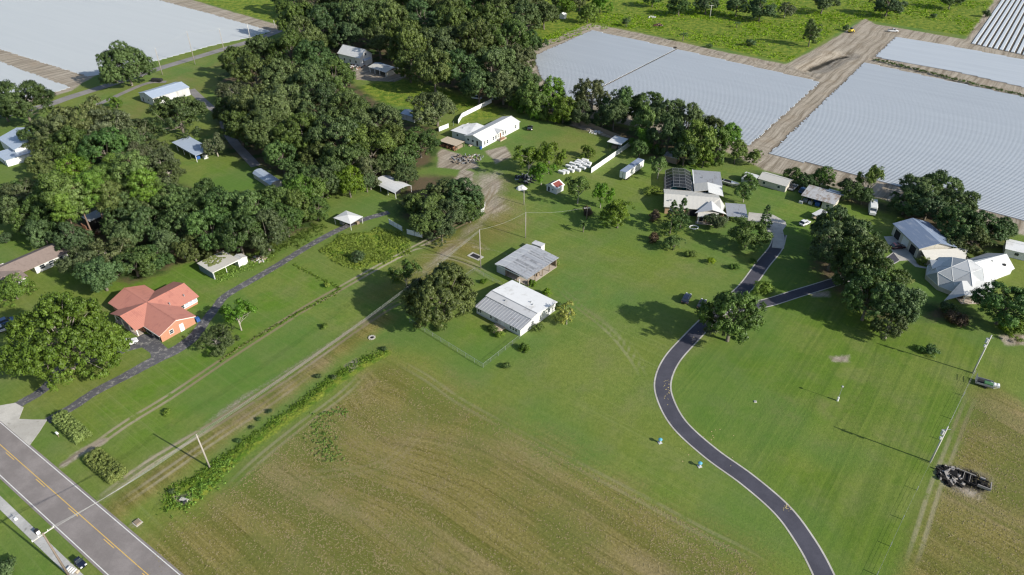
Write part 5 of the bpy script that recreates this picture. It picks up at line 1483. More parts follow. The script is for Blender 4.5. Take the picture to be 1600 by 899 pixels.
# ================================================================== white box trailer
b = Bld('box_trailer', 'long white semi trailer body with a grey blue roof on the lawn', 977, 284, -37, 'trailer')
b.box('body', (-2.5, 0, 0.9, 0, 13.2, 3.5), B_white, bevel=0.05)
b.slab('roof', [(-2.52, -0.02, 3.54), (0.02, -0.02, 3.54), (0.02, 13.22, 3.54), (-2.52, 13.22, 3.54)], B_blue, 0.035)
for i in range(1, 8): b.box('roof_rib', (-2.5, i * 1.65, 3.545, 0, i * 1.65 + 0.08, 3.575), B_palegrey)
b.box('rear_door', (-2.4, -0.05, 1.0, -1.3, -0.005, 3.4), B_trim); b.box('rear_door', (-1.1, -0.05, 1.0, -0.1, -0.005, 3.4), B_trim); b.box('door_gap', (-1.28, -0.04, 1.0, -1.12, -0.005, 3.4), B_dark)
for y in (1.6, 2.8):
    for x in (-2.4, -0.4): MB().tube([(x, y, 0.5), (x + 0.3, y, 0.5)], 0.5, 12).build('wheel', B_black, b.e)
b.box('landing_gear', (-2.2, 10.5, 0, -0.3, 10.7, 0.9), B_steel)

# flat shelter by the panel fence
b = Bld('shelter', 'flat white roofed shelter at the far end of the white panel fence', 968, 237, -34, 'shelter')
b.slab('roof', [(-5.6, 0, 2.7), (0.2, 0, 2.7), (0.2, 6.6, 2.9), (-5.6, 6.6, 2.9)], B_whiteroof, 0.12)
for x in (-5.3, -0.1):
    for y in (0.3, 6.2): b.box('post', (x, y, 0, x + 0.12, y + 0.12, 2.65), B_wood)
b.box('stored_crate', (-4, 1, 0, -2, 4, 1.1), B_wood); b.box('stored_crate', (-1.8, 2, 0, -0.6, 3.4, 0.9), B_steel)
b = Bld('lean_to_shed', 'grey shed roof half hidden under the trees behind the pool cage', 1037, 252, -34, 'shed')
b.walls(0, 0, 5.0, 3.6, 2.2, B_wood); b.slab('roof', [(-0.3, -0.3, 2.35), (5.3, -0.3, 2.35), (5.3, 3.9, 2.8), (-0.3, 3.9, 2.8)], B_rusty, 0.1)

# ================================================================== tan house with pool cage
b = Bld('tan_house', 'large house with cream metal roofs and tan brick walls beside the pool cage', 1038, 334, -9.5, 'house')
# frame: x to the right along the front eave, y away from the camera
b.walls(0, 0, 16.5, 11.5, 2.75, B_tanbrick)
b.slab('roof', [(-0.5, -0.6, 2.85), (12.0, -0.6, 2.85), (17.3, 5.6, 4.4), (-0.5, 5.6, 4.4)], B_tan, 0.14)
b.slab('roof', [(-0.5, 5.62, 4.4), (17.3, 5.62, 4.4), (17.3, 12.0, 2.9), (-0.5, 12.0, 2.9)], B_tan, 0.14)
b.slab('roof', [(12.0, -0.58, 2.86), (17.7, -2.2, 2.9), (19.0, 3.0, 2.95), (17.3, 5.6, 4.42)], B_tan, 0.14)
b.slab('gable_roof', [(14.4, 2.9, 4.55), (9.2, -3.3, 2.9), (14.4, -3.3, 4.45)], B_palegrey, 0.12)
b.slab('gable_roof', [(14.42, 2.9, 4.55), (14.42, -3.3, 4.45), (19.2, -2.6, 2.9)], B_whitemetal, 0.12)
b.slab('porch_roof', [(9.9, -5.2, 2.7), (15.8, -5.2, 2.7), (16.6, -3.2, 3.3), (12.9, -2.0, 3.6), (10.2, -3.2, 3.2)], B_tan, 0.12)
b.walls(10.2, -3.6, 18.2, -0.02, 2.7, B_tanbrick, skip='b')
for x in (10.2, 15.4): b.box('porch_post', (x, -5.0, 0, x + 0.25, -4.75, 2.6), B_trim)
b.box('recess_shade', (8.0, -0.2, 0.1, 10.1, -0.02, 2.5), B_dark); b.box('porch_floor', (9.8, -5.2, 0, 16, -3.62, 0.15), B_paver)  # dark box on the wall face, its colour stands for a recess's shade
b.opening('door', 'f', 11.4, 0.1, 1.2, 2.1, -3.6, fill_=B_dark, inner='door_leaf')
for x in (2.2, 5.2): b.opening('window', 'f', x, 0.9, 1.3, 1.2, 0.0, bars=1)
b.opening('window', 'f', 14.0, 0.9, 1.6, 1.2, -3.6, bars=1)
# carport right
b.slab('carport_roof', [(19.2, -3.4, 2.75), (25.6, -3.4, 2.75), (25.6, 5.2, 2.95), (19.2, 5.2, 2.95)], B_greymetal, 0.12)
for x in (19.6, 25.2):
    for y in (-3.1, 0.8, 4.9): b.box('post', (x, y, 0, x + 0.12, y + 0.12, 2.72), B_trim)
b.box('back_wall', (19.7, 4.95, 0, 25.2, 5.02, 2.6), B_cream)
# rear wings
b.walls(9.0, 11.6, 17.6, 19.2, 2.8, B_cream, rise=0.0)
b.slab('wing_roof', [(9.6, 11.0, 3.2), (14.0, 11.0, 4.2), (14.0, 17.0, 4.2), (9.6, 17.0, 3.2)], B_tan, 0.14); b.slab('wing_roof', [(14.02, 9.5, 4.2), (19.0, 9.5, 3.1), (19.0, 17.0, 3.1), (14.02, 17.0, 4.2)], B_whitemetal90, 0.14)
b.slab('rear_roof', [(9.9, 17.02, 3.0), (19.3, 17.02, 3.0), (19.3, 28.0, 3.2), (9.9, 28.0, 3.2)], B_greymetal, 0.14)
b.slab('roof_trim', [(9.6, 17.0, 3.1), (9.88, 17.0, 3.1), (9.88, 28.0, 3.3), (9.6, 28.0, 3.3)], B_trim, 0.2)
for x in (10.2, 18.8):
    for y in (19.6, 27.6): b.box('post', (x, y, 0, x + 0.15, y + 0.15, 2.9), B_trim)
for x, y in ((0.8, 2.0), (1.6, 2.4), (6.8, 5.0), (12.6, 22.0)): b.box('roof_vent', (x, y, 2.7, x + 0.35, y + 0.35, 4.6 if y == 5.0 else (3.95 if y < 5 else 3.4)), B_steel)

c_ = Bld('pool_cage', 'dark screened pool cage behind the cream roofed house', 1038, 334, -9.5, 'pool cage')
m = MB()
X0, X1, Y0, Y1 = 0.3, 9.2, 12.3, 27.0
zs = 2.7; zr = 4.2
for x in (X0, X1):
    for i in range(7):
        y = Y0 + (Y1 - Y0) * i / 6; m.box(x, y, 0, x + 0.1, y + 0.1, zs)
for i in range(7):
    y = Y0 + (Y1 - Y0) * i / 6
    m.tube([(X0, y, zs), (X0 + 2.4, y, zr - 0.3), (X1 - 2.4, y, zr - 0.3), (X1, y, zs)], 0.045, 4)
for x, z in ((X0, zs), (X0 + 2.4, zr - 0.3), ((X0 + X1) / 2, zr - 0.3), (X1 - 2.4, zr - 0.3), (X1, zs)): m.tube([(x, Y0, z), (x, Y1, z)], 0.05, 4)
m.build('frame', B_steel, c_.e)
c_.slab('screen_panel', [(X0, Y0, zs - 0.05), (X0 + 2.4, Y0, zr - 0.36), (X0 + 2.4, Y1, zr - 0.36), (X0, Y1, zs - 0.05)], B_screen, 0.01)
c_.slab('screen_panel', [(X0 + 2.41, Y0, zr - 0.36), (X1 - 2.41, Y0, zr - 0.36), (X1 - 2.41, Y1, zr - 0.36), (X0 + 2.41, Y1, zr - 0.36)], B_screen, 0.01)
c_.slab('screen_panel', [(X1 - 2.4, Y0, zr - 0.36), (X1, Y0, zs - 0.05), (X1, Y1, zs - 0.05), (X1 - 2.4, Y1, zr - 0.36)], B_screen, 0.01)
pl = Bld('swimming_pool', 'teal swimming pool with a paved deck inside the screened cage', 1038, 334, -9.5, 'pool')
pl.box('deck', (0.1, 12.05, 0, 9.4, 27.2, 0.12), B_paver); pl.box('water', (2.4, 14.0, 0.13, 7.6, 24.5, 0.14), B_pool)
pl.box('coping', (2.1, 13.7, 0.12, 7.9, 14.0, 0.17), B_trim); pl.box('coping', (2.1, 24.5, 0.12, 7.9, 24.8, 0.17), B_trim)
pl.box('coping', (2.1, 14.0, 0.12, 2.4, 24.5, 0.17), B_trim); pl.box('coping', (7.6, 14.0, 0.12, 7.9, 24.5, 0.17), B_trim)

# ================================================================== sheds right of the tan house
b = Bld('tan_shed', 'pale shed with a tan sheet roof near the largest mulched field', 1226, 301, -38, 'shed')
b.walls(-9.6, 0, 0, 6.2, 2.4, B_cream, rise=1.1, axis='x')
b.gable(-9.6, 0, 0, 6.2, 2.4, 1.1, B_tan, axis='x', o=0.3)
for x in (-7.6, -2.4): b.opening('window', 'f', x, 0.9, 0.9, 0.9, 0.0)
b = Bld('open_fronted_shed', 'open fronted shed full of blue and grey clutter with a streaked roof', 1300, 330, -37, 'shed')
b.slab('roof', [(-10.6, -0.5, 2.65), (0.4, -0.5, 2.65), (0.4, 7.4, 3.5), (-10.6, 7.4, 3.5)], B_rusty, 0.12)
b.slab('rear_roof', [(-4.4, 6.0, 3.62), (0.9, 6.0, 3.62), (0.9, 9.4, 3.0), (-4.4, 9.4, 3.0)], B_bluepale, 0.1)
b.walls(-3.6, 0, 0, 7.0, 2.5, B_cream); b.opening('window', 'f', -1.7, 0.9, 1.1, 0.9, 0.0)
b.box('back_wall', (-10.3, 6.9, 0, -3.62, 7.0, 3.2), B_wood)
for x in (-10.2, -7.0): b.box('post', (x, -0.3, 0, x + 0.15, -0.15, 2.6), B_wood)
for x, y, w, h, m_ in ((-9.9, 0.6, 1.4, 1.0, B_steel), (-8.0, 0.2, 1.3, 0.8, B_tarp), (-5.8, 0.4, 1.5, 1.3, B_bluetarp), (-6.8, 2.6, 1.8, 1.2, B_bluetarp), (-9.2, 3.0, 1.4, 1.5, B_dark), (-10.6, -1.2, 1.2, 0.8, B_palegrey)): b.box('stored_crate', (x, y, 0, x + w, y + w * 0.8, h), m_)
b = Bld('domed_shed', 'small white domed shed behind the ragged tree by the tan shed', 1172, 289, -38, 'shed')
for i in range(6):
    a0, a1 = math.pi * (0.02 + 0.96 * i / 6), math.pi * (0.02 + 0.96 * (i + 1) / 6)
    b.slab('roof_sheet', [(-3.4, 2.3 - 2.5 * math.cos(a0), 1.2 + 1.7 * math.sin(a0)), (1.6, 2.3 - 2.5 * math.cos(a0), 1.2 + 1.7 * math.sin(a0)), (1.6, 2.3 - 2.5 * math.cos(a1) - .01, 1.2 + 1.7 * math.sin(a1)), (-3.4, 2.3 - 2.5 * math.cos(a1) - .01, 1.2 + 1.7 * math.sin(a1))], B_whiteroof, 0.06)
b.walls(-3.3, 0.05, 1.5, 4.5, 1.2, B_white)

# ================================================================== blue roofed garage with stone lean-to
b = Bld('garage', 'cream garage with a blue grey metal roof and two open bays', 1431, 404, -85.5, 'garage')
# x runs down along the door side, y to the right
b.walls(-14.0, 0, 0, 10.6, 3.6, B_cream, rise=1.6, axis='x', skip='')
b.slab('roof', [(-14.4, -0.5, 3.65), (0.5, -0.5, 3.65), (0.5, 5.3, 5.35), (-14.4, 5.3, 5.35)], B_blue, 0.14)
b.slab('roof', [(-14.4, 5.32, 5.35), (0.5, 5.32, 5.35), (0.5, 11.1, 3.65), (-14.4, 11.1, 3.65)], B_blue, 0.14)
for x, m_ in ((-11.2, B_dark), (-6.8, B_trim), (-2.6, B_dark)): b.opening('garage_door', 'f', x, 0.05, 2.9, 2.7, 0.0, fill_=m_, inner='door_or_bay_panel')  # the dark panels paint in the shade inside the open bays
b.slab('lean_to_roof', [(0.55, 0.2, 3.3), (3.9, 0.8, 1.5), (4.2, 12.0, 1.6), (0.55, 14.6, 3.3)], B_tan, 0.14)
b.box('lean_to_wall', (0.6, 0.6, 0, 3.4, 0.8, 1.55), B_cream)
b.box('lean_to_side', (3.5, 0.9, 0, 3.7, 11.8, 1.45), B_cream)
b.box('retaining_wall', (3.2, 13.0, 0, 6.0, 13.3, 1.6), B_cream)
for i in range(16):
    x, y = 5.2 + RND.uniform(-0.8, 1.4) , 2.6 + i * 0.6
    r = RND.uniform(0.4, 0.8)
    me = MB().bbox(-r, -r * 0.7, 0, r, r * 0.7, r * 0.9, r * 0.3).build('boulder', B_woodpale, None, loc=(0, 0, 0))
    w_ = b.e.matrix_basis @ Vector((x, y, 0)) if False else None
    ca, sa = math.cos(math.radians(-85.5)), math.sin(math.radians(-85.5))
    me.location = (b.e.location.x + x * ca - y * sa, b.e.location.y + x * sa + y * ca, -0.03); me.rotation_euler = (0, 0, RND.uniform(0, 3))
    tag(me, 'tan boulder in the rock bed between the garage lean to and the domed house', 'boulder', 'boulders of the rock bed by the garage')

# ================================================================== geodesic dome house
b = Bld('dome_house', 'white faceted dome house with a gabled wing and an open porch', 1497, 441, 0, 'house')
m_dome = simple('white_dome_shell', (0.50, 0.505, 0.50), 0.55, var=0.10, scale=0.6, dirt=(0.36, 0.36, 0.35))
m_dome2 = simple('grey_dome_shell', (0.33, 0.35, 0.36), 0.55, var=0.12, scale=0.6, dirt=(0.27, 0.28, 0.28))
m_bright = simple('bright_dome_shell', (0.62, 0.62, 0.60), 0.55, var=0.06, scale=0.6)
ap_ = Vector((0.6, 0.8, 6.9))
def pc(r, a, z): return Vector((r * math.cos(a), r * math.sin(a), z))
r1 = [pc(4.1, 2 * math.pi * i / 5 - 0.5, 5.5 if i % 2 else 5.9) for i in range(5)]
r2 = [pc(7.6 if i % 2 == 0 else 6.7, 2 * math.pi * i / 10 - 0.5, 3.9 if i % 2 == 0 else 3.3) for i in range(10)]
r3 = [pc(8.7, 2 * math.pi * (i + 0.5) / 10 - 0.5, 1.3) for i in range(10)]
tris = []
for i in range(5):
    j = (i + 1) % 5
    tris += [(ap_, r1[i], r1[j]), (r1[i], r2[2 * i], r2[2 * i + 1]), (r1[i], r2[2 * i + 1], r1[j]), (r1[j], r2[2 * i + 1], r2[(2 * i + 2) % 10])]
for i in range(10):
    j = (i + 1) % 10
    tris += [(r2[i], r3[i], r2[j]), (r2[i], r3[(i - 1) % 10], r3[i])]
for q, tr in enumerate(tris):
    cen = (tr[0] + tr[1] + tr[2]) / 3
    pts = [p + (cen - p) * 0.012 for p in tr]
    nrm = (pts[1] - pts[0]).cross(pts[2] - pts[0]).normalized()
    if nrm.dot(cen - Vector((0, 0, 1))) < 0: pts.reverse(); nrm = -nrm
    lo_ = [p - nrm * 0.15 for p in pts]
    MB().add(pts + lo_, [(0, 1, 2), (5, 4, 3), (0, 3, 4, 1), (1, 4, 5, 2), (2, 5, 3, 0)]).build('dome_panel', (m_dome, m_dome2, m_dome, m_bright, m_dome)[(q * 7) % 5], b.e)
m = MB()
for tr in tris:
    m.tube([tr[0], tr[1]], 0.06, 4, cap=False); m.tube([tr[1], tr[2]], 0.06, 4, cap=False)
m.build('panel_joints', B_trim, b.e)
m = MB()
for i in range(10): m.wallpoly(r3[(i + 1) % 10] * 0.985, r3[i] * 0.985, [(0, 1.3), (1, 1.3)], 0.15)
m.build('base_wall', B_cream, b.e)
ca, sa = math.cos(math.radians(26)), math.sin(math.radians(26))
def wg(x, y, z): return (x * ca - y * sa, x * sa + y * ca, z)
for a_, c2, pr in (((6.0, -3.8), (17.0, -3.8), [(0, 2.4), (1, 2.4)]), ((17.0, -3.65), (17.0, 3.65), [(0, 2.4), (0.5, 4.0), (1, 2.4)]), ((17.0, 3.8), (6.0, 3.8), [(0, 2.4), (1, 2.4)])):
    MB().wallpoly(wg(*a_, 0), wg(*c2, 0), pr).build('wall', B_white, b.e)
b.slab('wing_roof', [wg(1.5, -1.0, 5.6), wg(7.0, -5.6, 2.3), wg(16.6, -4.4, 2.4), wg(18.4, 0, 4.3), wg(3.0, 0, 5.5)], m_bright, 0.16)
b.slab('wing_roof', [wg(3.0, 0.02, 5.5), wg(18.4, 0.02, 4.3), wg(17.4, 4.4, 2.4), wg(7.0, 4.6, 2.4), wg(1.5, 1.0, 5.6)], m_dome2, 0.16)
p_ = wg(13.4, -2.8, 0); b.box('skylight', (p_[0], p_[1], 2.9, p_[0] + 0.8, p_[1] + 0.7, 3.6), B_dark)
p_ = wg(10.4, -1.0, 0); b.box('roof_vent', (p_[0], p_[1], 4.0, p_[0] + 0.3, p_[1] + 0.3, 4.75), B_steel)
b.slab('porch_roof', [(-3.4, -5.6, 4.3), (-4.6, -10.2, 2.8), (3.4, -10.8, 2.8), (2.4, -6.0, 4.5)], m_bright, 0.14)
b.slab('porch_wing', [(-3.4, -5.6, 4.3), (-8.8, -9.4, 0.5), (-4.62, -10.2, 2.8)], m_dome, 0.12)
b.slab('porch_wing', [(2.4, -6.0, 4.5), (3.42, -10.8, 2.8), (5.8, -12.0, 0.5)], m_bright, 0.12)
for x in (-4.2, -1.6, 1.0, 3.0): b.box('post', (x, -10.2, 0, x + 0.15, -10.05, 2.7), B_trim)
b.box('beam', (-4.5, -10.35, 2.2, 3.3, -10.22, 2.45), B_steel)
b.box('porch_floor', (-4.6, -10.4, 0, 3.4, -7.5, 0.12), B_paver)
b.box('porch_wall', (-4.4, -7.9, 0.1, 3.2, -7.7, 2.9), B_dark)
b.slab('dormer_roof', [(-6.2, 6.0, 3.6), (-7.4, 1.8, 3.2), (-2.6, 3.0, 5.0)], m_bright, 0.15)

b = Bld('white_bungalow', 'low white building with a pale roof cut by the right edge of the photo', 1567, 400, -30, 'building')
b.walls(0, 0, 15, 6.5, 2.5, B_white, rise=0.8, axis='x'); b.gable(0, 0, 15, 6.5, 2.5, 0.8, B_whiteroof, axis='x', o=0.3)
for x in (3, 6.5): b.opening('window', 'f', x, 1.0, 1.1, 0.9, 0.0)
b = Bld('hut', 'tiny white hut at the edge of the pasture and the top wood', 874, 29, -34, 'hut')
b.walls(0, 0, 3.2, 3.0, 2.4, B_white, rise=0.9, axis='y'); b.gable(0, 0, 3.2, 3.0, 2.4, 0.9, B_whiteroof, axis='y', o=0.2)
b = Bld('white_cabin', 'white roofed cabin glimpsed between oaks left of the upper white fence', 628, 186, -36, 'cabin')
b.walls(0, 0, 7, 5, 2.5, B_white, rise=0.8, axis='x'); b.gable(0, 0, 7, 5, 2.5, 0.8, B_bluepale, axis='x', o=0.3)
b = Bld('raised_cabin', 'dark raised cabin behind the two bare pine trunks', 142, 358, -37, 'cabin')
b.walls(-2.5, 0, 2, 4, 3.4, B_dark); b.slab('roof', [(-2.8, -0.4, 3.6), (2.3, -0.4, 3.6), (2.3, 4.4, 3.9), (-2.8, 4.4, 3.9)], B_steel, 0.12)
for i in range(4): b.box('red_board', (-1.8 + 0.9 * i, -1.6, 0, -1.5 + 0.9 * i, -1.4, 2.2), B_rust)
# ------------------------------------------------------------------ poles and wires


def pole_height(bx, by, ty):
    g = G(bx, by)
    lo, hi = 0.0, 30.0
    for _ in range(40):
        m_ = (lo + hi) / 2
        zc_ = g.y * CT - (m_ - H) * ST; yc = g.y * ST + (m_ - H) * CT
        if 449.5 - F * yc / zc_ > ty: lo = m_
        else: hi = m_
    return g, lo


def pole(bx, by, ty, label, mat=None, arm=None, armang=0.0, extra=None, r=0.17, lean=(0, 0), group=None):
    g, h = pole_height(bx, by, ty)
    e_ = empty('utility_pole', g, 0, label, 'utility pole', group)
    MB().tube([(0, 0, -0.3), (lean[0] / 2, lean[1] / 2, h / 2), (lean[0], lean[1], h)], [r * 1.15, r, r * 0.75], 8).build('shaft', mat or M_pole, e_, smooth=True)
    tops = []
    if arm:
        ca, sa = math.cos(armang), math.sin(armang)
        a = MB(); z = h - 0.35
        a.tube([(lean[0] - ca * arm / 2, lean[1] - sa * arm / 2, z), (lean[0] + ca * arm / 2, lean[1] + sa * arm / 2, z)], 0.09, 4)
        ar = a.build('crossarm', M_conpole, e_)
        for u in (-0.48, -0.2, 0.22, 0.48):
            x, y = lean[0] + ca * arm * u, lean[1] + sa * arm * u
            MB().tube([(x, y, z + 0.08), (x, y, z + 0.34)], [0.07, 0.05], 6).build('insulator', B_trim, ar)
            tops.append(Vector((g.x + x, g.y + y, z + 0.33)))
    else: tops.append(Vector((g.x + lean[0], g.y + lean[1], h)))
    if extra == 'transformer':
        MB().tube([(-0.42, 0.1, h - 2.2), (-0.42, 0.1, h - 1.1)], 0.28, 10).build('transformer', B_palegrey, e_, smooth=False)
        MB().tube([(-0.9, 0.1, h - 0.9), (0.9, 0.1, h - 0.9)], 0.06, 4).build('bracket', B_steel, e_)
        MB().box(-0.55, -0.2, h - 3.4 if h > 6 else 1, -0.16, 0.2, h - 2.8 if h > 6 else 1.6).build('junction_box', B_palegrey, e_)
    return e_, tops, h


def wire(p, q, sag=0.6, r=0.018, n=14, label='thin overhead wire', group='overhead wires'):
    pts = []
    for i in range(n + 1):
        t_ = i / n
        v = p.lerp(q, t_); v.z -= sag * 4 * t_ * (1 - t_); pts.append(v)
    return tag(MB().tube(pts, r, 4, cap=False).build('overhead_wire', M_wire), label, 'wire', group)


M_fw = simple('fence_wire', (0.20, 0.21, 0.21), 0.6)
M_wire = simple('aluminium_wire', (0.36, 0.36, 0.35), 0.6, 0.0)
_, t1, _ = pole(328, 731, 679, 'tall pale pole on the weedy bank at the lower left', M_pole, extra=None, lean=(-0.3, 0.0))
_, t0, _ = pole(107, 899, 833, 'brown pole with a white crossarm on the pavement edge in the lower left corner', M_darkpole, arm=3.6, armang=math.radians(55))
_, t2, h2 = pole(1453.5, 722, 667, 'grey pole with a transformer on the right lawn boundary', M_conpole, extra='transformer')
_, t3, _ = pole(1520, 583, 524, 'pale pole with a transformer below the dark oak at the right edge', M_conpole, extra='transformer')
_, t4, _ = pole(751, 419, 359, 'slim pale pole left of the grey barn', M_pole, r=0.14)
_, t5, _ = pole(821, 372, 332, 'short pale pole behind the grey barn', M_pole, r=0.13)
_, t6, _ = pole(916.5, 343, 324, 'short dark pole with a crossarm on the lawn by the reddish shrub', M_darkpole, arm=2.0, armang=0.2, r=0.13)
_, t7, _ = pole(818.5, 320, 296, 'grey pole beside the heap under the pale tarpaulin', M_pole, r=0.13)
_, t8, _ = pole(254, 117, 75, 'leftmost of the poles along the farm road', M_pole, arm=1.6, armang=2.0)
_, t9, _ = pole(305, 101, 49, 'tallest pole along the farm road with a lamp arm', M_pole, arm=1.8, armang=2.0)
_, t10, _ = pole(352, 87, 45, 'third pole from the left along the farm road', M_pole, arm=1.6, armang=2.0)
_, t11, _ = pole(391, 61, 37, 'fourth pole from the left along the farm road, beside the field corner', M_conpole, arm=1.4, armang=2.0)
pole(1109, 28, 8, 'white pole with a short crossarm in the far pasture', M_conpole, arm=2.6, armang=0.0)
pole(430, 45, 32, 'small pale pole at the wood edge by the farm road bend', M_conpole)
for k in range(4): wire(t0[k], t1[0] + Vector((0, 0, -0.25 * k)), 0.9, label='overhead wire crossing the road at the lower left', group='wires crossing the road')
for k in range(3): wire(t1[0] + Vector((0, 0, -0.3 * k)), t4[0] + Vector((0, 0, -0.3 * k)), 1.6, label='long overhead wire from the weedy bank pole to the pole by the barn', group='wires from the bank pole to the barn pole')
wire(t4[0], t5[0], 0.8, label='wire from the pole left of the barn to the pole behind it')
wire(t5[0], t6[1], 0.8, label='wire running to the crossarm pole on the lawn')
wire(t5[0] + Vector((0, 0, -0.2)), t7[0], 0.6, label='wire towards the pole by the pale tarpaulin')
for a_, b_ in ((t8, t9), (t9, t10), (t10, t11)):
    for k in (0, 3): wire(a_[k], b_[k], 0.8, label='overhead wire strung between the farm road poles', group='wires along the farm road')
wire(t2[0], t3[0], 1.0, label='wire joining the two transformer poles at the right')
# garden lamp post on the right lawn
g, h = pole_height(1308.5, 626.5, 605)
e_ = empty('lamp_post', g, 0, 'white based thin lamp post alone on the right lawn', 'lamp post')
MB().tube([(0, 0, -0.1), (0, 0, h)], [0.07, 0.05], 6).build('shaft', M_galv, e_); MB().tube([(0, 0, 0), (0, 0, 1.1)], 0.22, 8).build('base', B_trim, e_); MB().bbox(-0.2, -0.2, h, 0.2, 0.2, h + 0.35, 0.1).build('lamp_head', B_steel, e_)

# ------------------------------------------------------------------ fences


def fence_line(pts, name, label, kind, h=1.3, step=3.0, mat=None, gaps=(), world=False):
    P_ = [Vector(p) for p in pts] if world else [G(*p) for p in pts]
    root = empty(name, P_[0], 0, label, 'fence')
    o_ = P_[0]
    k = 0
    for a, b_ in zip(P_, P_[1:]):
        L = (b_ - a).length; n = max(1, round(L / step)); d = (b_ - a) / n
        nr = Vector((-d.y, d.x, 0)).normalized()
        for i in range(n + 1):
            p = a + d * i - o_
            if i < n or b_ is P_[-1]:
                w = 0.035 if kind == 'chain' else 0.07
                MB().tube([(p.x, p.y, -0.1), (p.x + 0.001, p.y, h + (0.05 if kind != 'wire' else 0))], w, 6).build('post', mat or M_galv, root)
            if i == n: continue
            q = p + d; k += 1
            if k in gaps: continue
            m = MB()
            if kind == 'chain':
                m.tube([p + Vector((0, 0, h)), q + Vector((0, 0, h))], 0.022, 5, cap=False); m.build('rail', M_galv, root)
                m = MB()
                for z in np.arange(0.12, h, 0.2): m.tube([p + Vector((0, 0, z)), q + Vector((0, 0, z))], 0.0045, 3, cap=False)
                for u in np.arange(0.03, 1, 0.08): m.tube([p.lerp(q, u) + Vector((0, 0, 0.05)), p.lerp(q, u) + Vector((0, 0, h))], 0.0045, 3, cap=False)
                m.build('wire_mesh', M_fw, root)
            elif kind == 'wire':
                for z in (0.45, 0.85, 1.2): m.tube([p + Vector((0, 0, z)), q + Vector((0, 0, z))], 0.012, 3, cap=False)
                m.build('wires', M_fw, root)
            else:
                j = RND.uniform(-0.03, 0.03)
                u0, u1 = p.lerp(q, 0.03), p.lerp(q, 0.97)
                t_ = nr * 0.03
                m.add([u0 - t_ + Vector((0, 0, 0.08)), u1 - t_ + Vector((0, 0, 0.08)), u1 + t_ + Vector((0, 0, 0.08)), u0 + t_ + Vector((0, 0, 0.08)),
                       u0 - t_ + Vector((0, 0, h + j)), u1 - t_ + Vector((0, 0, h + j)), u1 + t_ + Vector((0, 0, h + j)), u0 + t_ + Vector((0, 0, h + j))],
                      [(0, 3, 2, 1), (4, 5, 6, 7), (0, 1, 5, 4), (1, 2, 6, 5), (2, 3, 7, 6), (3, 0, 4, 7)])
                m.build('fence_panel', mat or B_trim, root)
    return root


fence_line([(640, 504), (755, 575), (812, 530)], 'chain_link_fence', 'chain link fence round the front lawn of the white mobile home', 'chain', 1.3, 3.0)
fence_line([(728, 434), (742, 424), (770, 440), (785, 447)], 'chain_link_fence', 'low chain link fence between the white mobile home and the barn pole', 'chain', 1.2, 3.0)
fence_line([(923.5, 271), (984, 229)], 'panel_fence', 'white panel fence between the rows of white tubs and the box trailer', 'panel', 2.1, 2.35)
fence_line([(686, 206), (716, 194), (722, 184), (768, 161)], 'panel_fence', 'white panel fence behind the white L shaped house', 'panel', 1.9, 2.6, gaps=(3, 4))
fence_line([(893, 192), (925, 200), (965, 218)], 'board_fence', 'grey weathered board fence below the forked oak', 'panel', 1.8, 2.5, mat=B_wood)
fence_line([(608, 350), (636, 366), (660, 372)], 'panel_fence', 'white panel fence under the round oak clump at the driveway end', 'panel', 1.8, 2.5, gaps=(4,))
fence_line([(739, 344), (756, 331), (758, 322)], 'board_fence', 'pale board fence on the right side of the round oak clump', 'panel', 1.5, 2.5, mat=B_palegrey)
fence_line([(1522, 585), (1487, 655), (1453, 724), (1410, 812), (1370, 899), (1340, 968)], 'wire_fence', 'thin wire fence along the boundary of the right lawn', 'wire', 1.15, 8.0)
for p in ((770, 156), (775, 154), (779, 152)):
    g = G(*p); MB_ = MB().box(-0.15, -0.15, 0, 0.15, 0.15, 2.4).build('gate_post', B_trim, None, loc=g); tag(MB_, 'white gate post at the far end of the upper white fence', 'post', 'white gate posts by the upper white fence')
fence_line([(290, 405), (262, 392), (240, 385)], 'wire_fence', 'short old fence behind the mossy open shed', 'wire', 1.2, 3.0)

# ------------------------------------------------------------------ hedges and weedy strips


def leafy(name, C, RC, mat, per, size, seed, flat=0.8, ti=0.5, up=0.0):
    rng = np.random.default_rng(seed)
    return leaves_mesh(name, np.array(C), np.array(RC), np.clip(rng.normal(ti, 0.25, len(C)), 0, 1), per, size, mat, seed, flat, cc=(0, 0, 0), spread=0.5, up=up)


L_hedge = leaf_mat('hedge_leaves', (0.100, 0.150, 0.022), (0.270, 0.325, 0.065), (0.270, 0.300, 0.070))


def hedge(p0, p1, w, h, label, mat, seed):
    a, b_ = G(*p0), G(*p1)
    e_ = empty('hedge', a, 0, label, 'hedge')
    d = b_ - a; L = d.length; d.normalize(); nr = Vector((-d.y, d.x, 0))
    rng = random.Random(seed); C, RC = [], []
    for i in range(int(L * 95)):
        u, v, z = rng.uniform(0, L), rng.uniform(-1, 1) * w / 2, rng.uniform(0.1, 1) * h * (0.85 + 0.2 * math.sin(u_ * 1.3) if (u_ := rng.uniform(0, 9)) else 1)
        if (abs(v) / (w / 2)) ** 3 + (z / h) ** 3 > 1.25 or z / h < 0.15 and rng.random() < 0.3: continue
        C.append(tuple(d * u + nr * v + Vector((0, 0, z - 0.1)))); RC.append(rng.uniform(0.22, 0.42))
    link('foliage', leafy('hedge_leaves', C, RC, mat, 55, 0.17, seed), e_)
    m = MB()
    for i in range(int(L / 0.9)): u = 0.5 + i * 0.9; p = d * u; m.tube([(p.x, p.y, -0.05), (p.x, p.y, h * 0.7)], [0.06, 0.03], 5)
    m.build('stem', M_bark, e_)
    return e_


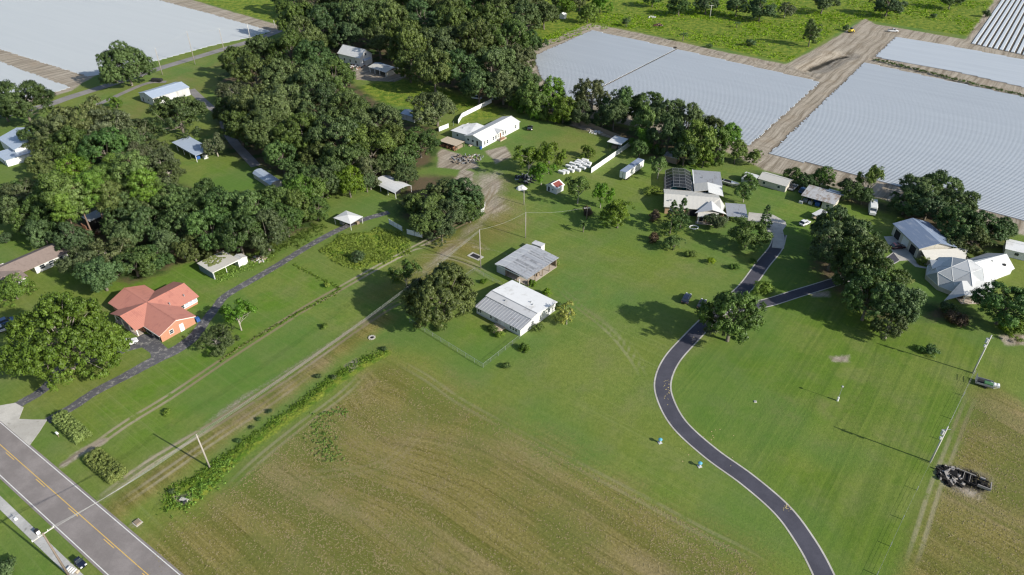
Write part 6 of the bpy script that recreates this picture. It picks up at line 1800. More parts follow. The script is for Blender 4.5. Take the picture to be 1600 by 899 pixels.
hedge((94, 655), (133, 689), 3.2, 2.3, 'dense green hedge block beside the old driveway by the road', L_hedge, 5)
hedge((145, 714), (188, 750), 3.6, 2.1, 'dense rounded hedge block between the wheel track and the road', L_hedge, 6)


def strip(name, label, pts, w, h, mat, n_m, seed, per=26, size=0.26, patchy=False):
    rng = random.Random(seed)
    P_ = smooth_line(W2(pts), 6)
    C, RC = [], []
    for a, b_ in zip(P_, P_[1:]):
        L = (b_ - a).length
        d = (b_ - a).normalized(); nr = Vector((-d.y, d.x, 0))
        for i in range(int(L * n_m) + (rng.random() < L * n_m % 1)):
            p = a.lerp(b_, rng.random()) + nr * rng.gauss(0, w / 3)
            if patchy and math.sin(p.x * 0.9 + p.y * 0.5) + math.sin(p.x * 0.37 - 1.0) < rng.uniform(-1.6, 0.6): continue
            r = rng.uniform(0.3, 1.0) * h
            C.append((p.x, p.y, r * 0.35)); RC.append(r)
    return tag(link(name, leafy(name, C, RC, mat, per, size, seed, up=0.8)), label, 'plants', kind='stuff')


bank = [(268, 795), (262, 770), (300, 750), (340, 722), (375, 698), (420, 664), (470, 630), (510, 598), (550, 572), (590, 552), (604, 548)]
strip('weedy_bank', 'rough weedy ditch bank along the top left of the dry field', bank, 1.5, 0.36, L_lime, 7, 21, 30, 0.2, patchy=True)
strip('weed_patches', 'bright green weeds on the ditch bank along the dry field', bank, 2.2, 0.22, L_weed, 18, 22, 24, 0.15)
strip('field_weeds', 'dark green weed patch inside the dry field', [(492, 660), (505, 680), (515, 705), (508, 722)], 4.5, 0.3, L_weed, 16, 27, 26, 0.17)
strip('field_weed_fringe', 'pale weed fringe at the top of the weed patch in the dry field', [(490, 655), (515, 645), (545, 645)], 2.5, 0.28, L_weed, 8, 28, 24, 0.2)
strip('weed_clump', 'tall weeds round the culvert at the lower end of the ditch bank', [(268, 785), (285, 790), (310, 770), (335, 740), (360, 716)], 3.6, 0.45, L_weed, 12, 23, 30, 0.2)
strip('fringe_weeds', 'line of uncut weeds along the mown lot beside the old driveway', [(455, 413), (480, 425), (505, 438), (530, 452), (505, 470), (470, 487), (430, 510), (400, 528), (370, 545), (345, 565)], 1.0, 0.35, L_lime, 4.5, 24, 22, 0.2)
strip('driveway_weeds', 'weeds between the old driveway and the wood', [(400, 400), (430, 392), (470, 372), (500, 352)], 6.0, 0.8, L_green, 9, 25, 30, 0.24)
strip('shed_weeds', 'tall weeds in front of the mossy open shed', [(338, 436), (360, 427), (385, 418), (405, 408), (420, 396)], 4.0, 0.6, L_weed, 9, 26, 30, 0.22)
for i, (x, y, r) in enumerate([(497, 589, 5), (421, 643, 5), (523, 589, 5), (600, 545, 5), (395, 668, 4), (404, 655, 4), (372, 690, 5), (268, 768, 5)]):
    tree('dshrub', x, y, r, 'small dark bush on the weedy ditch bank', group='bushes on the ditch bank')
# yellow tall grass on the corner lot
rng = random.Random(3); C, RC, C2, RC2 = [], [], [], []
poly = W2([(498, 392), (520, 378), (535, 366), (560, 366), (590, 356), (622, 362), (640, 378), (644, 398), (620, 402), (604, 412), (585, 410), (565, 424), (535, 416), (515, 406)])
xs = [p[0] for p in poly]; ys = [p[1] for p in poly]
while len(C) < 1900:
    x, y = rng.uniform(min(xs), max(xs)), rng.uniform(min(ys), max(ys))
    if len([1 for s_ in clip_line(poly, (x, y), (1.0, 0.0)) if s_ > 0]) % 2 == 0: continue
    w_ = math.sin(x * 0.35 + 1) * math.cos(y * 0.3) + 0.6 * math.sin(x * 0.9 + y * 0.7)
    if w_ < rng.uniform(-1.8, -0.1): continue
    r = rng.uniform(0.15, 0.62) * (0.8 + 0.35 * w_)
    if rng.random() < 0.3: C2.append((x, y, r * 0.3)); RC2.append(r)
    C.append((x, y, r * 0.4)); RC.append(r)
tag(link('tall_grass', leafy('tall_grass', C, RC, L_straw, 24, 0.2, 31, up=0.8)), 'yellow green tall grass on the uncut corner lot', 'grass', kind='stuff')
tag(link('tall_weeds', leafy('tall_weeds', C2, RC2, L_lime, 30, 0.26, 32, up=0.8)), 'darker weeds among the yellow tall grass', 'weeds', kind='stuff')
# tussocks of the far pasture
C, RC = [], []
poly = W2([(830, 84), (930, 45), (1000, 44), (1230, 96), (1340, 30), (1375, 32), (1515, 55), (1550, 5), (1500, 0), (1000, 0), (950, 20), (840, 60)])
xs = [p[0] for p in poly]; ys = [p[1] for p in poly]
while len(C) < 2600:
    x, y = rng.uniform(min(xs), max(xs)), rng.uniform(min(ys), max(ys))
    if len([1 for s_ in clip_line(poly, (x, y), (1.0, 0.0)) if s_ > 0]) % 2 == 0 or math.sin(x * 0.07) * math.cos(y * 0.09 + x * 0.02) < rng.uniform(-0.6, 0.4): continue
    r = rng.uniform(0.5, 1.5); C.append((x, y, 0.0)); RC.append(r)
tag(link('pasture_tussocks', leafy('pasture_tussocks', C, RC, L_lime, 14, 0.6, 33, 0.35, 0.8)), 'lumpy green tussocks of the far pasture', 'grass', kind='stuff')
# hay clods and tufts lying on the dry fields, in lines along the mowing direction
nr2 = np.random.default_rng(77)
PV, nC = [], 0
for poly, cnt in ((W2([(605, 572), (720, 628), (900, 726), (1150, 858), (1190, 905), (215, 905), (262, 818), (345, 775), (470, 668)]), 22000), (W2([(1525, 618), (1640, 640), (1700, 910), (1425, 910), (1480, 745)]), 4500)):
    a = np.array(poly); c0, c1 = a.min(0), a.max(0)
    q = nr2.uniform(c0, c1, (cnt * 4, 2))
    ins = np.zeros(len(q), bool)
    for k in range(len(poly)):
        p0, p1 = poly[k], poly[(k + 1) % len(poly)]
        ins ^= ((p0[1] > q[:, 1]) != (p1[1] > q[:, 1])) & (q[:, 0] < (p1[0] - p0[0]) * (q[:, 1] - p0[1]) / (p1[1] - p0[1] + 1e-9) + p0[0])
    q = q[ins]
    vv = q[:, 0] * math.sin(math.radians(37.5)) + q[:, 1] * math.cos(math.radians(37.5))
    uu = q[:, 0] * math.cos(math.radians(37.5)) - q[:, 1] * math.sin(math.radians(37.5))
    vv = vv + nr2.normal(0, 0.25, len(vv))
    dens = 0.5 + 0.5 * np.sin(vv * 1.35 + 0.8 * np.sin(uu * 0.05)) * np.sin(vv * 0.23 + 1.3 + 0.02 * uu)
    dens = (0.25 + 0.75 * dens ** 1.6) * (0.3 + 0.7 * np.clip(0.5 + np.sin(uu * 0.045 + vv * 0.10) + 0.5 * np.sin(uu * 0.11 - vv * 0.07 + 2), 0, 1))

    q = q[nr2.random(len(q)) < dens]
    PV.append(q[:cnt])
q = np.concatenate(PV); n_ = len(q)
r_ = nr2.uniform(0.04, 0.15, n_)[:, None]; an = nr2.uniform(0, 6.28, n_)
dx = np.stack([np.cos(an), np.sin(an)], 1) * r_ * nr2.uniform(0.8, 2.0, n_)[:, None]; dy = np.stack([-np.sin(an), np.cos(an)], 1) * r_
z0 = np.zeros((n_, 1)); top = r_ * nr2.uniform(0.6, 1.1, n_)[:, None]
Vc = np.stack([np.hstack([q + dx, z0]), np.hstack([q + dy, z0]), np.hstack([q - dx, z0]), np.hstack([q - dy, z0]), np.hstack([q, top])], 1).reshape(-1, 3)
b5 = (np.arange(n_) * 5)[:, None]
Fc = np.concatenate([b5 + np.array([[0, 1, 4]]), b5 + np.array([[1, 2, 4]]), b5 + np.array([[2, 3, 4]]), b5 + np.array([[3, 0, 4]])])
M_clod = simple('dry_hay_clods', (0.215, 0.178, 0.085), 0.95, var=0.35, scale=0.4)
tag(link('hay_clods', np_mesh('hay_clods', Vc, Fc, M_clod)), 'scattered dry hay clods on the mown fields', 'hay', kind='stuff')
# fallen leaves on the driveway
m = MB(); rl_ = random.Random(8)
for (x0, y0, sx, sy, k) in ((1042, 605, 6, 22, 26), (1229, 793, 6, 5, 16), (1100, 700, 60, 45, 14), (1085, 530, 14, 14, 8)):
    for i in range(k):
        g = G(x0 + rl_.gauss(0, sx / 2), y0 + rl_.gauss(0, sy / 2)); a = rl_.uniform(0, 6); r = rl_.uniform(0.08, 0.17)
        m.add([(g.x + r * math.cos(a + w), g.y + r * math.sin(a + w), 0.045 + 0.02 * (j % 2)) for j, w in enumerate((0, 1.57, 3.14, 4.7))], [(0, 1, 2, 3)])
tag(m.build('fallen_leaves', simple('fallen_leaf', (0.42, 0.34, 0.16), 0.8)), 'pale fallen leaves scattered on the dark driveway', 'leaves', kind='stuff')
# plants along the ditch between the two right fields
strip('ditch_weeds', 'green and brown weeds in the ditch between the right hand fields', [(1366, 93), (1430, 108), (1500, 126), (1600, 150), (1700, 172)], 2.0, 0.7, L_green, 3.0, 34, 20, 0.4)

# ------------------------------------------------------------------ vehicles


def loft(m, secs):
    """secs: list of (x, [(y, z)...]) rings with equal counts"""
    n = len(secs[0][1]); b0 = len(m.v)
    for x, ring in secs:
        for y, z in ring: m.v.append((x, y, z))
    for i in range(len(secs) - 1):
        for k in range(n):
            j = (k + 1) % n
            m.f.append((b0 + i * n + k, b0 + i * n + j, b0 + (i + 1) * n + j, b0 + (i + 1) * n + k))
    m.f.append(tuple(b0 + k for k in reversed(range(n)))); m.f.append(tuple(b0 + (len(secs) - 1) * n + k for k in range(n)))
    return m


def paint(name, col):
    t = NT(name); t.done(t.mix(t.noise(t.obj(), 1.0), col, tuple(x * 0.9 for x in col)), 0.25, 0.0, 0.5)
    t.b.inputs['Coat Weight'].default_value = 0.5
    return t.m


P_white = paint('white_car_paint', (0.72, 0.72, 0.72)); P_dark = paint('dark_blue_paint', (0.012, 0.016, 0.035)); P_blk = paint('black_car_paint', (0.012, 0.012, 0.014))
P_silver = paint('silver_paint', (0.42, 0.43, 0.45)); P_maroon = paint('maroon_paint', (0.06, 0.012, 0.014)); P_blue = paint('blue_paint', (0.04, 0.09, 0.2)); P_yellow = paint('yellow_machine_paint', (0.62, 0.46, 0.04)); P_green = paint('green_machine_paint', (0.06, 0.16, 0.05))
M_tyre = simple('tyre_rubber', (0.02, 0.02, 0.02), 0.85)


def ring(w, z0, z1, b=0.12):
    return [(-w, z0 + b), (-w + b, z0), (w - b, z0), (w, z0 + b), (w, z1 - b), (w - b, z1), (-w + b, z1), (-w, z1 - b)]


def car(name, px, py, ang, mat, label, cat='car', L=4.6, Wd=1.85, Ht=1.6, bed=False, z=0.03):
    g = G(px, py); e_ = empty(name, (g.x, g.y, z), ang, label, cat)
    w = Wd / 2; h = L / 2; bz = 0.92 * Ht / 1.55
    m = loft(MB(), [(-h, ring(w * 0.82, 0.42, bz * 0.86)), (-h + 0.15, ring(w * 0.94, 0.3, bz * 0.98)), (-h + 0.8, ring(w, 0.25, bz)), (h - 1.3, ring(w, 0.25, bz)), (h - 0.35, ring(w * 0.95, 0.28, bz * 0.86)), (h, ring(w * 0.78, 0.4, bz * 0.68))])
    m.build('body', mat, e_)
    c0, c1 = (-h + 0.3, h - 1.35) if not bed else (-h + 2.1, h - 1.45)
    m = loft(MB(), [(c0, ring(w * 0.86, bz - 0.05, bz + 0.03, 0.02)), (c0 + 0.35, ring(w * 0.78, bz - 0.05, Ht - 0.06, 0.05)), (c1 - 0.75, ring(w * 0.78, bz - 0.05, Ht - 0.05, 0.05)), (c1, ring(w * 0.86, bz - 0.05, bz + 0.03, 0.02))])
    m.build('windows', B_glass, e_)
    MB().bbox(c0 + 0.34, -w * 0.76, Ht - 0.05, c1 - 0.76, w * 0.76, Ht + 0.02, 0.03).build('roof', mat, e_)
    for s_ in (-1, 1):
        MB().box(c0 + 0.5, s_ * w * 0.79 - 0.02, bz, c0 + 0.62, s_ * w * 0.79 + 0.02, Ht - 0.05).build('pillar', mat, e_)
        MB().bbox(h - 0.32, s_ * w * 0.62 - 0.18, bz * 0.66, h - 0.06, s_ * w * 0.62 + 0.18, bz * 0.83, 0.03).build('headlight', B_trim, e_)
        MB().bbox(-h - 0.01, s_ * w * 0.66 - 0.12, bz * 0.66, -h + 0.12, s_ * w * 0.66 + 0.12, bz * 0.9, 0.02).build('tail_light', B_rust, e_)
        MB().bbox(c1 - 0.35, s_ * (w + 0.1) - 0.08, bz, c1 - 0.2, s_ * (w + 0.1) + 0.08, bz + 0.14, 0.02).build('mirror', mat, e_)
        for x in (-h + 0.85, h - 0.9):
            wh = MB().tube([(x, s_ * (w - 0.2), 0.33), (x, s_ * (w + 0.01), 0.33)], 0.34, 14).build('wheel', M_tyre, e_)
            MB().tube([(x, s_ * (w + 0.0), 0.33), (x, s_ * (w + 0.02), 0.33)], 0.2, 10).build('rim', B_steel, wh)
    if bed: MB().box(-h + 0.2, -w * 0.84, bz + 0.001, -h + 2.0, w * 0.84, bz + 0.02).build('bed', B_dark, e_)
    return e_


def rad(a): return math.radians(a)


car('white_car', 201, 539, rad(40), P_white, 'white hatchback parked on the spur of the red roofed house')
car('dark_car', 1072, 469, rad(62), P_dark, 'dark blue car on the lawn beside the driveway oak', L=4.8)
car('black_car', 1096, 478, rad(62), P_blk, 'black car half hidden under the driveway oak')
car('silver_car', 5, 517, rad(40), P_silver, 'silver car under the huge oak at the left edge')
car('blue_car', 11, 505, rad(40), P_blue, 'dark blue car under the huge oak at the left edge')
car('maroon_car', 1402, 388, rad(8), P_maroon, 'dark maroon car in front of the open bay of the blue roofed garage')
car('white_car', 1257, 351, rad(35), P_white, 'white car on the lawn beside the flat utility trailer', L=4.2)
car('pickup_truck', 1239, 295, rad(50), P_silver, 'pale pickup truck parked in shade between the two sheds', 'pickup truck', L=5.2, bed=True)
car('blue_car', 1254, 300, rad(50), P_blue, 'blue car in the dark gap left of the open fronted shed')
car('white_car', 745, 155, rad(-25), P_white, 'white car on the grass behind the upper white fence')
car('white_truck', 1395, 50, rad(-15), P_white, 'white pickup truck on the dirt at the field junction', 'pickup truck', L=5.6, Ht=1.9, bed=True)
car('small_dark_cart', 128, 884, rad(-34), P_dark, 'small dark cart standing on the pavement in the lower left corner', 'cart', L=2.3, Wd=1.25, Ht=1.3, z=0.12)
car('black_jeep', 828, 202, rad(85), P_blk, 'black and white off road buggy on the lawn right of the white L shaped house', 'buggy', L=4.4, Wd=2.2, Ht=1.5)


SING = dict(wheels='wheel', legs='leg', boards='board', stones='stone', slats='slat', deck='deck_plank')


def loose(m):
    """the separate pieces of a collected mesh"""
    par = list(range(len(m.v)))
    def f(i):
        while par[i] != i: par[i] = par[par[i]]; i = par[i]
        return i
    for fc in m.f:
        for k in fc[1:]: par[f(k)] = f(fc[0])
    out = {}
    for fc in m.f: out.setdefault(f(fc[0]), []).append(fc)
    if len(out) == 1 or len(out) > 40: return [m]
    res = []
    for fs in out.values():
        ids = sorted({k for fc in fs for k in fc}); mp = {k: i for i, k in enumerate(ids)}
        res.append(MB().add([m.v[k] for k in ids], [tuple(mp[k] for k in fc) for fc in fs]))
    return res


def simple_thing(name, label, cat, px, py, ang, parts, group=None, z=0.0):
    g = G(px, py); e_ = empty(name, (g.x, g.y, z), ang, label, cat, group)
    for pn, mat, fn in parts:
        m = MB(); fn(m); pieces = loose(m)
        for q in pieces: q.build(SING.get(pn, pn) if len(pieces) > 1 else pn, mat, e_)
    return e_


def wheels(m, xs_, w, r=0.33, t_=0.2):
    for x in xs_:
        for s_ in (-1, 1): m.tube([(x, s_ * (w - t_), r), (x, s_ * w, r)], r, 12)


simple_thing('utility_trailer', 'flat pale utility trailer beside the white car on the lawn', 'trailer', 1279, 341, rad(38),
             [('deck', B_woodpale, lambda m: m.box(-2.6, -1.15, 0.62, 2.6, 1.15, 0.74)), ('cover', B_palegrey, lambda m: m.slab([(-2.7, -1.3, 1.9), (2.7, -1.3, 1.9), (2.7, 1.3, 2.0), (-2.7, 1.3, 2.0)], 0.08)),
              ('frame', B_steel, lambda m: [m.box(x, y, 0.7, x + 0.08, y + 0.08, 1.9) for x in (-2.5, 2.4) for y in (-1.1, 1.02)]), ('wheels', M_tyre, lambda m: wheels(m, (-0.4, 0.5), 1.3))])
simple_thing('camper', 'white camper van parked in the shade under the dark trees', 'camper', 1362, 331, rad(-112),
             [('body', B_white, lambda m: loft(m, [(-3.6, ring(1.15, 0.5, 2.9, 0.15)), (1.6, ring(1.15, 0.5, 2.9, 0.15)), (2.1, ring(1.12, 0.5, 2.75, 0.15)), (2.5, ring(1.05, 0.5, 1.5, 0.15)), (3.4, ring(0.98, 0.5, 1.25, 0.15))])),
              ('windscreen', B_glass, lambda m: m.add([(2.14, -0.95, 2.6), (2.14, 0.95, 2.6), (2.5, 0.92, 1.58), (2.5, -0.92, 1.58)], [(0, 3, 2, 1)])), ('roof_unit', B_palegrey, lambda m: m.bbox(-1.5, -0.4, 2.9, -0.5, 0.4, 3.15, 0.05)),
              ('wheels', M_tyre, lambda m: wheels(m, (-2.2, 2.4), 1.12, 0.38))])
simple_thing('motor_boat', 'grey and white motor boat on the lawn right of the tan house', 'boat', 1141, 290, rad(-38),
             [('hull', B_white, lambda m: loft(m, [(-2.9, [(-1.0, 1.3), (-0.7, 0.5), (0.7, 0.5), (1.0, 1.3)]), (0.8, [(-1.1, 1.4), (-0.7, 0.5), (0.7, 0.5), (1.1, 1.4)]), (2.2, [(-0.7, 1.55), (-0.25, 0.75), (0.25, 0.75), (0.7, 1.55)]), (3.1, [(-0.08, 1.7), (-0.05, 1.3), (0.05, 1.3), (0.08, 1.7)])])),
              ('cockpit', B_dark, lambda m: m.box(-2.4, -0.75, 1.3, 0.4, 0.75, 1.43)), ('windscreen', B_bluepale, lambda m: m.slab([(0.4, -0.85, 1.5), (0.9, -0.8, 1.5), (0.5, 0, 1.95), (0.2, 0, 1.95)], 0.05)),
              ('outboard', B_black, lambda m: m.bbox(-3.3, -0.25, 0.9, -2.92, 0.25, 1.8, 0.08)), ('trailer_frame', B_steel, lambda m: [m.box(-2.6, -0.8, 0.3, 2.6, -0.7, 0.4), m.box(-2.6, 0.7, 0.3, 2.6, 0.8, 0.4)]), ('wheels', M_tyre, lambda m: wheels(m, (-0.8,), 1.2))])
simple_thing('yellow_machine', 'yellow machine at the left rim of the dirt junction', 'machine', 1329, 51, rad(40),
             [('body', P_yellow, lambda m: m.bbox(-1.6, -0.9, 0.6, 1.2, 0.9, 1.9, 0.2)), ('cab', B_glass, lambda m: m.bbox(-0.5, -0.7, 1.9, 0.6, 0.7, 2.8, 0.1)), ('bucket', P_yellow, lambda m: m.box(1.9, -1.0, 0.2, 2.6, 1.0, 1.0)),
              ('arm', B_steel, lambda m: [m.box(1.2, -0.8, 0.8, 2.0, -0.65, 1.0), m.box(1.2, 0.65, 0.8, 2.0, 0.8, 1.0)]), ('wheels', M_tyre, lambda m: wheels(m, (-1.0, 0.8), 1.05, 0.6, 0.35))])
simple_thing('mower_trailer', 'dark open trailer with green and white gear beside the right wire fence', 'trailer', 1541, 603, rad(-28),
             [('deck', B_dark, lambda m: m.box(-2.3, -1.1, 0.5, 1.2, 1.1, 0.62)), ('side_rail', B_steel, lambda m: [m.box(-2.3, -1.12, 0.62, 1.2, -1.06, 1.1), m.box(-2.3, 1.06, 0.62, 1.2, 1.12, 1.1)]),
              ('ramp', B_steel, lambda m: [m.box(-2.42, y, 0.6, -2.34, y + 0.06, 2.0) for y in (-1.1, -0.55, 0.0, 0.5, 1.04)] + [m.box(-2.42, -1.1, z, -2.34, 1.1, z + 0.07) for z in (0.6, 1.2, 1.93)]), ('mower', P_green, lambda m: m.bbox(-0.8, -0.9, 0.62, 1.0, 0.2, 1.3, 0.1)),
              ('bundle', B_trim, lambda m: [m.bbox(0.4 + 0.7 * i, -0.5 + 0.1 * i, 0.62, 1.0 + 0.7 * i, 0.5 + 0.1 * i, 1.2, 0.15) for i in range(3)]), ('drawbar', B_steel, lambda m: m.tube([(1.2, -0.9, 0.5), (2.6, 0, 0.5), (1.2, 0.9, 0.5)], 0.06, 5)), ('wheels', M_tyre, lambda m: wheels(m, (-0.4,), 1.35))])
simple_thing('tank_trailer', 'rusty farm implement by the warehouse yard', 'machine', 246, 128, rad(-10),
             [('body', B_dark, lambda m: m.bbox(-2.6, -0.9, 0.5, 2.6, 0.9, 1.6, 0.2)), ('wheels', M_tyre, lambda m: wheels(m, (-1.6, 1.6), 1.0, 0.5))])

# white tubs in rows
n = 0
BX = [(877.5, 271), (884, 270), (892, 268), (902, 267), (889, 262), (896, 263), (904, 260), (910, 264), (895, 258), (903, 256.5), (911, 258), (917, 261), (906, 254), (913, 255), (919, 256.5), (914, 252.5)]
first = None
for i, (x, y) in enumerate(BX):
    g = G(x, y)
    if first is None:
        first = empty('white_tub', g, rad(-38), 'long white covered tub standing in the rows beside the white panel fence', 'tub', 'white tubs beside the panel fence')
        MB().bbox(-1.25, -0.55, 0, 1.25, 0.55, 0.75, 0.12).build('tub_body', B_trim, first); MB().bbox(-1.3, -0.6, 0.76, 1.3, 0.6, 0.92, 0.06).build('lid', B_whiteroof, first); MB().box(-0.9, -0.62, 0.25, 0.9, -0.56, 0.4).build('handle_bar', B_steel, first)
    else:
        c_ = copy_tree(first); c_.location = g; c_.rotation_euler = (0, 0, rad(-38 + RND.uniform(-7, 7)))

# ------------------------------------------------------------------ heaps and small yard things


def heap(name, label, cat, px, py, r, mats, n, seed, lo=0.2, hi=0.9, flat=0.5, z=0.0):
    """a pile of separate boards, slabs and lumps"""
    g = G(px, py); e_ = empty(name, g, 0, label, cat)
    rng = random.Random(seed)
    groups_ = {}
    for i in range(n):
        a, d = rng.uniform(0, 6.28), r * rng.random() ** 0.6
        mi = rng.randrange(len(mats)); m = groups_.setdefault(mi, MB())
        L, w, t_ = rng.uniform(lo, hi), rng.uniform(lo, hi) * 0.4, rng.uniform(0.06, 0.25)
        zc_ = (1 - d / r) * r * flat * rng.uniform(0.3, 1) + 0.05
        M_ = Matrix.Translation((d * math.cos(a), d * math.sin(a), zc_)) @ Matrix.Rotation(rng.uniform(0, 6.28), 4, 'Z') @ Matrix.Rotation(rng.uniform(-0.5, 0.5), 4, 'Y')
        q = MB().box(-L, -w, -t_, L, w, t_)
        m.add([M_ @ Vector(v) for v in q.v], q.f)
    for mi, m in groups_.items(): tag(m.build(('boards', 'rubble', 'scrap')[mi % 3], mats[mi], e_), kind='stuff')
    return e_


M_char = simple('charred_wood', (0.014, 0.012, 0.011), 0.9, var=0.4)
M_ash = simple('ash_grey', (0.28, 0.26, 0.24), 0.9, var=0.3)
heap('scrap_heap', 'brown and white scrap heap by the weeds right of the little white shed', 'scrap heap', 405, 405, 2.2, [B_woodpale, B_wood, B_tarp], 60, 1, 0.1, 0.5, 0.3)
heap('rubble_heap', 'low grey rubble heap in front of the white L shaped house', 'rubble heap', 722, 249, 4.5, [B_wood, B_steel, B_dark], 110, 2, 0.12, 0.5, flat=0.08)
heap('rubble_heap', 'rubble and boards strewn left of the shaded yard below the white L shaped house', 'rubble heap', 742, 247, 3.5, [B_steel, B_tarp, B_wood], 50, 3, 0.12, 0.45, flat=0.08)
heap('brush_pile', 'brown rubble heap in the far pasture', 'rubble heap', 1029, 40, 2.6, [B_wood, B_rust, B_dark], 60, 4)
heap('scrap_heap', 'white and brown clutter beside the gabled white house', 'scrap heap', 556, 104, 5.0, [B_trim, B_rust, B_dark], 70, 5, flat=0.12)
heap('scrap_heap', 'dark clutter under the crooked trees left of the small red roofed shed', 'scrap heap', 822, 279, 4.0, [B_dark, B_steel, B_black], 60, 6, flat=0.15)
heap('scrap_heap', 'scatter of pale pallets on the grass near the board fence', 'scrap heap', 932, 207, 3.0, [B_trim, B_palegrey, B_tarp], 26, 7, 0.2, 0.8, flat=0.06)
heap('scrap_heap', 'clutter at the foot of the huge oak wood cabin with red boards', 'scrap heap', 140, 366, 3.0, [B_rust, B_woodpale, B_rust], 30, 8)
heap('white_scraps', 'white appliance and boards behind the pasture tree', 'scrap heap', 1018, 27, 2.2, [B_trim, B_trim, B_palegrey], 14, 9, flat=0.2)
# timber stack with a flat deck
simple_thing('timber_platform', 'raised plank platform over stacked junk left of the white L shaped house', 'platform', 706, 229, rad(-36),
             [('deck', B_woodpale, lambda m: [m.box(-4.3 + 0.72 * i, -2.6, 2.1, -3.62 + 0.72 * i, 2.6, 2.2) for i in range(12)]), ('legs', B_wood, lambda m: [m.box(x, y, 0, x + 0.2, y + 0.2, 2.1) for x in (-4.2, 0, 4.0) for y in (-2.5, 2.3)]),
              ('stacked_junk', B_rust, lambda m: [m.box(-3.8 + 1.1 * i, -2.9 + 0.3 * (i % 3), 0, -3.0 + 1.1 * i, -1.0, 0.7 + 0.4 * (i % 2)) for i in range(7)]), ('boards', B_wood, lambda m: [m.box(-3.5 + 1.3 * i, -1.0, 0, -2.8 + 1.3 * i, 2.2, 1.2) for i in range(6)])])
# tarpaulin heap
g = G(815, 295); m = MB(); rr = random.Random(4)
top = [(0.3, 0.1, 1.2)]; r1_ = [(1.3 * math.cos(a) * rr.uniform(.8, 1.1), 1.0 * math.sin(a) * rr.uniform(.8, 1.1), rr.uniform(0.8, 1.1)) for a in np.arange(0, 6.2, 0.7)]; r2_ = [(1.9 * math.cos(a) * rr.uniform(.9, 1.2), 1.6 * math.sin(a) * rr.uniform(.9, 1.2), 0.0) for a in np.arange(0, 6.2, 0.7)]
n9 = len(r1_); m.add(top + r1_ + r2_, [(0, 1 + k, 1 + (k + 1) % n9) for k in range(n9)] + [(1 + k, 1 + n9 + k, 1 + n9 + (k + 1) % n9, 1 + (k + 1) % n9) for k in range(n9)])
tag(m.build('covered_heap', B_tarp, None, loc=g), 'heap under a pale tarpaulin left of the small red roofed shed', 'covered heap')
# burnt trailer and logs
heap('burnt_brush', 'charred brush pile on the burnt patch by the right boundary', 'burnt pile', 1484, 744, 2.4, [M_char, M_char, M_ash], 90, 11, 0.3, 1.0, 0.28)
e_ = simple_thing('burnt_trailer', 'burnt out black trailer frame with ash heaped at one end', 'trailer', 1517, 752, rad(-33),
                  [('frame', M_char, lambda m: [m.box(-3.1, -1.2, 0.35, 2.9, -1.05, 0.6), m.box(-3.1, 1.05, 0.35, 2.9, 1.2, 0.6)] + [m.box(x, -1.2, 0.4, x + 0.12, 1.2, 0.52) for x in np.arange(-3.0, 2.9, 0.75)]),
                   ('bed_plate', M_char, lambda m: m.box(-3.0, -1.05, 0.28, -0.4, 1.05, 0.36)), ('side_beam', M_ash, lambda m: m.tube([(-2.6, 1.35, 0.75), (0.6, 1.25, 0.7)], 0.09, 5)),
                   ('cross_beam', M_ash, lambda m: [m.tube([(-1.6, -1.1, 0.66), (-1.4, 1.1, 0.7)], 0.06, 5), m.tube([(-0.4, -1.1, 0.66), (-0.3, 1.1, 0.7)], 0.06, 5)]), ('end_shell', M_ash, lambda m: [m.box(1.0, -1.35, 0.5, 3.3, -1.2, 1.05), m.box(3.2, -1.2, 0.5, 3.35, 1.0, 0.9), m.box(1.3, 1.0, 0.6, 2.2, 1.3, 0.95)]),
                   ('ash_rubble', M_char, lambda m: [m.bbox(1.0 + 0.5 * i, -0.9 + 0.45 * (i % 3), 0, 1.6 + 0.5 * i, -0.3 + 0.45 * (i % 3), 0.5 + 0.2 * (i % 2), 0.1) for i in range(4)]), ('wheels', M_char, lambda m: wheels(m, (-0.6, 0.4), 1.4, 0.32))])
# small things
for x, y, l in ((1031, 692, 'upper of the two blue capped standpipes left of the driveway curve'), (1093, 729, 'lower of the two blue capped standpipes, nearer the driveway')):
    simple_thing('standpipe', l, 'standpipe', x, y, 0.3, [('pipe', B_palegrey, lambda m: m.tube([(0, 0, 0), (0, 0, 0.9)], 0.22, 8)), ('cap', simple('light_blue_plastic', (0.10, 0.36, 0.50), 0.5), lambda m: m.tube([(0, 0, 0.9), (0, 0, 1.05), (0, 0, 1.22)], [0.42, 0.44, 0.2], 10)), ('base', B_palegrey, lambda m: m.box(-0.4, -0.4, 0, 0.4, 0.4, 0.12))])
simple_thing('mailbox', 'white mailbox on the verge by the first hedge block', 'mailbox', 92, 683, rad(-35), [('post', B_wood, lambda m: m.box(-0.06, -0.06, 0, 0.06, 0.06, 1.0)), ('box', B_trim, lambda m: m.bbox(-0.45, -0.2, 1.0, 0.35, 0.2, 1.4, 0.12)), ('door', B_palegrey, lambda m: m.box(0.36, -0.17, 1.02, 0.38, 0.17, 1.32))])
simple_thing('culvert_headwall', 'pale culvert stone at the lower end of the ditch bank', 'culvert', 288, 782, rad(-20), [('slab', M_conc, lambda m: m.bbox(-0.9, -0.4, 0, 0.9, 0.4, 0.35, 0.1)), ('pipe', B_dark, lambda m: m.tube([(0.5, -0.7, 0.3), (0.9, -0.2, 0.35)], 0.28, 10))])
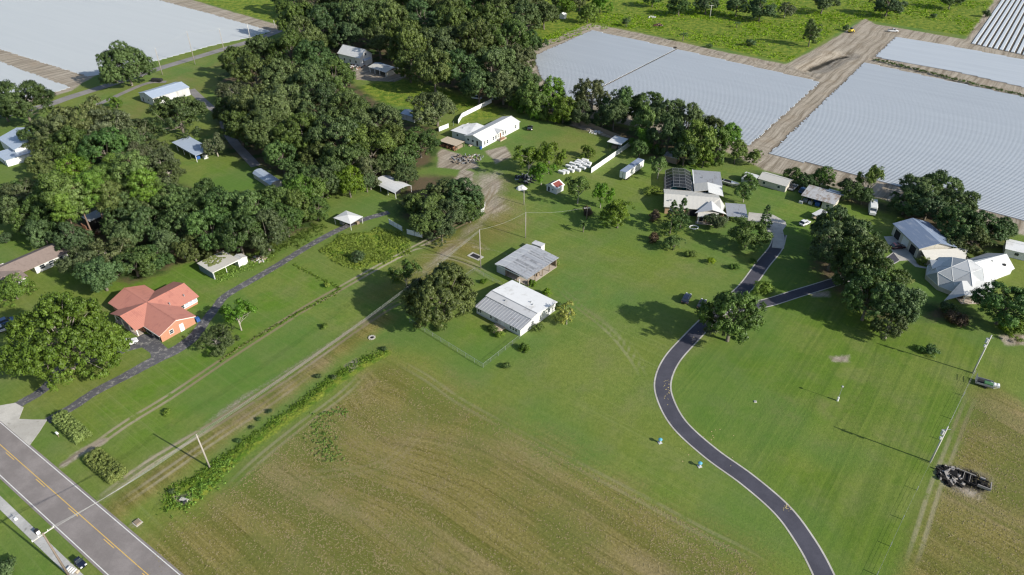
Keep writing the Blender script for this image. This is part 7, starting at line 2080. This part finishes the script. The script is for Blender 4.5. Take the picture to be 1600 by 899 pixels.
simple_thing('stone_ring', 'small stone ring on the grass above the ditch bank', 'fire ring', 581, 528, 0, [('stones', M_conc, lambda m: [m.bbox(0.7 * math.cos(a) - 0.2, 0.7 * math.sin(a) - 0.2, 0, 0.7 * math.cos(a) + 0.2, 0.7 * math.sin(a) + 0.2, 0.25, 0.06) for a in np.arange(0, 6.2, 0.6)]), ('ash', M_char, lambda m: m.box(-0.45, -0.45, 0.0, 0.45, 0.45, 0.05))])
simple_thing('drain_grate', 'dark square cellar hatch set in pale concrete by the barn pole', 'hatch', 743, 401, rad(-38), [('surround', M_conc, lambda m: m.box(-2.2, -1.3, 0, 2.2, 1.3, 0.08)), ('hatch', B_dark, lambda m: m.box(-1.5, -0.8, 0.085, 1.5, 0.8, 0.13))])
simple_thing('utility_box', 'brown utility lid in the grass beside the road', 'utility box', 215, 817, rad(-34), [('lid', B_wood, lambda m: m.bbox(-0.6, -0.5, 0, 0.6, 0.5, 0.35, 0.06)), ('rim', M_conc, lambda m: m.box(-0.75, -0.65, 0, 0.75, 0.65, 0.1))])
simple_thing('utility_cabinet', 'small dark and white cabinet on the verge beside the pavement', 'cabinet', 60, 834, rad(-34), [('cabinet', B_dark, lambda m: m.bbox(-0.5, -0.35, 0, 0.3, 0.35, 1.0, 0.06)), ('door', B_trim, lambda m: m.box(0.31, -0.3, 0.1, 0.34, 0.3, 0.9))])
simple_thing('wooden_crates', 'splintered pale crates at the foot of the corner pole', 'crates', 112, 893, rad(-20), [('crate', B_woodpale, lambda m: [m.bbox(-0.9 + 0.8 * i, -0.3 + 0.1 * i, 0, -0.2 + 0.8 * i, 0.3 + 0.1 * i, 0.5, 0.03) for i in range(3)]), ('slats', B_trim, lambda m: [m.box(-0.8 + 0.5 * i, -0.5, 0.5, -0.5 + 0.5 * i, 0.5, 0.56) for i in range(4)])])
simple_thing('ground_marker', 'small white marker in the lower left lawn', 'marker', 25, 812, rad(-34), [('marker', B_trim, lambda m: m.bbox(-0.3, -0.25, 0, 0.3, 0.25, 0.4, 0.05)), ('pad', M_conc, lambda m: m.box(-0.5, -0.45, 0, 0.5, 0.45, 0.06))])
simple_thing('ground_marker', 'pale valve cover alone on the right lawn', 'marker', 1180, 628, 0, [('cover', M_conc, lambda m: m.bbox(-0.3, -0.3, 0, 0.3, 0.3, 0.15, 0.05)), ('lid', B_steel, lambda m: m.box(-0.15, -0.15, 0.155, 0.15, 0.15, 0.18))])
simple_thing('ring_seat', 'pale ring shaped garden seat by the porch of the cream roofed house', 'seat', 1084, 357, 0, [('ring', B_trim, lambda m: m.tube([(1.4 * math.cos(a), 1.1 * math.sin(a), 0.4) for a in np.arange(0, 6.4, 0.45)], 0.16, 5)), ('legs', B_trim, lambda m: [m.box(1.4 * math.cos(a) - 0.05, 1.1 * math.sin(a) - 0.05, 0, 1.4 * math.cos(a) + 0.05, 1.1 * math.sin(a) + 0.05, 0.4) for a in (0, 1.5, 3, 4.5)])])
simple_thing('stepping_ditch', 'narrow concrete gutter along the lower left lawn', 'gutter', 60, 850, rad(-34.5), [('channel', M_conc, lambda m: m.box(-14, -0.3, 0, 18, 0.3, 0.07)), ('slot', B_dark, lambda m: m.box(-14, -0.08, 0.075, 18, 0.08, 0.09))])

# ------------------------------------------------------------------ one label for each tree of the clusters
ORD = ['first', 'second', 'third', 'fourth', 'fifth', 'sixth', 'seventh', 'eighth', 'ninth', 'tenth', 'eleventh', 'twelfth', 'thirteenth']
CL = {'oaks of the dense wood at the top': 'the wood along the top edge', 'oaks of the big central grove': 'the big central grove', 'oaks of the wood above the red roofed house': 'the wood above the red roof',
      'oaks in the diagonal row left of the domed house': 'the diagonal row', 'oaks behind the blue roofed garage': 'the clump behind the blue garage', 'trees of the line below the mulched field': 'the line below the mulched field',
      'mossy oaks above the pines': 'the clump above the pines', 'tall bright pines in the left wood': 'the left wood', 'oaks right behind the red roof': 'the clump touching the red roof',
      'oaks in the round clump at the driveway end': 'the round clump at the driveway end', 'banana clumps behind the white house lawn': 'the row behind the white house', 'bushes on the ditch bank': 'the ditch bank'}
LOOK = dict(oak='olive oak', dark='dark green oak', grey='mossy grey oak', green='bright green tree', pine='tall pine', shrub='leafy clump', dshrub='dark bush')
for grp, items in CLUSTER.items():
    if grp not in CL: continue
    items.sort(key=lambda q: q[2])
    nrow = max(1, round((len(items) / 2.2) ** 0.5))
    rows = [items[i * len(items) // nrow:(i + 1) * len(items) // nrow] for i in range(nrow)]
    for ri, row in enumerate(rows):
        row.sort(key=lambda q: q[1])
        for i, q in enumerate(row):
            rw_ = '' if nrow == 1 else (' in its %s' % ('back row' if ri == 0 else 'front row' if ri == nrow - 1 else 'middle row' if nrow == 3 else ORD[ri] + ' row'))
            q[0]['label'] = '%s in %s, %s from left%s' % (LOOK[q[3]], CL[grp], ORD[i], rw_.replace(' in its', ','))

for grp, txt in (('white tubs beside the panel fence', 'long white covered tub beside the panel fence, %s from the left'), ('boulders of the rock bed by the garage', 'tan boulder in the rock bed by the garage, %s from the left'),
                 ('white gate posts by the upper white fence', '%s from left of the white gate posts by the upper white fence'), ('wires from the bank pole to the barn pole', 'overhead wire from the bank pole to the barn pole, %s from the top'),
                 ('wires along the farm road', 'overhead wire along the farm road poles, %s from the left'), ('wires crossing the road', 'overhead wire crossing the road, %s from the left')):
    its = [o for o in bpy.data.objects if o.get('group') == grp and not o.parent]
    its.sort(key=lambda o: (round(o.location.x, 2), round(o.location.y, 2)))
    ORD2 = ORD + ['fourteenth', 'fifteenth', 'sixteenth', 'seventeenth']
    for i, o in enumerate(its): o['label'] = txt % ORD2[i]
